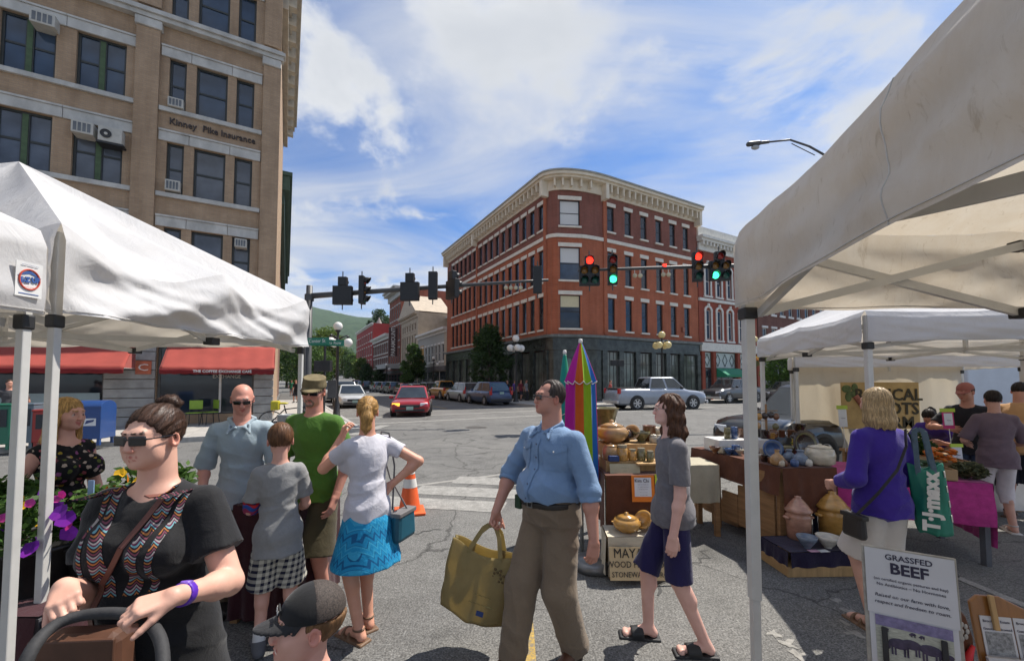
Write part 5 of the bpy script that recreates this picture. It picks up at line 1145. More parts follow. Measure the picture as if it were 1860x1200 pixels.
def onarm(px, a0, a1):
 p0 = a0; t = 0
 for _ in range(30):
  t = 0 if _ == 0 else t
  p = a0.lerp(a1, t); r = (px - 930) / FPX; # solve p.x = r*p.y
  t = (r * a0.y - a0.x) / ((a1.x - a0.x) - r * (a1.y - a0.y))
 return a0.lerp(a1, t)
for (px, yaw, dog, lab) in ((626, 182, True, 'wide signal seen from behind, leftmost on the left mast'), (664, 92, False, 'signal in side view with visors pointing right, second on the left mast'), (747, 175, True, 'wide signal seen from behind above the street, middle of the left mast'), (788, 180, False, 'narrow signal seen from behind, fourth on the left mast'), (826, 128, True, 'five-lamp signal turned half away against the brick block'), (976, 178, False, 'signal seen from behind at the tip of the left mast')):
 p = onarm(px, aL0, aL1); signal(lab, (p.x, p.y - .22, p.z + .06), R(yaw), 3, (), dog)
aR0 = at(1340, 488, 15.4); aR0 = at(1540, 478, 15.4); aR1 = at(1050, 496, 15.0); pR = aR0 * Vector((1, 1, 0)) + Vector((.1, 0, 0))
MR = mast('black signal mast at right, pole hidden behind the tents', pR, 9.3, aR0, aR1, .11, .045)
for (px, dog, li, lab) in ((1070, True, (0,), 'five-lamp signal showing red at the tip of the right mast'), (1112, False, (2,), 'three-lamp signal showing green beside the tip of the right mast'), (1266, False, (0,), 'three-lamp signal showing red left of the tent roof'), (1306, True, (2,), 'five-lamp signal showing green right beside the tent roof')):
 p = onarm(px, aR0, aR1); signal(lab, (p.x, p.y - .28, p.z + .02), R(-4), 3, li, dog)
def sensor(label, p, n):
 T = thing('detector_lamps', label, 'detector', p)
 for k in range(n):
  MB().tube([(k * .2 - .1 * n, 0, .28), (k * .2 - .1 * n, 0, .05)], .012, 6).build('bracket', WHT, T); MB().lathe([(0, 0), (.075, .0), (.085, .05), (.05, .16), (0, .17)], 12, (k * .2 - .1 * n, -.08, 0), Matrix.Rotation(R(-75), 3, 'X')).build('detector_head', M('sensor_cream', (.55, .48, .33), .4), T, True)
sensor('row of cream detectors hanging from the left mast', onarm(937, aL0, aL1) + Vector((0, 0, -.16)), 4); sensor('pair of cream detectors hanging from the right mast near the green signal', onarm(1165, aR0, aR1) + Vector((0, 0, -.2)), 2); sensor('pair of cream detectors hanging from the right mast below the small red beacon', onarm(1217, aR0, aR1) + Vector((0, 0, -.2)), 2)
bc = thing('red_beacon', 'small square red beacon standing on the right mast', 'beacon', onarm(1210, aR0, aR1) + Vector((0, -.02, .06))); MB().box((0, 0, .1), (.12, .1, .12)).build('lamp', lit('beacon_red', (1, .04, .02), 1.6), bc, bevel=.01); MB().box((0, 0, .02), (.05, .05, .06)).build('stem', black_metal, bc)
# cobra-head street light
hp = at(1385, 262, 14.6); CL = thing('street_light', 'grey cobra-head street light against the sky by the tent roof', 'street light', pR + Vector((-.02, .3, 0)))
rel = lambda p: p - CL.location
MB().lathe([(.10, 0), (.09, 4), (.06, 9.6), (0, 9.62)], 12).build('pole', grey_metal, CL, True)
pt = [Vector((0, 0, 9.0)), rel(at(1500, 283, 15.2)), rel(at(1470, 266, 14.9)), rel(at(1435, 254, 14.7)), rel(at(1398, 258, 14.6))]
MB().tube(pt, [.05, .045, .04, .035, .03], 8).build('arm', grey_metal, CL, True); MB().tube([rel(at(1438, 261, 14.7)), rel(at(1480, 282, 15))], .018, 6).build('brace', grey_metal, CL)
S_ = Skin(); q0 = rel(at(1396, 258, 14.6)); q1 = rel(at(1360, 262, 14.5)); S_.cap(q0, q1, .055, .075, 0, .03).cap((q0 + q1) / 2, q1, .09, .085, 0, .03); link('lamp_head', np_mesh('lamp_head', [S_.mesh('l', .02)]), grey_metal, CL); MB().sphere(rel(at(1372, 268, 14.5)), (.15, .09, .08), 14, 8).build('lens', glass_dark('lamp_lens', (.35, .36, .36), .1), CL, True)
# street name signs
SN = thing('street_name_signs', 'pair of green street name signs on the mast pole beside the tent corner', 'street sign', pL + Vector((0, -.25, 0))); gsm = M('sign_green', (.01, .16, .10), .5, .1, 3)
zs = at(580, 621, 15.8).z
sg = MB().box((.55, 0, 0), (1.05, .02, .26)).build('sign_plate', gsm, SN, loc=(0, 0, zs + .02), rot=(0, 0, R(-14))); text('lettering', 'Center St', .19, WHT, sg, (.55, -.014, 0), (R(90), 0, 0), .002)
sg = MB().box((.75, 0, 0), (1.25, .02, .24)).build('sign_plate', gsm, SN, loc=(.10, -.06, zs - .03), rot=(0, 0, R(8))); text('lettering', 'Merchants Row', .17, WHT, sg, (.78, -.014, 0), (R(90), 0, 0), .002, sx=.9)
MB().tube([(0, 0, 0), (0, .0, zs + .2)], .03, 8).build('post', grey_metal, SN)
pS = thing('pedestrian_signal', 'pair of black pedestrian signal boxes on a post behind the tent leg', 'pedestrian signal', at(588, 760, 17) * Vector((1, 1, 0)))
MB().tube([(0, 0, 0), (0, 0, 3.2)], .05, 8).build('post', black_metal, pS); MB().bb(-.42, -.08, -.1, .1, 2.1, 2.55).build('signal_box', black_metal, pS, bevel=.02); MB().bb(-.02, .36, -.3, -.06, 2.1, 2.55).build('signal_box', black_metal, pS, bevel=.02); MB().bb(.14, .5, -.02, .02, 1.0, 1.75).build('sign_back', grey_metal, pS)
def ped2():
 T = thing('pedestrian_signal', 'black pedestrian signal in front of the black marble shopfront', 'pedestrian signal', at(1122, 730, 28) * Vector((1, 1, 0))); MB().tube([(0, 0, 0), (0, 0, 3.2)], .055, 8).build('post', black_metal, T); MB().bb(-.45, .0, -.14, .12, 2.75, 3.15).build('signal_box', black_metal, T, bevel=.02); MB().bb(.03, .45, -.12, .14, 2.72, 3.15).build('signal_box', black_metal, T, bevel=.02)
ped2()
# ---- kerbside furniture on the left pavement
def mailbox():
 p = gnd(171, 806, .13); T = thing('mailbox', 'blue collection mailbox with white eagle panel on the left pavement', 'mailbox', p, R(14)); bl = paint('mail_blue', (.012, .055, .20), .4, 0, .3); w, d, h = .56, .56, .92
 prof = [(-d / 2, .15), (d / 2, .15)] + [(d / 2 * math.cos(t), h + d / 2 * math.sin(t) * .62) for t in [math.pi * k / 12 for k in range(13)]]
 MB().prism([(-w / 2, y, z) for y, z in prof], (w, 0, 0)).build('box', bl, T, bevel=.012)
 for x in (-1, 1):
  for y in (-1, 1): MB().bb(x * w * .42 - .03, x * w * .42 + .03, y * d * .42 - .03, y * d * .42 + .03, 0, .149).build('leg', bl, T)
 MB().bb(-w / 2 - .012, w / 2 + .012, -d / 2 - .012, -d / 2 + .03, h - .02, h + .05).build('chute_door', bl, T, bevel=.01); MB().bb(-.06, .19, -d / 2 - .010, -d / 2 - .002, .48, .66).build('label_panel', M('label_white', (.7, .7, .7), .5), T)
 MB().prism([(-.03, -d / 2 - .013, .52), (.14, -d / 2 - .013, .58), (.16, -d / 2 - .013, .63), (.0, -d / 2 - .013, .61)], (0, .002, 0)).build('eagle_mark', M('label_navy', (.03, .05, .16), .5), T)
mailbox()
def news_box(label, px, py, col, nm, w=.46, h=1.0):
 T = thing('newspaper_box', label, 'newspaper box', gnd(px, py, .13), R(20)); m = paint(nm, col, .4, 0, .3)
 MB().bb(-w / 2, w / 2, -.2, .2, .12, h).build('box', m, T, bevel=.02); MB().bb(-w / 2 - .01, w / 2 + .01, -.22, .22, h, h + .05).build('lid', m, T, bevel=.02); MB().bb(-w * .38, w * .38, -.215, -.202, h * .52, h * .92).build('window', GL, T)
 for x in (-1, 1): MB().bb(x * w * .4 - .03, x * w * .4 + .03, -.18, .18, 0, .119).build('leg', m, T)
news_box('green newspaper box at the left edge of the photo', 4, 815, (.01, .14, .08), 'news_green'); news_box('slate grey newspaper box between the green and red ones', 46, 812, (.10, .14, .17), 'news_grey'); news_box('red newspaper box behind the tent legs', 98, 810, (.30, .02, .015), 'news_red', .62, .85)
def bistro_chair(label, px, py, rz):
 T = thing('cafe_chair', label, 'chair', gnd(px, py, .13), rz, 'lime café chairs'); lm = M('chair_lime', (.22, .36, .03), .45, .1, 6)
 MB().bb(-.2, .2, -.2, .2, .43, .46).build('seat', lm, T, bevel=.01); MB().bb(-.2, .2, .18, .21, .56, .88).build('backrest', lm, T, bevel=.01)
 for x in (-1, 1):
  for y in (-1, 1): MB().tube([(x * .18, y * .18, .45), (x * .21, y * .22, 0)], .014, 6).build('leg', black_metal, T)
  MB().tube([(x * .19, .19, .45), (x * .19, .2, .88)], .013, 6).build('back_post', black_metal, T)
bistro_chair('lime green café chair under the awning, left one of the two', 352, 772, .4); bistro_chair('lime green café chair under the awning, right one of the two', 381, 770, -.5)
def bicycle(label, p, rz):
 T = thing('bicycle', label, 'bicycle', p, rz); wm = black_metal
 for x in (-.52, .52):
  pts = [(x + .33 * math.cos(t), 0, .34 + .33 * math.sin(t)) for t in [2 * math.pi * k / 24 for k in range(25)]]; o_ = MB().tube(pts, .017, 6, False).build('wheel', wm, T, True)
  mb = MB()
  for k in range(8): a = math.pi * k / 8; mb.bar((x - .32 * math.cos(a), 0, .34 - .32 * math.sin(a)), (x + .32 * math.cos(a), 0, .34 + .32 * math.sin(a)), .004)
  mb.build('spokes', M('spoke', (.5, .5, .5), .3, metal=1), o_)
 ym = M('bike_yellow', (.5, .42, .02), .4)
 mb = MB()
 for a, b in (((-.52, .34), (-.05, .34)), ((-.05, .34), (-.18, .85)), ((-.52, .34), (-.16, .72)), ((-.16, .72), (.36, .78)), ((-.05, .34), (.38, .70)), ((.40, .88), (.34, .66)), ((.36, .72), (.52, .34))): mb.tube([(a[0], 0, a[1]), (b[0], 0, b[1])], .018, 8)
 mb.build('frame', black_metal, T, True); MB().sphere((-.2, 0, .90), (.14, .07, .035), 12, 8).build('saddle', ym, T, True); MB().tube([(.36, -.28, .98), (.42, -.1, 1.0), (.40, 0, .9), (.42, .1, 1.0), (.36, .28, .98)], .013, 6).build('handlebar', black_metal, T, True)
 MB().bb(-.52, -.3, -.14, .14, .70, .98).build('child_seat', ym, T, bevel=.03)
bicycle('bicycle with yellow child seat on the pavement behind the tent leg', gnd(527, 786, .13), R(20))
tc = thing('litter_bin', 'grey metal litter bin beside the parked bicycle', 'litter bin', gnd(521, 795, .13)); MB().lathe([(.20, 0), (.23, .02), (.25, .62), (.26, .64), (.20, .66), (.18, .5)], 18).build('bin', M('galvanised', (.28, .29, .29), .45, .2, 8, metal=.4), tc, True)
# traffic cones
def cone(label, loc, s=1., collars=True):
 T = thing('traffic_cone', label, 'traffic cone', loc, .3); om = M('cone_orange', (.72, .105, .018), .55, .12, 8); q = s
 MB().bb(-.19 * q, .19 * q, -.19 * q, .19 * q, 0, .035 * q).build('base', om, T, bevel=.012); MB().lathe([(.145 * q, .035 * q), (.135 * q, .06 * q), (.031 * q, .69 * q), (.026 * q, .705 * q), (0, .706 * q)], 24).build('body', om, T, True)
 rr = lambda z: .135 + (.031 - .135) * (z - .06) / .63
 for a, b in ((.33, .44), (.50, .58)): MB().lathe([((rr(a) + .003) * q, a * q), ((rr(b) + .003) * q, b * q)], 24).build('reflective_collar', M('cone_white', (.66, .64, .60), .5), T, True)
cone('orange traffic cone with white collars on the road behind the woman in the blue skirt', gnd(744, 930), 1.0)
cone('small far traffic cone beside the silver pickup', gnd(1293, 728.5), 1.0); cone('small far traffic cone seen right of the tent post', gnd(1406, 724), 1.0)
# ================================================================ vehicles
tyre = M('tyre', (.018, .018, .018), .8, .2, 20); rimm = M('alloy', (.55, .55, .56), .3, .1, 9, metal=.8); carglass = glass_dark('car_glass', (.025, .032, .036), .03, .9); redl = M('tail_red', (.42, .012, .012), .2, .1, 20, coat=.6); whl = M('head_lens', (.62, .64, .66), .08, .1, 20, coat=.6)
def car(name, label, loc, rz, col, kind='suv', L=4.5, w=1.8, h=1.6, cat='car', group=None, indicator=False, plate=True, mn=None):
 """nose along local -y"""
 T = thing(name, label, cat, loc, rz, group); m = paint(mn or 'paint_%02d_%02d_%02d' % tuple(int(99 * c) for c in col), col, .28, .25); hw = w / 2
 K = {'suv': dict(hood=.62, belt=.60, cowl=.30, ws=.40, rt=.86, re=.985, rr=.52), 'hatch': dict(hood=.56, belt=.58, cowl=.27, ws=.44, rt=.80, re=.95, rr=.45), 'sedan': dict(hood=.56, belt=.60, cowl=.30, ws=.44, rt=.72, re=.86, rr=.45), 'pickup': dict(hood=.60, belt=.64, cowl=.27, ws=.36, rt=.62, re=.655, rr=.45)}[kind]
 clr = .21 if kind != 'pickup' else .30; y = lambda t: -L / 2 + L * t; wr = .34 if kind not in ('pickup',) else .405; wx = (.19, .80) if kind != 'pickup' else (.175, .80)
 # lower body: closed loft of rounded sections
 st = [0, .012, .04, .10, .2, K['cowl'], .45, .6, .75, .9, .965, .99, 1.0]; sec = []
 for t in st:
  nose = math.sin(min(1, t / .07) * math.pi / 2) ** .5; tail = math.sin(min(1, (1 - t) / .045) * math.pi / 2) ** .5; e = min(nose, tail)
  if t < K['cowl']: zt = h * (K['hood'] * (.86 + .14 * (t / K['cowl']) ** .55))
  elif kind == 'sedan' and t > K['re']: zt = h * .62
  else: zt = h * K['belt']
  if kind == 'pickup' and t > K['re']: zt = h * .635
  zt = clr + .12 + (zt - clr - .12) * (.55 + .45 * e) ; ww = hw * (.80 + .20 * e); zb = clr + (1 - e) * .12
  sec.append([(-ww * .90, zb), (-ww * .985, zb + .14), (-ww, zb + (zt - zb) * .5), (-ww * .975, zb + (zt - zb) * .82), (-ww * .90, zt - .02), (-ww * .6, zt + .012), (0, zt + .022), (ww * .6, zt + .012), (ww * .90, zt - .02), (ww * .975, zb + (zt - zb) * .82), (ww, zb + (zt - zb) * .5), (ww * .985, zb + .14), (ww * .90, zb)])
 vs = [(x, y(t), z) for t, s_ in zip(st, sec) for x, z in s_]; n = 13; fs = [(i * n + k, i * n + (k + 1) % n, (i + 1) * n + (k + 1) % n, (i + 1) * n + k) for i in range(len(st) - 1) for k in range(n)] + [tuple(range(n - 1, -1, -1)), tuple((len(st) - 1) * n + k for k in range(n))]
 MB().add(vs, fs).build('body', m, T, True)
 zb = h * K['belt'] - .02
 # greenhouse
 bl, br_, tl, tr = y(K['cowl'] - .02), y(K['re']), y(K['ws']), y(K['rt']); a, b = hw * .90, hw * .70
 base = [(-a, bl, zb), (a, bl, zb), (a, br_, zb), (-a, br_, zb)]; topq = [(-b, tl, h - .05), (b, tl, h - .05), (b, tr, h - .06), (-b, tr, h - .06)]; crown = [(-b * .8, tl + .1, h), (b * .8, tl + .1, h), (b * .8, tr - .1, h - .015), (-b * .8, tr - .1, h - .015)]
 MB().add(base + topq + crown, [(0, 1, 5, 4), (1, 2, 6, 5), (2, 3, 7, 6), (3, 0, 4, 7), (4, 5, 9, 8), (5, 6, 10, 9), (6, 7, 11, 10), (7, 4, 8, 11), (8, 9, 10, 11)]).build('cabin', m, T, bevel=.03)
 def pane(nm, q, inset=.10, off=.012):
  q = [Vector(p) for p in q]; c = sum(q, Vector()) / 4; nn = (q[1] - q[0]).cross(q[3] - q[0]).normalized()
  if nn.dot(c - Vector((0, (bl + br_) / 2, zb))) < 0: nn = -nn
  MB().poly([p + (c - p).normalized() * inset + nn * off for p in q]).build(nm, carglass, T, solid=.008)
 pane('windscreen', [base[0], base[1], topq[1], topq[0]]); pane('rear_window', [base[3], base[2], topq[2], topq[3]])
 for s in (0, 1):
  q = [base[1], base[2], topq[2], topq[1]] if s else [base[0], base[3], topq[3], topq[0]]
  B0, B1, T1, T0 = [Vector(p) for p in q]; cut = .52
  Bm = B0.lerp(B1, cut); Tm = T0.lerp(T1, cut * .9)
  pane('side_window', [B0, Bm, Tm, T0], .085); pane('side_window', [Bm, B1, T1, Tm], .085)
  sx = 1 if s else -1
  MB().box((sx * (hw + .10), y(K['cowl']) + .28, zb + .06), (.20, .12, .15)).build('mirror', m if kind != 'pickup' else BLK, T, bevel=.03)
  for t in ((K['ws'] + .12), (K['ws'] + .27)): MB().box((sx * (hw * .995), y(t), zb - .13), (.02, .16, .028)).build('door_handle', rimm, T)
  for t in wx:
   wy = y(t); X = Matrix.Rotation(R(90) * sx, 3, 'Y')
   MB().lathe([(0, 0), (wr * 1.17, 0), (wr * 1.19, -.05)], 28, (sx * (hw + .004), wy, wr), X).build('wheel_well_shade', BLK, T)  # flat black disc on the body side, stands in for the wheel well's shade
   wo = MB().lathe([(wr * .64, .02), (wr * .70, .035), (wr * .93, .03), (wr, .0), (wr, -.20), (wr * .6, -.20)], 28, (sx * (hw + .012), wy, wr), X).build('wheel', tyre, T, True)
   MB().lathe([(0, .005), (wr * .64, .006)], 24, (sx * (hw + .008), wy, wr), X).build('rim_dish', BLK, wo)
   mb = MB()
   for k in range(6): an = 2 * math.pi * k / 6; mb.bar((sx * (hw + .026), wy, wr), (sx * (hw + .026), wy + wr * .64 * math.cos(an), wr + wr * .64 * math.sin(an)), .022, wr * .2, (1, 0, 0)) if False else mb.box((sx * (hw + .022), wy + wr * .35 * math.cos(an), wr + wr * .35 * math.sin(an)), (.018, wr * .62, wr * .17), Matrix.Rotation(an, 3, 'X'))
   mb.lathe([(wr * .60, .016), (wr * .67, .02)], 24, (sx * (hw + .012), wy, wr), X); mb.build('rim', rimm, wo)
  zh = clr + (h * K['hood'] * .88 - clr) * .74
  MB().box((sx * hw * .70, y(.018), zh), (hw * .40, .10, .15 if kind != 'pickup' else .2), (0, 0, sx * R(16))).build('headlight', lit('indicator', (1, .45, .05), 1.5) if indicator and sx < 0 else whl, T, bevel=.03)
  zt_ = h * K['belt'] * .88; MB().box((sx * hw * .90, y(.985), zt_), (.20, .14, .30 if kind in ('suv', 'pickup') else .17), (0, 0, sx * R(-14))).build('tail_light', redl, T, bevel=.03)
  if kind == 'suv': MB().box((sx * hw * .80, y(.975), zt_ + .26), (.10, .06, .3), (R(-14), 0, 0)).build('tail_light', redl, T, bevel=.02)
 MB().box((0, y(.004), clr + .30), (hw * 1.0, .05, .16 if kind != 'pickup' else .3)).build('grille', BLK, T, bevel=.02); MB().box((0, y(.0), clr + .12), (hw * 1.5, .05, .12)).build('bumper_intake', BLK, T, bevel=.02)
 if kind == 'pickup': MB().box((0, y(.002), clr + .14), (w * .96, .14, .22)).build('front_bumper', rimm, T, bevel=.04); MB().box((0, y(1.003), clr + .18), (w * .96, .14, .2)).build('rear_bumper', rimm, T, bevel=.04); MB().bb(-hw * .82, hw * .82, y(K['re']) + .06, y(.985), h * .636, h * .66).build('bed_cover', BLK, T)
 else: MB().box((0, y(1.002), clr + .16), (w * .9, .05, .2)).build('rear_bumper', BLK, T, bevel=.03)
 if plate:
  for t, z in ((-.004, clr + .22), (1.006, h * .52 if kind != 'pickup' else clr + .25)): MB().box((0, y(t), z), (.32, .02, .16)).build('number_plate', M('plate_green', (.30, .42, .36), .5), T)
 return T
def heading(v): return math.atan2(v.y, v.x) + math.pi / 2      # nose (-y) along v
SILV = (.36, .37, .38)
car('car', 'red hatchback with an orange indicator lit, driving towards the crossing', gnd(750, 751), heading(Vector((.17, -.98, 0))), (.34, .008, .018), 'hatch', 4.4, 1.84, 1.47, indicator=True)
pk = at(1190, 738, 25.4) * Vector((1, 1, 0)); car('pickup_truck', 'silver four-door pickup crossing the junction in side view', pk, heading(Vector((math.cos(R(13)), math.sin(R(13)), 0))), (.30, .33, .38), 'pickup', 6.0, 2.03, 1.97, 'pickup')
car('pickup_truck', 'dark grey pickup with chrome front parked behind the silver one', at(1330, 727, 33.0) * Vector((1, 1, 0)), heading(-U), (.05, .052, .058), 'pickup', 5.8, 2.0, 1.9, 'pickup')
car('car', 'grey sport utility car seen under the far tent beside a small tree', at(1428, 722, 35) * Vector((1, 1, 0)), heading(-U) + R(10), (.10, .10, .095), 'suv', 4.7, 1.85, 1.7)
car('car', 'black car behind the pottery stall, half hidden by the white tent wall', Vector((6.75, 8.9, 0)), heading(Vector((-.94, -.35, 0))), (.010, .010, .011), 'suv', 4.6, 1.85, 1.62, mn='paint_gloss_black')
PR = 'cars parked along the right kerb of the side street'; XO = -4.75
for (yy, kind, col, lab, LL, ww, hh) in ((2.6, 'suv', (.022, .045, .115), 'blue sport utility car nearest the corner, rear towards us', 4.5, 1.82, 1.68), (7.3, 'suv', SILV, 'silver sport utility car parked ahead of the blue one', 4.4, 1.8, 1.62), (12.2, 'pickup', (.52, .22, .012), 'orange-yellow pickup parked in the row', 5.0, 1.85, 1.75), (17.4, 'suv', (.018, .022, .035), 'dark navy car parked ahead of the yellow pickup', 4.5, 1.8, 1.6), (22.4, 'sedan', (.25, .26, .27), 'grey saloon fifth in the parked row', 4.6, 1.8, 1.45), (27.6, 'sedan', (.20, .03, .03), 'dark red saloon sixth in the parked row', 4.6, 1.8, 1.45), (34, 'suv', (.16, .17, .15), 'olive grey car before the gap under the street tree', 4.5, 1.8, 1.65), (39.5, 'suv', (.30, .29, .26), 'pale grey car parked below the street tree', 4.5, 1.8, 1.65), (45, 'suv', (.40, .40, .39), 'whitish car parked near the theatre', 4.5, 1.8, 1.65), (56, 'suv', (.03, .05, .06), 'dark teal car parked beyond the theatre', 4.5, 1.8, 1.6), (62, 'sedan', (.42, .42, .42), 'white saloon far down the parked row', 4.5, 1.8, 1.45), (68, 'suv', (.28, .04, .04), 'red car farthest down the parked row', 4.5, 1.8, 1.6)):
 car('parked_car' if kind != 'pickup' else 'pickup_truck', lab, on(LB(XO, yy)), heading(W), col, kind, LL, ww, hh, 'car' if kind != 'pickup' else 'pickup', PR)
PL_ = 'cars along the left side of the side street'
for (px, Y, kind, col, lab) in ((636, 27.5, 'sedan', (.52, .53, .52), 'white saloon facing us behind the ponytailed woman'), (627, 33.5, 'suv', (.05, .06, .07), 'dark car facing us behind the white saloon'), (605, 35, 'suv', (.48, .48, .45), 'white van-like car beside the lamp post'), (622, 47, 'sedan', (.36, .37, .37), 'silver car facing us farther up the left side'), (611, 56, 'suv', (.5, .5, .48), 'pale car half hidden by the sign back')):
 car('parked_car', lab, on(at(px, 720, Y) * Vector((1, 1, 0))), heading(-W), col, kind, 4.5, 1.82, 1.48 if kind == 'sedan' else 1.7, 'car', PL_)
# ================================================================ market tents
def canvas(name, col, dirt=.25, tr=.35, stain=(.55, .45, .33)):
 if name in _M: return _M[name]
 m, nt, b = _nt(name); N = nt.nodes; L = nt.links
 n = _noise(nt, 3.2, 7, .66, stretch=(1, 1, .7), dist=.7); c0 = _ramp(nt, n, [(.36, tuple(a * (1 - dirt) + s * dirt * .9 for a, s in zip(col, stain))), (.62, col)])
 n2 = _noise(nt, 22, 6, .7, stretch=(1, 1, .35), dist=1.5); c1 = _ramp(nt, n2, [(.30, (.72, .68, .62)), (.42, (1, 1, 1))])
 mx0 = N.new('ShaderNodeMixRGB'); mx0.blend_type = 'MULTIPLY'; mx0.inputs[0].default_value = min(1, dirt * 2.2); L.new(c0, mx0.inputs[1]); L.new(c1, mx0.inputs[2]); c = mx0.outputs[0]
 L.new(c, b.inputs['Base Color']); b.inputs['Roughness'].default_value = .7; b.inputs['Specular IOR Level'].default_value = .3
 n3 = _noise(nt, 7, 5, .6, stretch=(1, 1, .5), dist=1.0); n4 = _noise(nt, 500, 1)
 ad = N.new('ShaderNodeMath'); ad.operation = 'MULTIPLY_ADD'; L.new(n4, ad.inputs[0]); ad.inputs[1].default_value = .03; L.new(n3, ad.inputs[2]); _bump(nt, b, ad.outputs[0], .35, .03)
 t = N.new('ShaderNodeBsdfTranslucent'); wm = N.new('ShaderNodeMixRGB'); wm.blend_type = 'MULTIPLY'; wm.inputs[0].default_value = 1; L.new(c, wm.inputs[1]); wm.inputs[2].default_value = (1.0, .90, .73, 1); L.new(wm.outputs[0], t.inputs[0])
 mx = N.new('ShaderNodeMixShader'); mx.inputs[0].default_value = tr; L.new(b.outputs[0], mx.inputs[1]); L.new(t.outputs[0], mx.inputs[2]); L.new(mx.outputs[0], N['Material Output'].inputs[0]); _M[name] = m; return m
steel = M('tent_steel', (.58, .57, .54), .5, .1, 6, metal=.15); joint = M('tent_joint', (.02, .02, .02), .5, .2, 9)
def tent(label, corners, ze, drop, apex, mat, sag=.05, fold=.02, legs=(0, 1, 2, 3), seed=1, val=(0, 1, 2, 3), n=(56, 10), leg_w=.052, bars=(0, 1, 2, 3), bar_w=(.02, .034), lip=None, apex_sag=.06, leg_rot=0, seams=()):
 """pop-up canopy: corners run round the roof; each side has a roof panel, a valance and crossed bars"""
 base = Vector((sum(c[0] for c in corners) / 4, sum(c[1] for c in corners) / 4, 0)); T = thing('market_tent', label, 'tent', base); cs = [Vector((c[0], c[1], 0)) - base for c in corners]; ap = Vector((apex[0], apex[1], apex[2])) - Vector((base.x, base.y, 0))
 for k in range(4):
  a, b = cs[k], cs[(k + 1) % 4]; d = (b - a); L = d.length; du = d / L; out = Vector((du.y, -du.x, 0))
  if out.dot((a + b) / 2) < 0: out = -out
  def eave(t):
   s_ = sag * (abs(math.sin(2 * math.pi * t)) ** 1.15); j = .010 * fnoise(t * 6, k, seed) + .006 * fnoise(t * 19, k, seed)
   return a + d * t + Vector((0, 0, ze - s_ + j)) - out * s_ * .25
  mb = MB()
  def roof(u, v):
   e = eave(u); p = e.lerp(ap, v); sg = apex_sag * math.sin(math.pi * v) * math.sin(math.pi * u); w = fold * .8 * fnoise(u * 5, v * 3, seed + k) * math.sin(math.pi * min(1, v * 1.2)) * 2 * math.sin(math.pi * u)
   return p + Vector((0, 0, -sg + w + sag * 1.6 * v * (1 - v) ** 4 * abs(math.sin(2 * math.pi * u))))
  mb.grid(roof, 40, 22); mb.build('roof_panel', mat, T, True)
  if k in val:
   mb = MB()
   def valance(u, v):
    e = eave(u); zb = ze - drop + .012 * fnoise(u * 7, k, seed + 5); z = e.z + (zb - e.z) * v
    f = (fold * (.25 + v) * fnoise(u * 4.0 + v * 2.2, v * .8, seed + k * 3) * 1.6 + fold * .7 * fnoise(u * 9 - v * 4.2, v * .9, seed + k) * (.2 + v) + fold * .10 * fnoise(u * 26 + v * 9, v * 2, seed)) * (math.sin(math.pi * min(1, max(0, u * 12))) if u < .04 else 1)
    ends = min(1, u * 14, (1 - u) * 14); pf = .35 + .65 * ends
    return Vector((e.x, e.y, z)) + out * ((f * pf + .03) * min(1, v * 5))
   mb.grid(valance, n[0] * 2, n[1] * 2); vo = mb.build('valance', mat, T, True)
   mb = MB()
   for i in range(48): p, q = valance(i / 48, .965), valance((i + 1) / 48, .965); mb.bar(p + out * .002, q + out * .002, .003, .003)
   for su in (seams if k == 3 else ()):
    for i in range(20): p, q = valance(su, i / 20), valance(su, (i + 1) / 20); mb.bar(p + out * .001, q + out * .001, .003, .003)
   mb.build('hem_stitch', M('hem_thread', (.54, .52, .49), .9), vo)
 ht = ze - .04
 for k in legs:
  c = cs[k]; cin = c * (1 - .03 / max(c.length, .1)); lo = MB().box((0, 0, .55), (leg_w * .74, leg_w * .74, 1.1)).build('inner_leg', steel, T, loc=cin, rot=(0, 0, leg_rot)); MB().box((0, 0, (ht + .62) / 2), (leg_w, leg_w, ht - .62)).build('leg', steel, T, loc=cin, rot=(0, 0, leg_rot), bevel=.004)
  MB().box((0, 0, ze - drop - .035), (leg_w * 1.45, leg_w * 1.45, .06)).build('leg_joint', joint, T, loc=cin, rot=(0, 0, leg_rot), bevel=.008); MB().box((0, 0, .012), (.10, .10, .02)).build('foot', joint, T, loc=cin)
  for zz in (.72, .86, 1.0): MB().lathe([(0, .001), (.007, 0)], 10, (0, -leg_w * .5 - .001, zz), Matrix.Rotation(R(90), 3, 'X')).build('pin_hole', joint, lo) if False else None
 zj = ze - drop - .04; zt = ze - .10
 for k in bars:
  a, b = cs[k] * .955, cs[(k + 1) % 4] * .955; m_ = (a + b) / 2; out = (m_ - Vector((0, 0, 0))); inn = -out.normalized() * .02
  for p, q in ((a, m_), (m_, b)):
   P = lambda v, z: Vector((v.x, v.y, z))
   MB().bar(P(p, zj), P(q, zt), bar_w[0], bar_w[1]).build('truss_bar', steel, T); MB().bar(P(p, zt) + inn, P(q, zj) + inn, bar_w[0], bar_w[1]).build('truss_bar', steel, T)
   c = (p + q) / 2; MB().box(P(c, (zj + zt) / 2), (.035, .035, .02)).build('pivot', joint, T)
  MB().box(P(m_, zj), (.07, .07, .05)).build('truss_joint', joint, T, bevel=.006); MB().box(P(m_, zt), (.06, .06, .05)).build('truss_joint', joint, T, bevel=.006)
  MB().bar(P(m_, zt), Vector((0, 0, zt + .12)), bar_w[0], bar_w[1]).build('cross_truss', steel, T); MB().bar(P(m_, zj), Vector((0, 0, zj + .05)), bar_w[0], bar_w[1]).build('cross_truss', steel, T)
 MB().bar(Vector((0, 0, zj)), Vector((0, 0, ap.z - .02)), .03).build('peak_pole', steel, T)
 return T, base
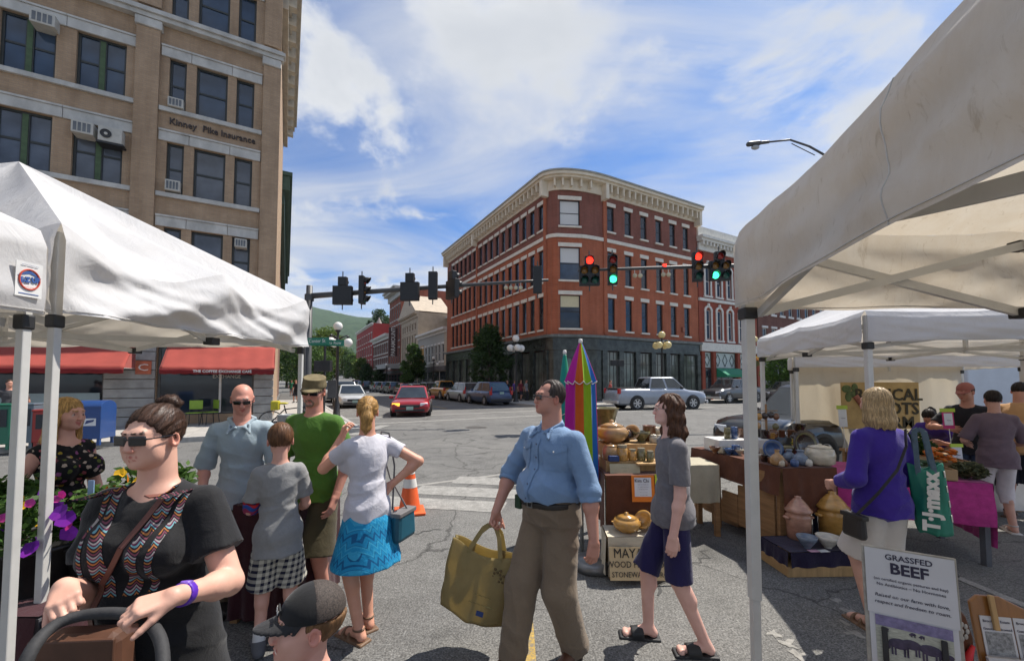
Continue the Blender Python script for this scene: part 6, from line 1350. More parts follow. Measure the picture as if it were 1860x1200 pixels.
wcan = canvas('canvas_white', (.66, .66, .67), .10, .30); ccan = canvas('canvas_cream', (.67, .66, .65), .32, .38); fcan = canvas('canvas_blueish', (.66, .67, .70), .12, .30); wallc = canvas('canvas_wall', (.70, .67, .60), .15, .45)
# left: white tent over the group, and the edge of its neighbour
LT, lb = tent('white pop-up tent with sagging valance over the group at left', [(-5.05, 1.85), (-2.08, 1.85), (-1.87, 3.67), (-4.85, 3.67)], 2.43, .42, (-3.42, 2.76, 3.22), wcan, .15, .05, seed=3, leg_w=.034)
def logo(T, p, rx, rz, s, nm='logo_patch'):
 o = MB().box((0, 0, 0), (s * .95, .002, s * 1.5)).build(nm, M('logo_white', (.70, .69, .66), .6), T, loc=p, rot=(0, 0, rz)); bl = M('logo_blue', (.03, .09, .30), .6); rd = M('logo_red', (.50, .06, .03), .6)
 pts = [(s * .36 * math.cos(t), -.0025, s * .43 * math.sin(t)) for t in [2 * math.pi * k / 28 for k in range(29)]]; MB().tube(pts, s * .035, 6, False).build('logo_ring', rd, o)
 MB().prism([(-s * .42, -.003, s * .12), (0, -.003, s * .40), (s * .42, -.003, s * .12), (0, -.003, s * .26)], (0, .002, 0)).build('logo_roof', bl, o); text('logo_lettering', 'E-Z UP', s * .30, bl, o, (0, -.004, -s * .02), (R(90), R(-8), 0), .001, bold=.002, sx=.8)
 text('logo_line', '~~~~ ~~~~', s * .085, rd, o, (0, -.004, -s * .33), (R(90), 0, 0), .001); text('logo_line', '~~~~~ ~~~~~~ ~~~', s * .07, bl, o, (0, -.004, s * .62), (R(90), 0, 0), .001); MB().box((0, -.0015, -s * .62), (s * .7, .002, s * .03)).build('logo_rule', bl, o)
logo(LT, Vector((-2.20, 1.815, 2.19)) - lb, 0, 0, .12)
NT_, nb = tent('corner of a second white tent cut by the left edge of the photo', [(-4.6, -.9), (-1.86, -.9), (-1.88, 1.60), (-4.6, 1.60)], 2.30, .335, (-3.2, .35, 3.1), wcan, .03, .012, seed=8, leg_w=.031)
logo(NT_, Vector((-1.838, 1.535, 2.085)) - nb, 0, R(90) - R(2), .088)
# right: the big near tent whose valance sweeps overhead
RT, rb = tent('large stained cream tent hanging over the right edge', [(.55, -.95), (3.9, -.95), (3.95, 2.1), (1.19, 2.1)], 2.48, .40, (2.35, .6, 3.45), ccan, .025, .035, seed=5, leg_w=.048, legs=(1, 2, 3), bar_w=(.022, .040), seams=(.362,))
FT, fb_ = tent('pale blue-white tent over the vegetable stall', [(3.05, 3.5), (6.3, 2.95), (6.8, 5.4), (3.5, 5.75)], 2.31, .27, (4.9, 4.4, 3.1), fcan, .03, .02, seed=11, leg_w=.045)
WT, wb = tent('white walled tent behind the vegetable stall', [(4.3, 6.2), (7.5, 5.95), (8.5, 7.7), (5.35, 7.85)], 2.16, .25, (6.4, 6.9, 2.9), wcan, .02, .015, seed=13, leg_w=.045, bars=())
def wall_sheet(nm, a, b, z0, z1, f, seed, parent, base, cutl=0.):
 mb = MB(); d = Vector((b[0] - a[0], b[1] - a[1], 0)); nrm = Vector((d.y, -d.x, 0)).normalized()
 mb.grid(lambda u, v: Vector((a[0], a[1], 0)) - base + d * (u * (1 - cutl * v)) + Vector((0, 0, z1 + (z0 - z1) * v)) + nrm * (f * fnoise(u * 9, v * .8, seed) * (.3 + v) + f * .4 * fnoise(u * 24, v * 2, seed + 1)), 60, 16); return mb.build(nm, wallc, parent, True)
wall_sheet('side_wall', (4.3, 6.2), (5.42, 7.72), .05, 2.0, .06, 21, WT, wb); wall_sheet('back_wall', (5.42, 7.75), (8.5, 7.68), .05, 2.1, .05, 22, WT, wb)
# ================================================================ umbrellas, stalls
def umbrella(label, p, h, rtop, zrim, cols, seed, rb_=.17, low=.62):
 T = thing('umbrella', label, 'umbrella', p); n = len(cols)
 MB().tube([(0, 0, 0), (0, 0, h - .02)], .019, 8).build('pole', M('umbrella_pole', (.5, .5, .48), .4, metal=.4), T, True); MB().lathe([(0, h + .035), (.018, h + .03), (.022, h), (.014, h - .02)], 12).build('finial', WHT, T, True)
 for k, c in enumerate(cols):
  fm = fabric('umb_%d_%d_%d' % tuple(int(99 * x) for x in c), c, .7, 500, .15, .06, 5, .25)
  for nm, z1, z0, r1, r0 in (('gore', h - .01, zrim, .016, rtop), ('lower_gore', zrim + .004, low, rtop * .93, rb_)):
   mb = MB()
   def gf(u, v):
    a = 2 * math.pi * (k + u) / n; rr = r1 + (r0 - r1) * v ** .92; pl = 1 - .16 * (v if nm == 'gore' else 1) * abs(math.cos(math.pi * (u - .5))) ** 2 if True else 1; pl = 1 - .18 * math.sin(math.pi * u) * (v if nm == 'gore' else 1 + .3 * math.sin(v * 5 + k)); return (rr * pl * math.cos(a), rr * pl * math.sin(a), z1 + (z0 - z1) * v - (.03 * math.sin(math.pi * u) * v if nm == 'gore' else 0))
   mb.grid(gf, 8, 12); o_ = mb.build(nm, fm, T, True)
  pts = [Vector(((rtop + .002) * (1 - .18 * math.sin(math.pi * u)) * math.cos(2 * math.pi * (k + u) / n), (rtop + .002) * (1 - .18 * math.sin(math.pi * u)) * math.sin(2 * math.pi * (k + u) / n), zrim - .03 * math.sin(math.pi * u))) for u in [i / 8 for i in range(9)]]; MB().tube(pts, .0045, 6).build('piping', WHT, T)
RB = [(.50, .02, .33), (.62, .13, .02), (.30, .52, .02), (.03, .18, .52), (.60, .03, .25), (.62, .42, .02)]
umbrella('closed rainbow-striped market umbrella behind the man in blue', at(1055, 700, 4.15) * Vector((1, 1, 0)), 2.10, .165, 1.70, [RB[5], RB[1], RB[4], RB[3], RB[2], RB[0], RB[0], RB[0], RB[1], RB[2], RB[3], RB[4]], 1, .18, .7)
umbrella('closed green umbrella half hidden behind the rainbow one', at(1026, 700, 4.6) * Vector((1, 1, 0)), 2.02, .10, 1.35, [(.02, .32, .22), (.10, .38, .12), (.02, .28, .24), (.03, .34, .2)], 2, .12, .6)
wood = M('stall_wood', (.30, .165, .07), .7, .28, 3, .2, stretch=(1, 1, 9)); pine = M('crate_pine', (.45, .28, .12), .7, .22, 3, .15, stretch=(9, 1, 1)); card = M('cardboard', (.36, .23, .12), .85, .1, 4)
def cloth(label, corners, z, hems, mat, fold=.03, seed=1, over=.012, name='tablecloth', cat='tablecloth'):
 """cloth over a four-cornered top, hanging to the given height on each side (None = not hanging)"""
 cs = [Vector((c[0], c[1], 0)) for c in corners]; b = sum(cs, Vector()) / 4; T = thing(name, label, cat, b); cs = [c - b for c in cs]
 mb = MB(); mb.grid(lambda u, v: cs[0].lerp(cs[1], u).lerp(cs[3].lerp(cs[2], u), v) + Vector((0, 0, z + over + .004 * fnoise(u * 4, v * 4, seed))), 16, 10); mb.build('top', mat, T, True)
 for k in range(4):
  if hems[k] is None: continue
  a, c = cs[k], cs[(k + 1) % 4]; d = c - a; nn = Vector((d.y, -d.x, 0)).normalized(); nn = nn if nn.dot(a + c) > 0 else -nn; mb = MB()
  mb.grid(lambda u, v: a + d * u + Vector((0, 0, z + over + (hems[k] - z) * v)) + nn * (.012 + fold * v * (.6 + fnoise(u * 6, v, seed + k) * 1.3 + .8 * math.sin(u * 17 + seed) * .5)), 40, 12); mb.build('drop', mat, T, True)
 return T
def table(label, corners, z, mat=wood, legw=.05):
 cs = [Vector((c[0], c[1], 0)) for c in corners]; b = sum(cs, Vector()) / 4; T = thing('table', label, 'table', b); cs = [c - b for c in cs]
 MB().prism([c + Vector((0, 0, z - .03)) for c in cs], (0, 0, .035)).build('tabletop', mat, T)
 for c in cs: MB().box(Vector((c.x * .93, c.y * .93, (z - .03) / 2)), (legw, legw, z - .03)).build('leg', mat, T)
 return T
brown = fabric('cloth_brown', (.115, .042, .022), .9, 300, .3, .2, 9); pinkc = fabric('cloth_pink', (.40, .035, .19), .8, 300, .3, .3, 14); navy = fabric('cloth_navy', (.018, .012, .035), .9); beige = fabric('cloth_beige', (.42, .38, .28), .9); maroon = fabric('cloth_maroon', (.045, .012, .016), .9); offw = fabric('cloth_offwhite', (.55, .49, .38), .9)
# ---- pottery
GZ = {'tan': (.38, .22, .09), 'cream': (.55, .48, .36), 'brown': (.16, .065, .03), 'dark': (.035, .02, .016), 'blue': (.06, .11, .24), 'slate': (.16, .20, .26), 'olive': (.15, .13, .055), 'honey': (.45, .24, .06), 'pink': (.42, .22, .15), 'white': (.62, .58, .50), 'lav': (.30, .20, .24)}
def glaze(k): return M('glaze_' + k, GZ[k], .22, .35, 9, .05, coat=.4, stretch=(1, 1, 2.2), detail=7)
PROF = {'vase': [(.30, 0), (.46, .12), (.50, .38), (.40, .62), (.20, .78), (.20, .92), (.28, 1), (.22, 1), (.15, .9)], 'bottle': [(.30, 0), (.42, .1), (.45, .4), (.30, .62), (.14, .74), (.13, .92), (.17, 1), (.10, 1)], 'bowl': [(.30, 0), (.30, .08), (.55, .35), (.80, .75), (.88, 1.0), (.83, 1.0), (.62, .5), (.2, .2), (0, .18)], 'jar': [(.38, 0), (.50, .1), (.52, .5), (.46, .75), (.36, .82), (.40, .84), (.38, .88), (.2, .93), (.06, .95), (.08, 1), (0, 1.02)], 'mug': [(.40, 0), (.44, .05), (.43, .95), (.45, 1), (.40, 1), (.38, .1), (0, .08)], 'crock': [(.34, 0), (.40, .04), (.42, .50), (.44, .56), (.36, .60), (.44, .63), (.47, .68), (.40, .72), (.32, .80), (.16, .92), (.10, .95), (.12, .99), (0, 1.0)], 'squat': [(.35, 0), (.62, .2), (.74, .45), (.60, .66), (.50, .7), (.52, .73), (.30, .82), (.09, .88), (.10, .97), (0, 1)], 'tall': [(.22, 0), (.27, .03), (.27, .75), (.24, .85), (.27, 1), (.2, 1), (.2, .1), (0, .08)], 'open': [(.34, 0), (.36, .5), (.50, .98), (.54, 1), (.48, .98), (.3, .5), (.2, .1), (0, .08)]}
def pot(label, kind, gl, p, h, group=None, name=None, cat=None, rz=0., wf=1.):
 nm = name or {'bowl': 'bowl', 'mug': 'mug', 'vase': 'vase', 'bottle': 'bottle', 'jar': 'lidded_jar', 'crock': 'lidded_crock', 'squat': 'casserole_pot', 'tall': 'tall_cup', 'open': 'utensil_pot'}[kind]
 T = thing(nm, label, cat or nm.replace('_', ' '), p, rz, group); MB().lathe([(r * h * wf * (1 if kind not in ('tall',) else 1), z * h) for r, z in PROF[kind]], 24).build('pot', glaze(gl), T, True)
 if kind in ('mug',): MB().tube([(h * .42, 0, h * .8), (h * .70, 0, h * .75), (h * .72, 0, h * .4), (h * .43, 0, h * .25)], h * .05, 8).build('handle', glaze(gl), T, True)
 if kind in ('crock', 'squat'):
  for s in (1, -1): MB().sphere((s * h * (.47 if kind == 'crock' else .74) * wf, 0, h * .5), (h * .06, h * .1, h * .04), 10, 6).build('lug_handle', glaze(gl), T, True)
 return T
def disc(label, gl, p, r, tilt=-78, ring=None, rz=0., group=None):
 T = thing('plate', label, 'plate', p, rz, group); mt = Matrix.Rotation(R(-tilt), 3, 'X'); pr = [(0, .012), (r * .55, .012), (r * .66, .03), (r, .045), (r, .035), (r * .6, 0), (0, 0)]
 MB().lathe(pr, 32, (0, 0, r * .99), mt).build('dish', glaze(gl), T, True)
 if ring: MB().lathe([(r * .70, .034), (r * .84, .043)], 32, (0, 0, r * .99), Matrix.Rotation(R(-tilt), 3, 'X')).build('rim_band', glaze(ring), T, True)
 return T
# right pottery table
PT = [(2.62, 4.0), (3.16, 4.02), (3.02, 5.35), (2.30, 5.25)]; table('wooden plank table under the brown cloth with pottery', PT, .84); cloth('brown cloth over the pottery table with a hanging front corner', PT, .845, [.42, .55, None, .58], brown, .035, 4)
for (x0, y0, x1, y1) in ((2.60, 4.08, 2.42, 4.75), (2.42, 4.8, 2.33, 5.2)):
 T = thing('plank_panel', 'upright wooden planks boxing in the pottery table ' + ('at its near end' if y0 < 4.5 else 'at its far end'), 'planks', (x0, y0, 0))
 for k in range(3):
  a = Vector((0, 0, 0)).lerp(Vector((x1 - x0, y1 - y0, 0)), k / 3); b = Vector((0, 0, 0)).lerp(Vector((x1 - x0, y1 - y0, 0)), (k + .96) / 3); MB().bar(a + Vector((0, 0, .40 - .05 * k)), b + Vector((0, 0, .40 - .05 * k)), .025, .78 if k == 0 else .55 - .12 * k).build('plank', wood, T)
for i, (px, py, Y, s) in enumerate(((1330, 962, 4.45, .26), (1372, 975, 4.3, .24), (1395, 995, 4.1, .22))):
 T = thing('carton', ['brown carton under the pottery table, farthest of three', 'brown carton under the pottery table, middle of three', 'brown carton under the pottery table, nearest of three'][i], 'carton', gnd(px, py) * Vector((1, 1, 0)) + Vector((.2, .25, 0)), .3, 'cartons under the pottery table'); MB().bb(-s / 2, s / 2, -s / 2, s / 2, 0, s).build('box', card, T); MB().bb(-s / 2, s / 2, -.02, .02, s, s + .002).build('tape', M('parcel_tape', (.45, .33, .18), .4), T)
def tp(px, py, Y): return at(px, py, Y)
Zt = .862
def on_top(px, Y, z=Zt): p = at(px, 700, Y); return Vector((p.x, p.y, z))
big = [('tan bottle vase at the front of the brown cloth', 'bottle', 'tan', 1408, 4.12, .155), ('grey-blue bulbous vase on the brown cloth', 'vase', 'slate', 1430, 4.3, .125), ('speckled blue upright vase near the front corner', 'vase', 'slate', 1450, 4.14, .145), ('small cream bottle by the cloth edge', 'jar', 'white', 1464, 4.08, .07), ('small blue faceted pot at the cloth edge', 'jar', 'blue', 1439, 4.06, .075), ('small brown pot at the cloth edge', 'jar', 'brown', 1421, 4.07, .06), ('small white pot beside the tan bottle vase', 'jar', 'cream', 1415, 4.07, .065), ('large cream lidded crock at the right end of the cloth', 'jar', 'cream', 1485, 4.16, .205)]
for lab, k, gl, px, Y, h in big: pot(lab, k, gl, on_top(px, Y), h, wf=1.25 if 'large cream' in lab else 1)
disc('large dark green platter standing on edge on the brown cloth', 'dark', on_top(1456, 4.42), .155, ring='olive', rz=.15); disc('blue plate standing on edge near the tent post', 'blue', on_top(1398, 4.42), .105, rz=-.1, ring='slate')
for i, (px, Y, k, gl, h) in enumerate(((1301, 5.05, 'bowl', 'cream', .07), (1313, 4.95, 'jar', 'white', .10), (1325, 4.8, 'mug', 'white', .075), (1340, 4.7, 'bowl', 'cream', .06), (1375, 4.45, 'bowl', 'cream', .05), (1385, 4.30, 'mug', 'dark', .07), (1396, 4.22, 'mug', 'brown', .06), (1294, 5.1, 'bowl', 'slate', .08))):
 pot(['shallow cream bowl at the left of the brown cloth', 'white lidded sugar jar on the brown cloth', 'white mug behind the tent post', 'low cream bowl just left of the tent post', 'low cream dish just right of the tent post', 'small dark mug right of the tent post', 'small brown mug beside the tan bottle', 'slate bowl at the far end of the brown cloth'][i], k, gl, on_top(px, Y), h)
RS = thing('display_riser', 'white boxed riser at the back of the pottery table', 'riser', (2.72, 4.98, .862), .08); MB().bb(-.32, .32, -.16, .16, 0, .15).build('box', WHT, RS, bevel=.006)
rg = random.Random(4); zr = 1.015
for i, (px, gl, k, h) in enumerate(((1316, 'olive', 'tall', .13), (1327, 'blue', 'tall', .14), (1337, 'dark', 'tall', .135), (1346, 'brown', 'mug', .10), (1378, 'dark', 'mug', .10), (1386, 'brown', 'jar', .10), (1397, 'honey', 'mug', .07), (1408, 'dark', 'squat', .07), (1418, 'brown', 'mug', .085), (1430, 'dark', 'mug', .07), (1440, 'brown', 'mug', .095), (1452, 'dark', 'open', .16), (1425, 'dark', 'squat', .06), (1403, 'brown', 'jar', .11))):
 pot(['olive square vase, leftmost on the white riser', 'blue tall vase second on the white riser', 'dark brown tall vase third on the white riser', 'brown mug left of the tent post on the riser', 'black mug right of the tent post on the riser', 'rust lidded jar right of the tent post', 'small honey mug on the riser', 'dark glossy teapot-like pot on the riser', 'rust mug on the riser near its middle', 'black cup on the riser beside the rust mug', 'broad rust mug on the riser near its right end', 'tall dark square vase at the right end of the riser', 'low dark glossy pot on the riser', 'rust jar behind the honey mug'][i], k, gl, Vector((at(px, 700, 4.98 + rg.uniform(-.08, .08)).x, 4.98 + rg.uniform(-.1, .1), zr)), h, 'dark pots on the riser')
MT = thing('mug_tree', 'wooden mug stand with hanging round ornaments on the pottery table', 'mug stand', on_top(1390, 5.0, 1.0)); MB().tube([(0, 0, 0), (0, 0, .42)], .012, 8).build('post', wood, MT)
for z in (.22, .34): MB().bar((-.14, 0, z), (.14, 0, z), .008).build('arm', wood, MT)
for i, (x, z) in enumerate(((-.10, .27), (.05, .29), (.11, .27), (-.12, .16), (.1, .15), (-.03, .28))): MB().sphere((x, -.02, z), (.042, .016, .042), 14, 8).build('ornament', glaze(['honey', 'dark', 'brown', 'tan', 'olive', 'dark'][i]), MT, True)
# low bench in front with crocks and bowls
LBN = [(2.42, 3.62), (3.02, 3.66), (2.98, 4.02), (2.40, 3.98)]
T = thing('low_bench', 'low wooden bench edge under the navy cloth', 'bench', (2.7, 3.82, 0), .03); MB().bb(-.31, .31, -.20, .19, .0, .085).build('board', pine, T, bevel=.004)
cloth('navy cloth on the low bench with bowls', LBN, .20, [.07, .08, .1, .07], navy, .012, 9)
for lab, k, gl, px, Y, h, wf in (('tall pink-brown lidded crock left on the navy cloth', 'crock', 'pink', 1443, 3.93, .40, .62), ('tall tan lidded crock right on the navy cloth', 'crock', 'honey', 1505, 3.94, .44, .66), ('slate blue bowl on the navy cloth', 'bowl', 'slate', 1457, 3.71, .105, .9), ('white bowl on the navy cloth between two others', 'bowl', 'white', 1494, 3.72, .105, 1.0), ('small olive bowl at the right end of the navy cloth', 'bowl', 'olive', 1530, 3.72, .085, 1.0)): pot(lab, k, gl, on_top(px, Y, .213), h, wf=wf)
for i, (px, py) in enumerate(((1478, 996), (1495, 998))): T = thing('price_card', ['pink price card on the navy cloth', 'white price card on the navy cloth'][i], 'card', at(px, py, 3.64) * Vector((1, 1, 0)) + Vector((0, 0, .216)), .1); MB().box((0, 0, 0), (.09, .05, .002)).build('paper', M(['card_pink', 'card_white'][i], [(.6, .35, .45), (.66, .66, .64)][i], .7), T)
# left pottery table
P2 = [(.88, 3.86), (1.62, 3.90), (1.66, 4.75), (.92, 4.75)]; table('wooden table under the brown cloth behind the man in blue', P2, .80); cloth('dark brown cloth hanging down the front of the jar table', P2, .805, [.18, .3, None, .3], brown, .02, 6)
CS = thing('crate_shelf', 'stepped wooden crate shelf holding preserve jars', 'shelf', (1.22, 4.1, .817), .04); MB().bb(-.30, .32, -.06, .22, .0, .10).build('lower_step', pine, CS); MB().bb(-.28, .30, .10, .40, .10, .24).build('upper_step', pine, CS); MB().bb(-.02, .34, -.16, -.06, .08, .095).build('tray', pine, CS)
jars = [('tall honey-coloured preserve jar on the crate shelf', 'honey', 1129, 4.08, .15), ('short amber preserve jar beside the tall one', 'honey', 1147, 4.08, .11), ('green pickle jar on the crate shelf', 'olive', 1163, 4.08, .12), ('small dark green pickle jar at the shelf end', 'olive', 1179, 4.04, .10)]
for lab, gl, px, Y, h in jars:
 T = thing('preserve_jar', lab, 'jar', on_top(px, Y, .918)); MB().lathe([(0, 0), (h * .34, 0), (h * .36, .06 * h), (h * .36, h * .74), (h * .28, h * .84)], 18).build('glass_jar', M('jar_' + gl, GZ[gl], .08, .4, 30, coat=.8), T, True); MB().lathe([(h * .31, h * .84), (h * .31, h), (0, h)], 18).build('lid', M('jar_lid', (.35, .32, .24), .35, metal=.6), T)
for lab, k, gl, px, Y, h, z in (('big brown round pot behind the preserve jars', 'squat', 'tan', 1110, 4.3, .24, 1.06), ('dark purple-brown pot at the back of the crate shelf', 'squat', 'dark', 1130, 4.4, .17, 1.06), ('brown open crock behind the jars', 'mug', 'brown', 1178, 4.45, .16, 1.06), ('grey-green bowl on the crate shelf', 'bowl', 'olive', 1163, 4.35, .11, 1.06), ('small cream lidded pot near the teenager', 'jar', 'cream', 1186, 4.3, .09, 1.06), ('second small cream lidded pot near the teenager', 'jar', 'cream', 1198, 4.28, .09, 1.06), ('tall olive open vase beside the umbrella', 'open', 'olive', 1095, 4.6, .34, 1.06), ('pale bowl above the cream pots', 'bowl', 'cream', 1196, 4.5, .13, 1.06), ('pale stoneware bottle beside the olive vase', 'bottle', 'white', 1113, 4.62, .24, 1.06), ('tan lidded jar left of the honey preserve jar', 'jar', 'tan', 1108, 4.12, .16, .92)): pot(lab, k, gl, on_top(px, Y, z), h)
disc('tan plate tilted on the crate shelf behind the jars', 'tan', on_top(1148, 4.35, 1.06), .085, -60, rz=-.6)
T = thing('blue_tin', 'small blue tin at the left end of the crate shelf', 'tin', on_top(1113, 4.03, .918)); MB().bb(-.05, .05, -.03, .03, 0, .055).build('tin', M('tin_blue', (.02, .05, .16), .35), T, bevel=.006)
def paper(label, px0, px1, py0, py1, Y, mat, lines, inset=None, name='paper_sign', tsize=.03, tm=None, tilt=-6, cat='sign'):
 a = at(px0, py0, Y); b = at(px1, py1, Y); w = b.x - a.x; h = a.z - b.z; T = thing(name, label, cat, ((a.x + b.x) / 2, Y, b.z)); T.rotation_euler = (R(tilt), 0, 0)
 MB().bb(-w / 2, w / 2, 0, .004, 0, h).build('sheet', mat, T)
 if inset: MB().bb(-w * .38, w * .36, -.003, -.0005, h * .2, h * .92).build('inner_sheet', inset, T)
 for k, (s_, sz, x, z) in enumerate(lines): text('lettering', s_, sz, tm or M('ink', (.03, .025, .05), .7), T, (x * w, -.006, z * h), (R(90), 0, 0), .0008, sx=.9)
 return T
ink = M('ink', (.03, .025, .05), .7)
paper('orange-bordered handwritten Kim Chi sign on the brown cloth', 1148, 1190, 864, 911, 3.82, M('paper_orange', (.72, .20, .02), .8), [('Kim Chi', .045, -.05, .80), ('~~~ ~~ ~~~~ ~~', .016, 0, .66), ('~~ ~~~~ ~~ ~~~', .016, 0, .57), ('~~~~ ~~ ~~~', .016, 0, .48), ('~~ - - - ~~', .018, 0, .36), ('~~ - - - ~~', .018, 0, .27)], M('paper_white', (.66, .67, .70), .8))
paper('yellow-green bordered handwritten sign beside the Kim Chi one', 1191, 1222, 862, 906, 3.81, M('paper_lime', (.50, .60, .05), .8), [('TOR', .04, -.1, .74), ('~~~ ~~', .016, 0, .55), ('~~ ~~', .018, 0, .4)], M('paper_white'))
paper('folded beige leaflet propped in front of the jars', 1109, 1164, 842, 866, 3.95, M('paper_beige', (.45, .40, .26), .8), [('~~~ ~~~~ ~~', .014, 0, .7), ('~~ ~~~', .012, 0, .45)], None, tilt=-20)
BX = [(.82, 3.56), (1.34, 3.58), (1.36, 3.84), (.84, 3.84)]; cloth('off-white cloth over the low display box', BX, .355, [.03, .03, .05, .03], offw, .02, 12)
T = thing('display_box', 'low carton box under the off-white cloth', 'box', (1.09, 3.70, 0)); MB().bb(-.25, .25, -.125, .125, 0, .35).build('box', card, T); MB().bb(-.25, .25, -.01, .01, .35, .352).build('tape', M('parcel_tape', (.45, .33, .18), .4), T)
pot('round tan lidded pot on the off-white cloth', 'squat', 'honey', on_top(1135, 3.68, .37), .17); pot('tan casserole with its lid off on the off-white cloth', 'bowl', 'honey', on_top(1186, 3.70, .37), .10, name='casserole_dish', cat='casserole'); disc('tan lid leaning against the casserole dish', 'honey', on_top(1168, 3.69, .37), .085, -55, rz=-.9)
MY = paper('cream board with black painted lettering leaning by the low box', 1107, 1243, 997, 1054, 3.47, M('board_cream', (.58, .44, .25), .7, .1, 5), [('MAYA', .105, -.24, .80), ('WOOD FIRED POTTERY', .070, .0, .47), ('STONEWARE  PORCELAIN', .058, .02, .17)], name='painted_sign', tm=M('paint_black', (.02, .018, .015), .6), tilt=-14); MY.rotation_euler = (R(-14), R(2.0), R(4))
T = thing('metal_pan', 'grey metal base pan of the umbrella stand on the road', 'umbrella base', gnd(1078, 1030)); MB().lathe([(.17, 0), (.19, .01), (.185, .07), (.15, .085), (.03, .085), (.03, .16), (0, .16)], 22).build('base', M('pan_grey', (.22, .22, .22), .4, metal=.6), T, True)
B4_ = [(1.75, 4.5), (2.28, 4.55), (2.28, 5.0), (1.78, 5.0)]; table('small side table between the two pottery tables', B4_, .76); cloth('pale beige cloth on the side table between the pottery tables', B4_, .765, [.36, .4, None, .36], beige, .02, 14)
# ---- vegetables
VT = [(3.10, 4.28), (4.42, 3.80), (4.72, 4.52), (3.40, 5.0)]; table('folding table under the pink cloth', VT, .74, M('folding_grey', (.10, .10, .11), .6)); cloth('bright pink crinkled cloth over the vegetable table', VT, .745, [.36, .16, None, .42], pinkc, .04, 17)
def vt(u, v, z=.765): a = Vector(VT[0]).lerp(Vector(VT[1]), u); b = Vector(VT[3]).lerp(Vector(VT[2]), u); p = a.lerp(b, v); return Vector((p.x, p.y, z))
trz = math.atan2(VT[1][1] - VT[0][1], VT[1][0] - VT[0][0])
def crate(label, p, w, d, h, mat=card, t=.012):
 T = thing('crate', label, 'crate', p, trz); MB().bb(-w / 2, w / 2, -d / 2, d / 2, 0, .01).build('bottom', mat, T)
 for s in (1, -1): MB().bb(-w / 2, w / 2, s * d / 2 - t / 2, s * d / 2 + t / 2, .01, h).build('side', mat, T); MB().bb(s * w / 2 - t / 2, s * w / 2 + t / 2, -d / 2 + t / 2, d / 2 - t / 2, .01, h).build('end', mat, T)
 return T
def veg(label, name, cat, p, L, r, col, rz, tilt=0, group=None, top=None):
 T = thing(name, label, cat, p, rz, group); m = M('veg_' + name, col, .5, .3, 14)
 MB().tube([(-L / 2, 0, 0), (-L * .46, 0, 0), (-L * .2, .01, .004), (L * .25, 0, 0), (L * .47, 0, 0), (L / 2, 0, 0)], [r * .3, r * .8, r, r * (.9 if not top else .7), r * (.7 if not top else .3), r * (.3 if not top else .08)], 10).build('flesh', m, T, True)
 MB().tube([(-L / 2, 0, 0), (-L / 2 - r * 1.2, 0, r * .3)], r * .22, 6).build('stem', M('veg_stem', (.12, .2, .04), .7), T)
rg = random.Random(12)
crate('long flat cardboard tray of cucumbers at the front of the pink table', vt(.60, .14), .62, .26, .10)
for k in range(13): veg('dark green cucumber lying in the front cardboard tray', 'cucumber', 'cucumber', vt(.60, .14, .80 + .045 * (k // 5)) + Vector((rg.uniform(-.2, .2), 0, 0)) + Vector((0, rg.uniform(-.07, .07), 0)), rg.uniform(.2, .27), .024, (.02, .055, .015) if k != 6 else (.10, .2, .02), trz + rg.uniform(-.35, .35), group='cucumbers in the front tray')
crate('cardboard box of small carrots behind the cucumbers', vt(.48, .55), .30, .30, .17); crate('cardboard box of white roots in the middle of the table', vt(.66, .58), .30, .30, .16); crate('cardboard box of orange carrots at the right end', vt(.88, .58), .34, .30, .14)
for k in range(16): veg('short orange carrot heaped in the left carrot box', 'carrot', 'carrot', vt(.48, .55, .88 + .03 * (k // 6)) + Vector((rg.uniform(-.1, .1), rg.uniform(-.1, .1), 0)), .16, .017, (.55, .13, .015), trz + 1.2 + rg.uniform(-.5, .5), group='carrots in the left box', top=1)
for k in range(14): veg('slim white root heaped in the middle box', 'white_root', 'root', vt(.66, .58, .88 + .025 * (k // 6)) + Vector((rg.uniform(-.1, .1), rg.uniform(-.1, .1), 0)), .2, .014, (.55, .50, .38), trz + rg.uniform(-.5, .5), group='white roots in the middle box', top=1)
for k in range(22): veg('long orange carrot heaped at the right end of the table', 'long_carrot', 'carrot', vt(.88, .58, .90 + .03 * (k // 6)) + Vector((rg.uniform(-.14, .14), rg.uniform(-.1, .1), 0)), .2, .02, (.58, .15, .015), trz + 1.4 + rg.uniform(-.4, .4), group='carrots at the right end', top=1)
GT = thing('herb_heap', 'heap of feathery dark carrot greens behind the boxes', 'greens', vt(.78, .86, .86)); vs_, fs_ = leaves([((rg.uniform(-.3, .25), rg.uniform(-.1, .12), rg.uniform(0, .2)), (.15, .12, .10)) for _ in range(12)], 2600, .028, rg); MB().add(vs_, fs_).build('leaves', leafm('herb_leaf', (.03, .075, .015)), GT)
g2 = thing('leaf_bunch', 'pale leafy bunch at the right corner of the table', 'greens', vt(.95, .22, .82)); vs_, fs_ = leaves([((0, 0, .02), (.14, .12, .08))], 600, .03, rg); MB().add(vs_, fs_).build('leaves', leafm('herb_leaf2', (.10, .11, .06)), g2)
crate('wooden box of yellow squash at the left behind the purple top', vt(.10, .95), .22, .22, .20)
for k in range(7): veg('yellow squash in the left wooden box', 'squash', 'squash', vt(.10, .95, .95 + .04 * (k // 4)) + Vector((rg.uniform(-.07, .07), rg.uniform(-.07, .07), 0)), .13, .035, (.60, .42, .03), rg.uniform(0, 3), group='yellow squash in the box')
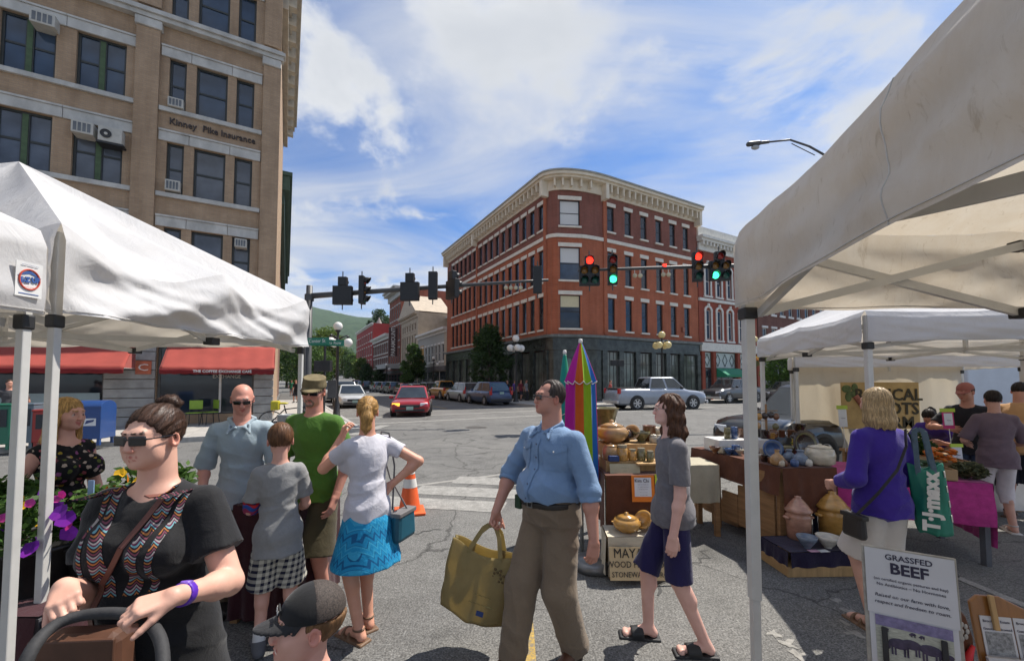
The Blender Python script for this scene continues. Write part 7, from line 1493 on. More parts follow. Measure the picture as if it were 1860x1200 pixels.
for lab, px0, px1, py0, py1, Y, bc_ in (('price tag with lime clip at the far left of the vegetables', 1524, 1540, 743, 775, 5.0, (.66, .66, .64)), ('pink framed price tag standing above the greens', 1713, 1735, 748, 778, 4.9, (.50, .03, .16)), ('price tag with lime clip hanging by the cucumbers', 1731, 1750, 812, 840, 4.35, (.55, .55, .62))):
 o = paper(lab, px0, px1, py0, py1, Y, M('tag_%d' % px0, bc_, .7), [('~~', .05, 0, .5)], M('paper_white') if bc_[0] == .5 else None, name='price_tag', tilt=-4); w = at(px1, 700, Y).x - at(px0, 700, Y).x; h = at(px0, py0, Y).z - at(px0, py1, Y).z
 MB().bb(-w * .6, w * .6, -.004, .006, h, h * 1.22).build('lime_clip', M('clip_lime', (.42, .55, .04), .5), o); MB().tube([(0, .004, -.30), (0, .004, 0)], .004, 6).build('wire', steel, o)
T = thing('storage_bin', 'dark blue storage bin under the pottery end of the pink cloth', 'bin', (3.33, 4.15, 0), .1); MB().box((0, 0, .19), (.36, .34, .38), None, 1.1).build('tub', M('bin_blue', (.012, .03, .10), .5), T, bevel=.02); MB().bb(-.21, .21, -.2, .2, .38, .41).build('lid', M('bin_blue'), T, bevel=.01)
T = thing('floor_cloth', 'white cloth with black curls hanging behind the white trousers', 'cloth', (5.6, 5.35, 0)); mb = MB(); mb.grid(lambda u, v: (-1.0 + 2.2 * u, .02 * math.sin(u * 30), .72 * (1 - v) + .02), 40, 8); mb.build('drop', WHT, T, True)
for k in range(7):
 c = -.8 + k * .27; MB().tube([(c + .09 * math.cos(t) * (1 - t * .07), -.035, .36 + .22 * math.sin(t) * (1 - t * .06)) for t in [i * .45 for i in range(16)]], .011, 5).build('curl_print', BLK, T)
table('plain table behind the curl-printed cloth', [(4.7, 5.4), (6.7, 5.4), (6.7, 5.9), (4.7, 5.9)], .74)
BNR = thing('farm_banner', 'tan farm banner with painted radish on the back tent wall', 'banner', (6.0, 7.52, 0)); a, b = at(1527, 694, 7.5), at(1672, 778, 7.5); BNR.location = (0, 7.5, 0)
MB().bb(a.x, b.x, 0, .01, b.z, a.z).build('sheet', fabric('banner_tan', (.48, .33, .14), .8), BNR)
for s_, x, z in (('RADICAL', .60, .72), ('ROOTS', .64, .42), ('FARM', .66, .12)): text('lettering', s_, .30, M('banner_ink', (.05, .04, .02), .8), BNR, (a.x + (b.x - a.x) * x, -.012, b.z + (a.z - b.z) * z), (R(90), 0, 0), .003, bold=.006, sx=1.0)
[MB().sphere((a.x + x_, -.004, a.z - z_), (w_, .006, h_), 12, 8).build('painted_leaf', M('banner_leaf', (.10, .14, .05), .8, .5, 14), BNR, True) for x_, z_, w_, h_ in ((.10, .12, .09, .07), (.22, .22, .10, .06), (.25, .10, .06, .08), (.13, .27, .06, .09))]; MB().tube([(a.x + .25, -.012, a.z - .25), (a.x + .42, -.012, a.z - .5), (a.x + .62, -.012, a.z - .72)], [.05, .04, .01], 8).build('painted_root', M('banner_root', (.40, .16, .12), .8, .3, 12), BNR, True)
# box truck
TK = thing('delivery_truck', 'white produce truck side with orange stripe behind the stalls', 'truck', (10.4, 9.3, 0), R(-4)); tw = paint('truck_white', (.52, .56, .62), .35, 0, .3)
MB().bb(-.0, 6.0, 0, 2.3, .75, 3.0).build('cargo_box', tw, TK, bevel=.03); MB().bb(0.01, 5.99, -.006, -.001, .98, 1.14).build('stripe', M('truck_orange', (.60, .12, .02), .5), TK)
text('lettering', 'Upper Valley', .52, M('truck_grey', (.12, .13, .15), .5), TK, (1.28, -.006, 2.02), (R(90), 0, 0), .003, 'LEFT', sx=.8); text('lettering', 'PRODUCE', .26, M('truck_orange'), TK, (2.2, -.006, 1.62), (R(90), 0, 0), .003, 'LEFT')
for k in range(7): an = k * .9; MB().sphere((2.9 + .2 * math.cos(an), -.01, 2.7 + .2 * math.sin(an)), (.09, .008, .06), 10, 6).build('logo_petal', M('truck_orange') if k % 3 else M('truck_grey'), TK, True)
for x in (1.2, 4.8): MB().lathe([(0, .0), (.25, .0), (.28, .03), (.45, .03), (.47, 0), (.47, -.25)], 24, (x, -.0, .47), Matrix.Rotation(R(90), 3, 'X')).build('wheel', tyre, TK, True)
MB().bb(.1, 5.9, .1, 2.2, .5, .749).build('chassis', BLK, TK)
# ---- display table under the near right tent
DT = [(1.28, .95), (2.9, .95), (2.9, 1.60), (1.28, 1.60)]; table('display table under the near tent, just below the frame', DT, .60)
BS = thing('beef_sign', 'laminated GRASSFED BEEF sign with grazing cows clipped to a board', 'sign', (1.369, 1.60, .62)); dv = Vector((1.585 - 1.369, 1.47 - 1.60, 0)); wd = dv.length; BS.rotation_euler = (R(-7), 0, math.atan2(dv.y, dv.x)); H_ = .43
lam = M('laminate_white', (.58, .57, .58), .3, .06, 4, coat=.5)
MB().bb(-.008, wd + .008, .008, .02, -.02, H_ + .006).build('backing_board', M('board_worn', (.36, .33, .28), .7, .25, 20), BS, bevel=.003); MB().bb(0, wd, 0, .004, .195, H_).build('top_sheet', lam, BS); MB().bb(0.004, wd - .004, .0042, .0075, -.02, .21).build('photo_sheet', lam, BS)
for s_, sz, z, bd, sh_ in (('GRASSFED', .029, .404, .0004, 0), ('BEEF', .054, .363, .0016, 0), ('(on certified organic pastures and hay)', .0133, .321, .0, 0), ('No Antibiotics – No Hormones', .0148, .302, .0, 0), ('Raised on our farm with love,', .0172, .262, .0, .2), ('respect and freedom to roam.', .0172, .238, .0, .2)): text('lettering', s_, sz, ink, BS, (wd / 2, -.002, z), (R(90), 0, 0), .0004, bold=bd, shear=sh_)
MB().bb(.02, wd - .02, .002, .0038, -.02, .188).build('photo_ground', M('photo_field', (.42, .42, .34), .5, .3, 60, stretch=(1, 1, 3)), BS); MB().bb(.02, wd - .02, .0005, .0019, .152, .189).build('photo_trees', M('photo_mauve', (.20, .17, .30), .5, .4, 40), BS)
for (cx, cz, k) in ((.085, .055, 1), (.118, .062, .9), (.170, .058, -1), (.215, .05, .5), (.05, .098, .25), (.125, .10, .25), (.15, .098, .22)):
 s = abs(k) * .030; mb = MB(); cz += .045; mb.sphere((cx, .0005, cz), (s * 1.05, .0012, s * .62), 14, 8)
 for dx in (-.7, -.4, .45, .75): mb.bb(cx + dx * s - s * .09, cx + dx * s + s * .09, -.0003, .0012, cz - s * 1.35, cz - s * .2)
 mb.sphere((cx - math.copysign(s * 1.15, k), .0005, cz - s * .45), (s * .34, .0012, s * .42), 10, 6); mb.build('photo_cow', M('photo_cow', (.055, .04, .075), .5, .4, 60), BS)
for x in (.035, wd - .055): MB().bb(x, x + .017, -.012, -.002, -.03, .150).build('black_clamp', BLK, BS, bevel=.003)
BK = thing('leather_holder', 'dark brown cut-work leather holder behind the beef sign', 'holder', (1.62, 1.56, .605)); bmt = M('brown_leather', (.10, .035, .015), .4, .3, 12, coat=.3); mb = MB()
mb.prism([(-.06, 0, 0), (.10, 0, 0), (.10, 0, .14), (.075, 0, .22), (.03, 0, .275), (-.06, 0, .29)], (0, .02, 0)); mb.build('panel', bmt, BK, bevel=.006)
for k in range(9): an = k * 2 * math.pi / 8; MB().sphere((.055 + (.020 * math.cos(an) if k < 8 else 0), -.002, .165 + (.026 * math.sin(an) if k < 8 else 0)), (.008, .003, .010), 8, 6).build('cut_work', M('cutwork_pale', (.42, .40, .36), .7), BK, True)
MB().tube([(.0, -.01, .02), (.05, -.015, .06), (.085, -.01, .12)], [.012, .016, .006], 8).build('red_ribbon', M('ribbon_red', (.55, .01, .02), .5), BK, True)
LH = thing('leaflet_board', 'brown wooden leaflet board with clothes peg and farm leaflets', 'leaflet board', (1.74, 1.55, .605), R(-8)); LH.rotation_euler = (R(-10), 0, R(-10))
MB().prism([(0, 0, 0), (.40, 0, 0), (.40, 0, .23), (.30, 0, .205), (.20, 0, .235), (.10, 0, .285), (.03, 0, .285), (0, 0, .26)], (0, .014, 0)).build('board', M('varnished_wood', (.28, .115, .025), .35, .25, 4, coat=.5, stretch=(8, 1, 1)), LH, bevel=.005)
for x, w in ((.02, .10), (.125, .10)):
 o = MB().bb(x, x + w, -.004, -.001, .07, .215).build('leaflet', lam, LH); text('lettering', 'Brookside Estate', .0125, ink, LH, (x + w / 2, -.005, .198), (R(90), 0, 0), .0003); text('lettering', 'Guests Welcomed', .0120, ink, LH, (x + w / 2, -.005, .172), (R(90), 0, 0), .0003); MB().bb(x + .008, x + w - .008, -.0052, -.0042, .085, .162).build('leaflet_photo', M('photo_grey', (.25, .25, .25), .5, .7, 90), LH)
MB().bb(.055, .072, -.016, -.005, .17, .29).build('clothes_peg', pine, LH, bevel=.002); MB().bb(0, .30, -.035, -.024, -.03, .085).build('front_sheet', lam, LH); MB().bb(.035, .28, -.0365, -.0352, -.03, .06).build('cow_photo', M('photo_grass', (.20, .24, .07), .5, .4, 40), LH); MB().sphere((.12, -.0372, .01), (.06, .001, .022), 12, 6).build('photo_cow', M('photo_cow'), LH, True)
# ---- flower stall under the left tent
FTB = [(-2.75, 1.75), (-1.98, 1.75), (-1.98, 2.5), (-2.75, 2.5)]; table('folding table under the flower planters', FTB, .70, M('folding_grey')); cloth('dark maroon cloth on the flower table', FTB, .705, [.50, .50, None, None], maroon, .02, 30); T = thing('white_skirt', 'white lower skirt around the flower table', 'table skirt', (-2.36, 1.78, 0)); mb = MB(); mb.grid(lambda u, v: (-.38 + .77 * u, .008 * math.sin(u * 40), .6 * (1 - v) + .01), 40, 6); mb.build('drop', WHT, T, True)
rg = random.Random(21)
def planter(label, p, w, h, flowers, n_leaf=700, spread=.2, hh=.22):
 T = thing('flower_planter', label, 'planter', p); MB().lathe([(w * .72, 0), (w, h), (w * 1.06, h), (w * 1.06, h + .015), (w * .9, h + .015), (w * .88, h - .02), (0, h - .03)], 20).build('pot', M('planter_black', (.014, .014, .014), .5), T, True)
 vs_, fs_ = leaves([((rg.uniform(-spread, spread), rg.uniform(-spread, spread) * .7, h + rg.uniform(.03, hh)), (.10, .09, .07)) for _ in range(9)], n_leaf, .026, rg); MB().add(vs_, fs_).build('foliage', leafm('planter_leaf', (.055, .12, .025)), T)
 for (nm, col, n, r) in flowers:
  for _ in range(n):
   c = Vector((rg.uniform(-spread, spread) * 1.15, rg.uniform(-spread, spread * .3) - .06, h + rg.uniform(.04, hh + .06))); mb = MB(); tl = Euler((R(rg.uniform(35, 100)), 0, R(rg.uniform(-50, 50)))).to_matrix()
   for k in range(5): a = 2 * math.pi * k / 5; d = tl @ Vector((math.cos(a), math.sin(a), .25)); e = tl @ Vector((-math.sin(a), math.cos(a), 0)); mb.poly([c, c + d * r * .7 + e * r * .55, c + d * r, c + d * r * .7 - e * r * .55])
   mb.build(nm, leafm('petal_' + nm, col), T)
planter('black planter of purple and yellow flowers between the left tent legs', Vector((-2.26, 1.98, .717)), .16, .20, [('purple_flower', (.16, .02, .36), 9, .04), ('yellow_flower', (.62, .38, .02), 7, .022), ('pink_flower', (.42, .05, .30), 6, .02)], 900)
planter('planter of trailing green herbs at the left edge', Vector((-2.62, 2.1, .717)), .17, .22, [('white_flower', (.5, .5, .45), 4, .012)], 1100, .22, .26)
planter('planter of magenta and purple petunias behind the arm of the woman in black', Vector((-2.06, 2.10, .717)), .15, .18, [('purple_flower', (.16, .02, .36), 8, .036), ('magenta_flower', (.48, .03, .28), 10, .02), ('yellow_flower', (.62, .38, .02), 4, .02)], 600, .17)
planter('planter of orange and yellow marigolds behind the shoulder of the woman in black', Vector((-2.04, 2.36, .86)), .13, .20, [('orange_flower', (.62, .20, .02), 3, .03), ('yellow_flower', (.62, .38, .02), 9, .03)], 500, .16, .16)
paper('small blue and white plant tag among the flowers', 160, 169, 872, 908, 2.0, M('tag_bluewhite', (.22, .34, .52), .6), [], None, 'plant_tag', tilt=0, cat='tag')
JT = [(-1.98, 2.95), (-1.50, 2.90), (-1.45, 3.45), (-1.95, 3.5)]; table('small jewellery table under the white tent', JT, .80); cloth('dark maroon cloth hanging from the jewellery table', JT, .805, [.03, .03, .1, .03], maroon, .03, 33)
T = thing('ware_basket', 'shallow basket of wares on the maroon table', 'basket', (-1.78, 3.02, .82)); MB().lathe([(.10, 0), (.13, .05), (.12, .05), (.09, .01), (0, .01)], 18).build('basket', M('basket_weave', (.40, .26, .10), .8, .4, 60), T, True)
for k in range(6): MB().sphere((.05 * math.cos(k), .05 * math.sin(k), .045), (.03, .02, .015), 10, 6).build('ware', M('ware_%d' % k, [(.5, .4, .2), (.3, .1, .05), (.1, .1, .1), (.6, .5, .3), (.2, .2, .1), (.4, .3, .1)][k], .4), T, True)
rg = random.Random(77)
for i in range(16):
 px = 1296 + i * 12.5; Y = 4.62 + .25 * rg.random() - .0012 * (px - 1296); gl = rg.choice(['cream', 'slate', 'brown', 'tan', 'blue', 'olive', 'dark']); k = rg.choice(['mug', 'bowl', 'jar', 'vase', 'tall'])
 if 1340 < px < 1372: continue
 pot('%s glazed %s, number %s from the left in the middle row on the brown cloth' % (gl, {'tall': 'cup'}.get(k, k), 'one two three four five six seven eight nine ten eleven twelve thirteen fourteen fifteen sixteen'.split()[i]), k, gl, on_top(px, Y), rg.uniform(.06, .11))
# ================================================================ the cast
def tube_part(nm, pts, r, mat, T, n=8): return MB().tube([Vector(p) for p in pts], r, n).build(nm, mat, T, True)
blk_leather = M('black_leather', (.02, .018, .018), .5, .2, 12);
def tote(label, p, rz, mat, w, h, d, strap, smat=None, deco=None, name='tote_bag', tilt=(0, 0)):
 """soft open bag hanging from two loop handles; origin at the grip"""
 T = thing(name, label, 'bag', p); T.rotation_euler = (R(tilt[0]), R(tilt[1]), rz); smat = smat or mat; mb = MB()
 def sheet(s):
  return lambda u, v: ((u - .5) * w * (1.0 - .10 * v + .06 * math.sin(v * 3)) + .012 * fnoise(u * 4, v * 4, s + 2), s * d * (.30 + .5 * v * (1 - .35 * v)) * math.sin(math.pi * (.12 + .76 * u)) + .014 * fnoise(u * 5, v * 3, s * 3), -strap - h * v + .02 * math.cos(u * math.pi * 2) * (1 - v) + (.02 * fnoise(u * 3, 1, s)) * v)
 for s in (-1, 1): MB().grid(sheet(s), 24, 20).build('side_panel', mat, T, True, solid=.003)
 f, g_ = sheet(-1), sheet(1); mb.grid(lambda u, v: Vector(f(u, 1)).lerp(Vector(g_(u, 1)), v), 24, 4); mb.build('base_panel', mat, T, True)
 for uu in (0, 1): MB().grid(lambda u, v: Vector(f(uu, v)).lerp(Vector(g_(uu, v)), u) - Vector(((1 if uu else -1) * .03 * math.sin(math.pi * u), 0, 0)), 6, 20).build('gusset', mat, T, True)
 for s in (-1, 1):
  q = lambda u: Vector((f if s < 0 else g_)(u, 0)); a, b = q(.28), q(.72); mid = Vector((0, s * .012, .0)); pts = [a + Vector((0, s * .004, -.30 * h)), a + Vector((0, s * .004, 0)), a.lerp(mid, .5) + Vector((-.01, 0, .03)), mid + Vector((-.025, 0, -.01)), mid + Vector((0, 0, .004)), mid + Vector((.025, 0, -.01)), b.lerp(mid, .5) + Vector((.01, 0, .03)), b + Vector((0, s * .004, 0)), b + Vector((0, s * .004, -.30 * h))]
  mb = MB()
  for i in range(len(pts) - 1): mb.bar(pts[i], pts[i + 1], .028, .004, (0, 1, 0))
  mb.build('handle', smat, T)
 if deco: deco(T, f)
 return T
# ---- woman in black pushing the stroller
emb = pattern('embroidery', 'bands', [(.02, .02, .02), (.42, .16, .05), (.03, .02, .03), (.16, .36, .40), (.14, .03, .07), (.36, .33, .32), (.03, .02, .03), (.20, .06, .09)], 26)
def woman_black_extra(T, J):
 H = J['H']; nk, ux, uy, sp = J['nk'], J['ux'], J['uy'], J['sp']
 sh = [o for o in T.children if o.name.startswith('shirt')][0]; from mathutils.bvhtree import BVHTree
 bv = BVHTree.FromPolygons([v.co.copy() for v in sh.data.vertices], [tuple(p.vertices) for p in sh.data.polygons])
 def hit(x, z):
  o = Vector(nk + ux * x + sp * z - uy * .6); r = bv.ray_cast(o, Vector(uy)); return (r[0] + r[1] * .0025) if r[0] is not None else o + Vector(uy) * .45
 for s in (1, -1):
  for nm, x0, x1, w, wob in (('embroidered_band', .098, .028, .040, 0), ('embroidered_edge', .130, .075, .018, .01)):
   pts = [(x0 + (x1 - x0) * (t ** .8) + wob * math.sin(t * 3), .012 - .30 * t) for t in [i / 22 for i in range(23)]]
   mb = MB(); vs_ = []
   for (x, z) in pts:
    for k in range(5): vs_.append(hit(s * (x - w / 2 + w * k / 4), z))
   mb.add(vs_, [(i * 5 + k, i * 5 + k + 1, (i + 1) * 5 + k + 1, (i + 1) * 5 + k) for i in range(22) for k in range(4)]); mb.build(nm, emb, sh, True)
 # shoulder strap
 pts = [hit(.085 - .20 * t, .02 - .42 * t) + Vector(-uy) * .004 for t in [i / 16 for i in range(17)]]; mb = MB()
 for a, b in zip(pts, pts[1:]): mb.bar(a, b, .016, .004, tuple(-uy))
 mb.build('bag_strap', M('strap_brown', (.14, .045, .03), .5), T)
 # watch and ring on her left hand
 w_, e_ = J['wr'][1], J['el'][1]; d = Vector(w_ - e_).normalized(); c = Vector(w_) - d * .035; pur = M('watch_purple', (.10, .02, .40), .4)
 S_ = Skin(); S_.cut(np.array(c - d * .012), np.array(c + d * .012), .0175 * H + .004, .0175 * H + .0035, 0, 0, True); wo = link('watch', np_mesh('watch', [S_.mesh('w', .0035)]), pur, T)
 up = (Vector((0, -.6, 1)) - d * d.dot(Vector((0, -.6, 1)))).normalized(); MB().lathe([(0, .003), (.014, .003), (.016, 0), (.016, -.006)], 18, c + up * (.0175 * H + .002), up.to_track_quat('Z', 'Y').to_matrix()).build('dial', M('watch_dial', (.20, .10, .5), .3, .5, 120), wo, True)
def loc_(o, yaw, p): return tuple(Matrix.Rotation(-R(yaw), 3, 'Z') @ (p - o))
wy = Vector((-1.22, 1.45, 0)); WY = 4
T, J = person('dark-haired woman in black embroidered blouse pushing a stroller', wy, WY, 1.625, 1.24, SKIN_B, .0075, lean=4, female=True, bust=.8, belly=.5, head=(-6, 4, 0), hands={1: loc_(wy, WY, at(318, 1082, 1.15)), -1: loc_(wy, WY, at(118, 1066, 1.17))}, elb={1: (.35, .6, -.9), -1: (-.35, .6, -.9)}, hand_kw={1: dict(dir=at(258, 1100, 1.105) - at(318, 1082, 1.15), palm=(-.2, .25, -1), curl=(34, 72, 55), size=.98), -1: dict(dir=at(106, 1108, 1.085) - at(118, 1066, 1.17), palm=(.1, .5, -1), curl=(42, 72, 50), size=.98)}, hair=dict(kind='bun', name='darkbrown', col=(.055, .028, .018), n=2600), glasses=dict(kind='sun', w=.029, h=.019), top=dict(mat=fabric('blouse_black', (.010, .010, .0115), .75, 500, .3, .15, 5), sleeve=.62, hem=.40, ease=.017, wide=.022, neck=.052, vneck=.075, flare=1.12, folds=(((.4, .2, 1), .16, .006, 0), ((1, .3, .25), .12, .006, 1), ((-.7, .5, .6), .2, .007, 2))), bottom=dict(kind='pants', mat=fabric('leggings_black', (.014, .014, .016)), end=.06), shoes=dict(kind='shoe', mat=blk_leather), extra=woman_black_extra, head_res=.0042, hand_res=.0036)
def to_world(T, v): return Matrix.Translation(T.location) @ Matrix.Rotation(T.rotation_euler.z, 4, 'Z') @ Vector(v)
BG = thing('shoulder_bag', 'brown leather shoulder bag hanging at the front of the woman in black', 'bag', to_world(T, (-.02, -.24, .80)), R(WY)); MB().box((0, 0, .09), (.23, .09, .19), None, .9).build('pouch', M('bag_leather', (.095, .04, .022), .55, .3, 9, .1), BG, bevel=.025); MB().box((0, -.048, .13), (.225, .012, .11)).build('flap', M('bag_leather'), BG, bevel=.005); MB().tube([(-.10, 0, .17), (-.105, 0, .24), (-.07, .01, .3)], .006, 6).build('strap', M('strap_brown', (.14, .045, .03), .5), BG); MB().lathe([(.012, -.003), (.016, 0), (.012, .003)], 14, (-.104, 0, .2), Matrix.Rotation(R(90), 3, 'X')).build('ring', steel, BG)
SR = thing('stroller', 'dark baby stroller with padded curved handle', 'stroller', Vector((-1.16, .78, 0)), R(WY)); foam = M('handle_foam', (.030, .030, .032), .75, .2, 60, .2); sm = M('stroller_frame', (.10, .10, .10), .4, metal=.5)
h0 = [at(*q) for q in ((20, 1290, .98), (52, 1190, 1.02), (95, 1138, 1.08), (150, 1117, 1.12), (215, 1113, 1.13), (262, 1124, 1.12), (290, 1158, 1.08), (297, 1215, 1.03), (296, 1310, .97))]; inv = (Matrix.Translation(SR.location) @ Matrix.Rotation(R(WY), 4, 'Z')).inverted(); hp_ = [inv @ p for p in h0]
def smooth(ps, n=5):
 out = []
 for i in range(len(ps) - 1):
  p0, p1, p2, p3 = ps[max(i - 1, 0)], ps[i], ps[i + 1], ps[min(i + 2, len(ps) - 1)]
  for k in range(n): t = k / n; out.append(.5 * ((2 * p1) + (p2 - p0) * t + (2 * p0 - 5 * p1 + 4 * p2 - p3) * t * t + (3 * p1 - p0 - 3 * p2 + p3) * t ** 3))
 return out + [ps[-1]]
MB().tube(smooth(hp_), .0145, 12).build('handle', foam, SR, True)
for s, e in ((-1, hp_[0]), (1, hp_[-1])):
 MB().tube([e, (s * .26, -.10, .55), (s * .25, -.45, .18)], .014, 8).build('side_tube', sm, SR, True); MB().tube([(s * .26, -.05, .62), (s * .24, .25, .16)], .013, 8).build('rear_tube', sm, SR, True)
 for y, r in ((-.48, .11), (.26, .13)): MB().lathe([(r * .6, .018), (r, .014), (r, -.014), (r * .6, -.018)], 20, (s * .25, y, r), Matrix.Rotation(R(90), 3, 'Y')).build('wheel', tyre, SR, True)
mb = MB(); mb.grid(lambda u, v: (.23 * math.cos(math.pi * u), -.22 - .28 * math.sin(v * 1.4), .62 + .24 * math.sin(math.pi * u) ** .6 * (1 - v * .25)), 20, 8); mb.build('hood', fabric('hood_grey', (.24, .23, .21), .9), SR, True, solid=.006); MB().box((0, -.2, .40), (.44, .40, .07), (R(-12), 0, 0)).build('seat', fabric('hood_dark', (.03, .03, .035)), SR, bevel=.02); MB().box((0, .02, .56), (.42, .06, .34), (R(-22), 0, 0)).build('backrest', fabric('hood_dark'), SR, bevel=.02)
# ---- boy in the black mesh cap, cut by the lower edge
def capdeco(o, Hd, HR, hs):
 p = Vector(Hd(0, .012, .045) + HR @ V(math.sin(R(0)) * 0, -.106, .028) * hs); q = MB().box((0, 0, 0), (.042, .004, .017)).build('cap_patch', M('patch_black', (.012, .012, .012), .6), o, loc=p); q.rotation_euler = Matrix(HR.tolist()).to_euler(); q.rotation_euler.rotate_axis('X', R(-22)); text('cap_lettering', 'bigtruck', .0125, WHT, q, (0, -.003, 0), (R(90), 0, 0), .0004)
T, J = person('small boy in a black mesh-back cap at the lower edge', Vector((-.545, 1.16, 0)), -52, 1.10, .95, SKIN_D, .008, age=.75, head=(-6, -4, 0), heads=1.13, hair=dict(kind='short', name='boybrown', col=(.16, .085, .04)), hat=dict(kind='ball', mat=fabric('cap_black', (.013, .013, .014), .8, 600, .15), tilt=4, brim=fabric('cap_brim', (.022, .022, .024), .7), extra=capdeco, mesh=M('cap_mesh', (.05, .038, .032), .8, .9, 260)), top=dict(mat=fabric('boy_navy', (.025, .02, .09)), sleeve=.7, hem=.45), bottom=dict(kind='shorts', mat=fabric('boy_shorts', (.10, .10, .11)), end=.27), shoes=dict(kind='shoe', mat=blk_leather), smile=1, head_res=.0042)
# ---- man in the blue shirt with the yellow bag
def man_blue_extra(T, J):
 sh = [o for o in T.children if o.name.startswith('shirt')][0]; from mathutils.bvhtree import BVHTree
 bv = BVHTree.FromPolygons([v.co.copy() for v in sh.data.vertices], [tuple(p.vertices) for p in sh.data.polygons]); nk, ux, uy, sp, H = J['nk'], J['ux'], J['uy'], J['sp'], J['H']
 def hit(x, z, e=.004): o = Vector(nk + ux * x + sp * z - uy * .7); r = bv.ray_cast(o, Vector(uy)); return (r[0] + r[1] * e) if r[0] is not None else o + Vector(uy) * .5
 for s in (1, -1):
  mb = MB(); mb.grid(lambda u, v: hit(s * (.055 + .12 * u), -.10 - .135 * v), 8, 8); mb.build('chest_pocket', sh.data.materials[0], sh, True); mb = MB(); mb.grid(lambda u, v: hit(s * (.050 + .13 * u), -.085 - .055 * v * (1 - abs(u - .5)), .010), 8, 4); mb.build('pocket_flap', sh.data.materials[0], sh, True); mb = MB(); p = hit(s * .115, -.125, .013); mb.sphere(p, .005, 8, 6); mb.build('button', WHT, sh)
 mb = MB(); mb.grid(lambda u, v: hit(-.016 + .032 * u, -.055 - .36 * v, .006), 3, 24); mb.build('placket', sh.data.materials[0], sh, True)
 for k in range(5): MB().sphere(hit(0, -.09 - k * .075, .008), .0052, 8, 6).build('button', M('button_dark', (.10, .13, .20), .4), sh)
 for s in (1, -1):
  a, b = J['el'][s], J['wr'][s]; c = a + (b - a) * .10; d = (b - a) / np.linalg.norm(b - a); S_ = Skin(); S_.cut(c - d * .028, c + d * .028, .038 * H, .037 * H, 0, 0, True); link('rolled_cuff', np_mesh('cuff', [S_.mesh('c', .006, None, folds(((1, .2, .6), .05, .003, 0)))]), sh.data.materials[0], sh)
 MB().box(Vector(J['P0'] + sp * .035 * H - uy * .075 * H * 1.25 - ux * .125), (.05, .035, .085)).build('belt_pouch', M('pouch_green', (.02, .05, .02), .5), T, bevel=.008)
denim = fabric('shirt_chambray', (.185, .285, .44), .85, 600, .4, .12, 6); khaki = fabric('trouser_khaki', (.20, .15, .103), .85, 500, .4, .1, 5)
mB = Vector((.245, 2.57, 0))
T, J = person('big man in blue shirt and khaki trousers carrying a yellow tote', mB, -46, 1.71, 1.42, (.52, .27, .195), .0085, lean=-1, belly=1.0, head=(-20, -3, 0), feet={1: (.10, .10, .0, 6, 0), -1: (-.10, -.24, 0, -4, 0)}, hands={-1: (-.29, -.20, .875), 1: (.33, -.02, .80)}, elb={-1: (-.8, .5, -.2), 1: (.7, .8, -.1)}, hand_kw={-1: dict(dir=(-.05, -.25, -1), palm=(.95, 0, -.1), curl=(55, 70, 45)), 1: dict(dir=(-.05, -.12, -1), palm=(-.8, .5, 0), curl=(22, 30, 18))}, hair=dict(kind='receding', name='greybrown', col=(.05, .036, .03), n=1600), glasses=dict(kind='sun', w=.0255, h=.0165), top=dict(mat=denim, sleeve=1.10, hem=.535, tuck=True, ease=.018, wide=.016, collar=True, neck=.045, folds=(((.5, .2, 1), .13, .006, 0), ((1, .3, .4), .09, .005, 1.3), ((-.8, .5, .9), .17, .007, 2))), bottom=dict(kind='pants', mat=khaki, end=.022, ease=.020, leg=1.12, belt=True, name='trousers', folds=(((.5, .2, 1), .11, .005, .5), ((1, .4, .15), .08, .006, 1.7), ((.2, 1, .9), .14, .005, .3))), shoes=dict(kind='shoe', mat=M('brown_shoe', (.10, .04, .02), .5)), extra=man_blue_extra, head_res=.0048, hand_res=.0042, beard=None)
g_ = J['wr'][-1]; gp = to_world(T, tuple(g_)) + Vector((-.02, -.01, -.085))
ybag = fabric('tote_yellow', (.48, .39, .19), .8, 400, .3, .12, 5, .55, 0.)
def tote_deco(T, f):
 for k in range(16): a = k * 2 * math.pi / 16; c = Vector(f(.72, .28)); MB().sphere(c + Vector((.045 * math.cos(a) * (1 if k % 2 else .6), -.004, .05 * math.sin(a) * (1 if k % 2 else .6))), (.009, .002, .009), 8, 5).build('tree_print', M('print_brown', (.12, .08, .03), .8), T, True)
 c = Vector(f(.62, .62)); text('lettering', '~~~~\n~~~~~~', .05, M('print_faint', (.27, .23, .09), .8), T, (c.x, c.y - .008, c.z), (R(84), 0, 0), .001, sx=.9); c = Vector(f(.62, .82)); MB().box(c + Vector((0, -.006, 0)), (.045, .003, .03)).build('print_block', M('print_blue', (.03, .06, .20), .7), T)
tote('slack yellow reusable tote bag with a tree print hanging from a hand', gp, R(-10), ybag, .46, .40, .20, .16, None, tote_deco, tilt=(0, 13))
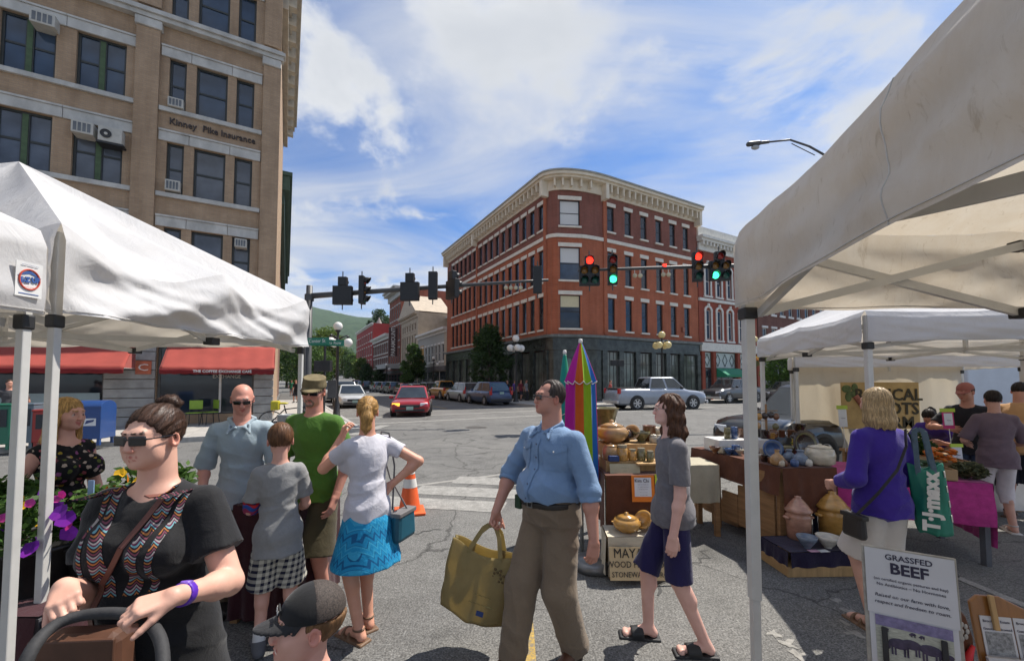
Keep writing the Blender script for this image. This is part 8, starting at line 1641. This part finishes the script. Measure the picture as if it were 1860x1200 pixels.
# ---- teenager
T, J = person('long-haired teenager in grey T-shirt and navy shorts walking left', Vector((1.05, 2.70, 0)), -96, 1.62, .93, (.70, .44, .36), .0085, head=(2, -3, 0), feet={1: (.075, .16, .0, 2, 0), -1: (-.07, -.15, 0, -2, 0)}, hands={1: (.205, -.06, .715), -1: (-.21, .02, .74)}, elb={1: (.3, .9, 0), -1: (-.3, .9, 0)}, hand_kw={1: dict(dir=(0, -.12, -1), palm=(-1, .1, 0), curl=(20, 26, 16)), -1: dict(dir=(0, -.1, -1), palm=(1, 0, 0))}, hair=dict(kind='long', name='chestnut', col=(.085, .038, .02), len=.20, wave=.16, n=2600), glasses=dict(kind='spec', w=.021, h=.0145, mat=M('spec_metal', (.12, .10, .10), .3, metal=.6)), beard=None, top=dict(mat=fabric('tee_charcoal', (.155, .148, .16), .9, 700, .35, .16, 40), sleeve=.78, hem=.485, ease=.016, wide=.018, folds=(((.5, .2, 1), .14, .005, 0), ((1, .3, .4), .1, .004, 1.3))), bottom=dict(kind='shorts', mat=fabric('shorts_navy', (.022, .018, .075), .85, 500, .3), end=.275, ease=.017, leg=1.0, folds=(((.4, .6, .15), .07, .006, .5), ((1, .4, .3), .10, .005, 1.7))), shoes=dict(kind='slide', mat=M('slide_black', (.016, .016, .017), .55)), head_res=.0048, hand_res=.0042)
for o in [c for c in T.children if c.name.startswith('slide')]:
 pass
# ---- group under the left tent
T, J = person('bald man in sunglasses and pale blue shirt behind the jewellery table', Vector((-2.05, 3.14, 0)), 22, 1.70, 1.0, (.62, .31, .235), .010, lean=9, head=(10, 20, 0), hands={1: (.18, -.30, .93), -1: (-.20, -.20, .90)}, elb={1: (.4, .8, -.3), -1: (-.4, .8, -.3)}, hair=dict(kind='fringe', name='grey', col=(.30, .28, .26), n=500), glasses=dict(kind='sun', w=.026, h=.016), top=dict(mat=fabric('shirt_paleblue', (.34, .42, .47), .85, 600, .35, .08, 6), sleeve=.98, hem=.46, ease=.020, wide=.02, collar=True), bottom=dict(kind='pants', mat=khaki, end=.03, name='trousers'), shoes=dict(kind='shoe', mat=blk_leather))
plaid = pattern('plaid_shorts', 'plaid', [(.55, .53, .46), (.018, .02, .045)], 150)
def boy_extra(T, J):
 a, b = J['sh'][1], J['el'][1]; S_ = Skin(); S_.cut(a + (b - a) * .72, b + (J['wr'][1] - b) * .12, .038 * J['H'], .036 * J['H'], 0, 0, True); link('arm_cast', np_mesh('c', [S_.mesh('c', .007)]), pattern('cast_stripes', 'bands', [(.03, .08, .34), (.50, .03, .04), (.03, .06, .28), (.3, .04, .10)], 11), T)
T, J = person('boy in grey T-shirt and plaid shorts seen from behind', Vector((-1.50, 2.66, 0)), 205, 1.41, .92, SKIN_D, .009, age=.85, head=(4, 10, 0), heads=1.06, feet={1: (.09, .02, 0, 10), -1: (-.07, -.03, 0, -5)}, hands={-1: (-.12, -.26, .80), 1: (.12, -.25, .84)}, elb={1: (.3, .8, -.4), -1: (-.3, .8, -.4)}, hair=dict(kind='short', name='boybrown2', col=(.13, .062, .03), n=1200), top=dict(mat=fabric('tee_grey', (.26, .26, .26), .9, 700, .35, .1, 30), sleeve=.72, hem=.43, ease=.018, wide=.02), bottom=dict(kind='shorts', mat=plaid, end=.275, ease=.022, leg=1.15), shoes=dict(kind='shoe', mat=M('sneaker_grey', (.10, .10, .11), .7), sock=M('sock_white', (.6, .6, .6), .9)), extra=boy_extra)
camo = M('cap_olive', (.16, .125, .062), .9, .35, 16)
T, J = person('man in green T-shirt, army cap and sunglasses looking down', Vector((-1.49, 3.12, 0)), -6, 1.755, 1.06, (.55, .27, .20), .010, lean=3, head=(14, 15, 6), hands={1: (.22, -.10, .86), -1: (-.20, -.20, .90)}, beard=(.20, .14, .10), hair=dict(kind='short', name='browncrop', col=(.11, .07, .045)), hat=dict(kind='army', mat=camo, tilt=-2), glasses=dict(kind='sun', w=.028, h=.017), top=dict(mat=fabric('tee_green', (.075, .175, .025), .85, 600, .4, .12, 5), sleeve=.82, hem=.47, ease=.022, wide=.024), bottom=dict(kind='shorts', mat=fabric('shorts_olive', (.062, .05, .026), .9), end=.255, ease=.026, leg=1.2), shoes=dict(kind='sandal', mat=M('sandal_brown', (.09, .05, .03), .6)))
skirtm = pattern('skirt_print', 'chevron', [(.018, .25, .48), (.012, .11, .26), (.04, .33, .55)], 52)
def skirt_woman_extra(T, J):
 nk, ux, uy, sp = J['nk'], J['ux'], J['uy'], J['sp']
wl = Vector((-.985, 2.82, 0))
T, J = person('blonde ponytailed woman in white top and turquoise patterned skirt', wl, 232, 1.60, 1.0, (.62, .33, .225), .009, female=True, bust=.6, lean=2, head=(-34, 6, 0), feet={1: (.07, .03, 0, 8), -1: (-.05, -.05, 0, -10)}, hands={1: (.05, -.26, 1.30), -1: (-.15, .05, .97)}, elb={1: (.5, -.5, -.9), -1: (-.8, .7, -.1)}, hand_kw={1: dict(dir=(-.2, .1, 1), palm=(-.7, .6, 0), curl=(35, 50, 30)), -1: dict(dir=(.8, -.4, -.5), palm=(.4, .6, .2), curl=(30, 40, 20))}, hair=dict(kind='pony', name='blonde', col=(.40, .23, .075), n=2200), glasses=dict(kind='sun', w=.026, h=.017, mat=M('glasses_teal', (.01, .18, .20), .2)), top=dict(mat=fabric('blouse_white', (.56, .55, .60), .9, 600, .4, .08, 6), sleeve=.5, hem=.46, ease=.014, wide=.014), bottom=dict(kind='skirt', mat=skirtm, end=.302, hw=.150, hd=.135, folds=(((1, .2, 0), .12, .008, .5), ((.2, 1, 0), .10, .008, 1.7))), shoes=dict(kind='sandal', mat=M('sandal_tan', (.16, .09, .05), .6)))
def hang_bag(label, T, local, rz, mat, size, strap_to, strap_mat, name='handbag', w=.012):
 p = to_world(T, local); B = thing(name, label, 'bag', p, T.rotation_euler.z + rz); MB().box((0, 0, -size[2] / 2), size, None, .88).build('pouch', mat, B, bevel=.03); MB().box((0, 0, -.012), (size[0] * .9, size[1] * 1.03, .03)).build('zip_edge', strap_mat, B, bevel=.006)
 inv_ = (Matrix.Translation(p) @ Matrix.Rotation(T.rotation_euler.z + rz, 4, 'Z')).inverted(); mb = MB(); ps = [inv_ @ to_world(T, q) for q in strap_to]
 for a, b in zip(ps, ps[1:]): mb.bar(a, b, w, .004, (1, 0, 0))
 mb.build('strap', strap_mat, B); return B
sh1 = J['sh'][-1]
hang_bag('small teal handbag on a grey strap against the turquoise skirt', T, (-.20, .13, .80), R(20), M('bag_teal', (.012, .085, .13), .45, .15, 8), (.23, .08, .20), [(-.15, .07, .80), (-.17, .06, 1.1), (-.15, .02, 1.33), (-.10, .0, 1.345), (-.155, -.09, 1.25), (-.21, -.05, 1.0), (-.23, .13, .80)], M('strap_grey', (.16, .15, .15), .6))
floral = pattern('dress_floral', 'flowers', [(.012, .012, .014), (.30, .22, .03), (.25, .08, .20), (.10, .13, .03), (.38, .10, .12), (.42, .34, .28), (.02, .02, .02)], 30)
T, J = person('smiling blonde woman in a dark floral dress between the tent legs', Vector((-2.86, 2.62, 0)), 84, 1.60, .88, SKIN_D, .009, female=True, bust=.6, head=(4, 4, 0), hands={1: (.17, -.12, .80), -1: (-.20, -.05, .80)}, hair=dict(kind='long', name='blonde2', col=(.44, .27, .10), len=.26, wave=.05, n=1500), smile=1, top=dict(mat=floral, sleeve=.0, hem=.46, ease=.012, neck=.055), bottom=dict(kind='skirt', mat=floral, end=.30, hw=.14, hd=.13), shoes=dict(kind='sandal', mat=M('sandal_tan')), head_res=.005)
# ---- right: shoppers at the vegetable stall
T, J = person('grey-blonde woman in purple top and white shorts seen from behind', Vector((2.56, 2.86, 0)), 186, 1.66, .98, (.60, .36, .27), .009, female=True, hands={1: (.17, -.20, .95), -1: (-.15, -.20, .95)}, elb={1: (.4, .9, -.3), -1: (-.4, .9, -.3)}, hair=dict(kind='bob', name='ashblonde', col=(.40, .29, .16), len=.15, wave=.06, n=2600), top=dict(mat=fabric('top_purple', (.045, .022, .25), .85, 600, .4, .1, 5), sleeve=1.62, hem=.475, ease=.020, wide=.018), bottom=dict(kind='shorts', mat=fabric('shorts_white', (.56, .52, .48), .9, 600, .3, .05, 6), end=.295, ease=.026, leg=1.2), shoes=dict(kind='sandal', mat=M('sandal_tan')), face=False)
mb = MB(); bodyp = [(.09, .10, 1.38), (.02, .135, 1.25), (-.08, .14, 1.08), (-.17, .10, .93), (-.21, .06, .82)]
strp = MB(); pp = [Vector(p) for p in bodyp]
hang_bag('black crossbody pouch on the hip of the woman in purple', T, (.235, .02, .80), 0, blk_leather, (.06, .16, .16), [(-.10, .09, 1.375), (-.03, .150, 1.27), (.06, .165, 1.12), (.16, .13, .97), (.235, .04, .80)], blk_leather, 'crossbody_bag', .018)
tjm = M('tote_green', (.012, .17, .115), .55, .12, 6)
def tj_deco(T, f):
 text('lettering', "T·J·maxx", .105, WHT, T, (-.005, -.082, -.46), (R(90), R(-84), 0), .001, bold=.006, sx=1.0);
 for k in range(8): MB().box((.085, -.02 + (k % 2) * .02, -.29 - k * .047), (.006, .03, .04)).build('side_print', M('print_red', (.45, .03, .05), .6) if k % 2 else WHT, T)
tg = tote('green shopping bag with white vertical lettering on the purple-topped woman', to_world(T, (-.20, .09, 1.37)), R(-36), tjm, .175, .44, .11, .24, M('strap_teal', (.06, .10, .14), .5, .3, 30), tj_deco, 'shopping_bag', tilt=(0, -5))
T, J = person('dark-haired woman in purple T-shirt bending over the vegetables', Vector((6.3, 6.0, 0)), -60, 1.65, 1.0, SKIN_C, .013, lean=62, drop=.02, female=True, head=(0, 52, 0), hands={1: (.15, -.62, .86), -1: (-.15, -.60, .86)}, hair=dict(kind='pony', name='black', col=(.02, .014, .012), n=700), top=dict(mat=fabric('tee_purple', (.07, .035, .25)), sleeve=.75, hem=.46, ease=.016), bottom=dict(kind='shorts', mat=khaki, end=.28), shoes=dict(kind='sandal', mat=M('sandal_brown')))
T, J = person('man in a faded red cap handing over goods behind the stall', Vector((5.85, 5.25, 0)), -50, 1.70, 1.0, SKIN_C, .012, lean=12, head=(-25, 16, 0), hands={1: (.12, -.42, 1.12), -1: (-.16, -.40, 1.12)}, elb={1: (.8, .2, -.6), -1: (-.8, .2, -.6)}, hair=dict(kind='short', name='black', col=(.02, .014, .012), n=500), hat=dict(kind='ball', mat=fabric('cap_red', (.33, .12, .10)), tilt=4), top=dict(mat=fabric('tee_black2', (.02, .02, .025)), sleeve=.75, hem=.47), bottom=dict(kind='pants', mat=fabric('jeans', (.05, .07, .12)), end=.03, name='trousers'), shoes=dict(kind='shoe', mat=blk_leather))
T, J = person('short-haired woman in mauve-grey top and white capri trousers', Vector((5.55, 4.70, 0)), 150, 1.60, 1.02, (.55, .32, .24), .011, female=True, lean=3, head=(0, 8, 0), hands={1: (.16, -.26, .95), -1: (-.16, -.26, .95)}, hair=dict(kind='short', name='black', col=(.02, .014, .012), n=700), top=dict(mat=fabric('top_mauve', (.14, .10, .125), .9), sleeve=.95, hem=.45, ease=.022, wide=.02), bottom=dict(kind='capri_trousers', mat=fabric('capri_white', (.58, .53, .55)), end=.19, ease=.012), shoes=dict(kind='sandal', mat=M('sandal_white', (.5, .48, .45), .6)), face=False)
T, J = person('man in tan T-shirt and dark shorts leaning over the vegetables', Vector((6.28, 5.1, 0)), 118, 1.74, 1.05, SKIN_C, .011, lean=22, head=(0, 25, 0), hands={1: (.20, -.40, .90), -1: (-.20, -.42, .92)}, hair=dict(kind='short', name='black', col=(.02, .014, .012), n=700), top=dict(mat=fabric('tee_tan', (.46, .26, .12), .9), sleeve=.8, hem=.46, ease=.024, wide=.026), bottom=dict(kind='shorts', mat=fabric('shorts_dark', (.018, .02, .035)), end=.26, ease=.024, leg=1.15), shoes=dict(kind='sandal', mat=M('sandal_brown')))
# ---- far pedestrians
def walker(label, p, yaw, H, topc, botc, hairc=(.05, .03, .02), kind='shorts', end=.28, female=False, hk='short'):
 person(label, p, yaw, H, 1.0, SKIN_C, .022, female=female, feet={1: (.07, .12, 0, 0), -1: (-.07, -.12, 0, 0)}, hair=dict(kind=hk, name='far_%d' % int(hairc[0] * 99), col=hairc), top=dict(mat=fabric('far_top_%d_%d_%d' % tuple(int(99 * c) for c in topc), topc), sleeve=.7, hem=.46), bottom=dict(kind=kind, mat=fabric('far_bot_%d_%d_%d' % tuple(int(99 * c) for c in botc), botc), end=end, name='trousers' if kind == 'pants' else kind), shoes=dict(kind='shoe', mat=blk_leather), face=False, hand_res=.012, head_res=.014)
walker('far pedestrian in purple top before the marble shopfront', at(935, 728, 32.6) * Vector((1, 1, 0)) + Vector((0, 0, .13)), 40, 1.68, (.09, .05, .22), (.03, .03, .05)); walker('far pedestrian in dark red top before the marble shopfront', at(946, 728, 33.0) * Vector((1, 1, 0)) + Vector((0, 0, .13)), 30, 1.70, (.16, .02, .03), (.02, .02, .03)); walker('far pedestrian in black by the rear of the blue car', at(922, 730, 31.6) * Vector((1, 1, 0)) + Vector((0, 0, .13)), -40, 1.66, (.015, .015, .018), (.05, .05, .06)); walker('far pedestrian in pale grey beside the one in dark red', at(956, 728, 33.2) * Vector((1, 1, 0)) + Vector((0, 0, .13)), 60, 1.7, (.25, .25, .27), (.03, .03, .04), kind='pants', end=.04)
walker('far pedestrian in black on the left pavement beyond the tent leg', at(537, 730, 30) * Vector((1, 1, 0)) + Vector((0, 0, .13)), 0, 1.7, (.02, .02, .022), (.03, .03, .04)); walker('far pedestrian in dark clothes beside the one in black', at(545, 730, 33) * Vector((1, 1, 0)) + Vector((0, 0, .13)), 180, 1.72, (.05, .04, .05), (.02, .02, .03)); walker('far pedestrian in green deeper on the left pavement', at(529, 722, 44) * Vector((1, 1, 0)) + Vector((0, 0, .13)), 20, 1.7, (.03, .2, .10), (.1, .1, .1)); walker('pedestrian in red top standing behind the silver pickup bed', at(1109, 728, 29) * Vector((1, 1, 0)) + Vector((0, 0, .1)), 60, 1.7, (.35, .05, .04), (.05, .05, .06))
walker('dark-haired passer-by outside the long shop window at left edge', gnd(12, 797, .13), 60, 1.62, (.05, .05, .055), (.03, .03, .04)); walker('second passer-by outside the shop window beside the grey box', gnd(36, 795, .13), -60, 1.58, (.07, .04, .03), (.05, .05, .06))
# ================================================================ air
mb = MB(); mb.bb(-2800, 2200, -300, 2300, -12, 460); hz = mb.build('haze', None); hz['kind'] = 'stuff'
hm = bpy.data.materials.new('haze_air'); hm.use_nodes = True; nt = hm.node_tree; nt.nodes.clear(); ou = nt.nodes.new('ShaderNodeOutputMaterial'); vo = nt.nodes.new('ShaderNodeVolumePrincipled')
vo.inputs['Color'].default_value = (.72, .82, .95, 1); vo.inputs['Density'].default_value = .00010; vo.inputs['Anisotropy'].default_value = .2; nt.links.new(vo.outputs[0], ou.inputs['Volume']); hz.data.materials.append(hm)
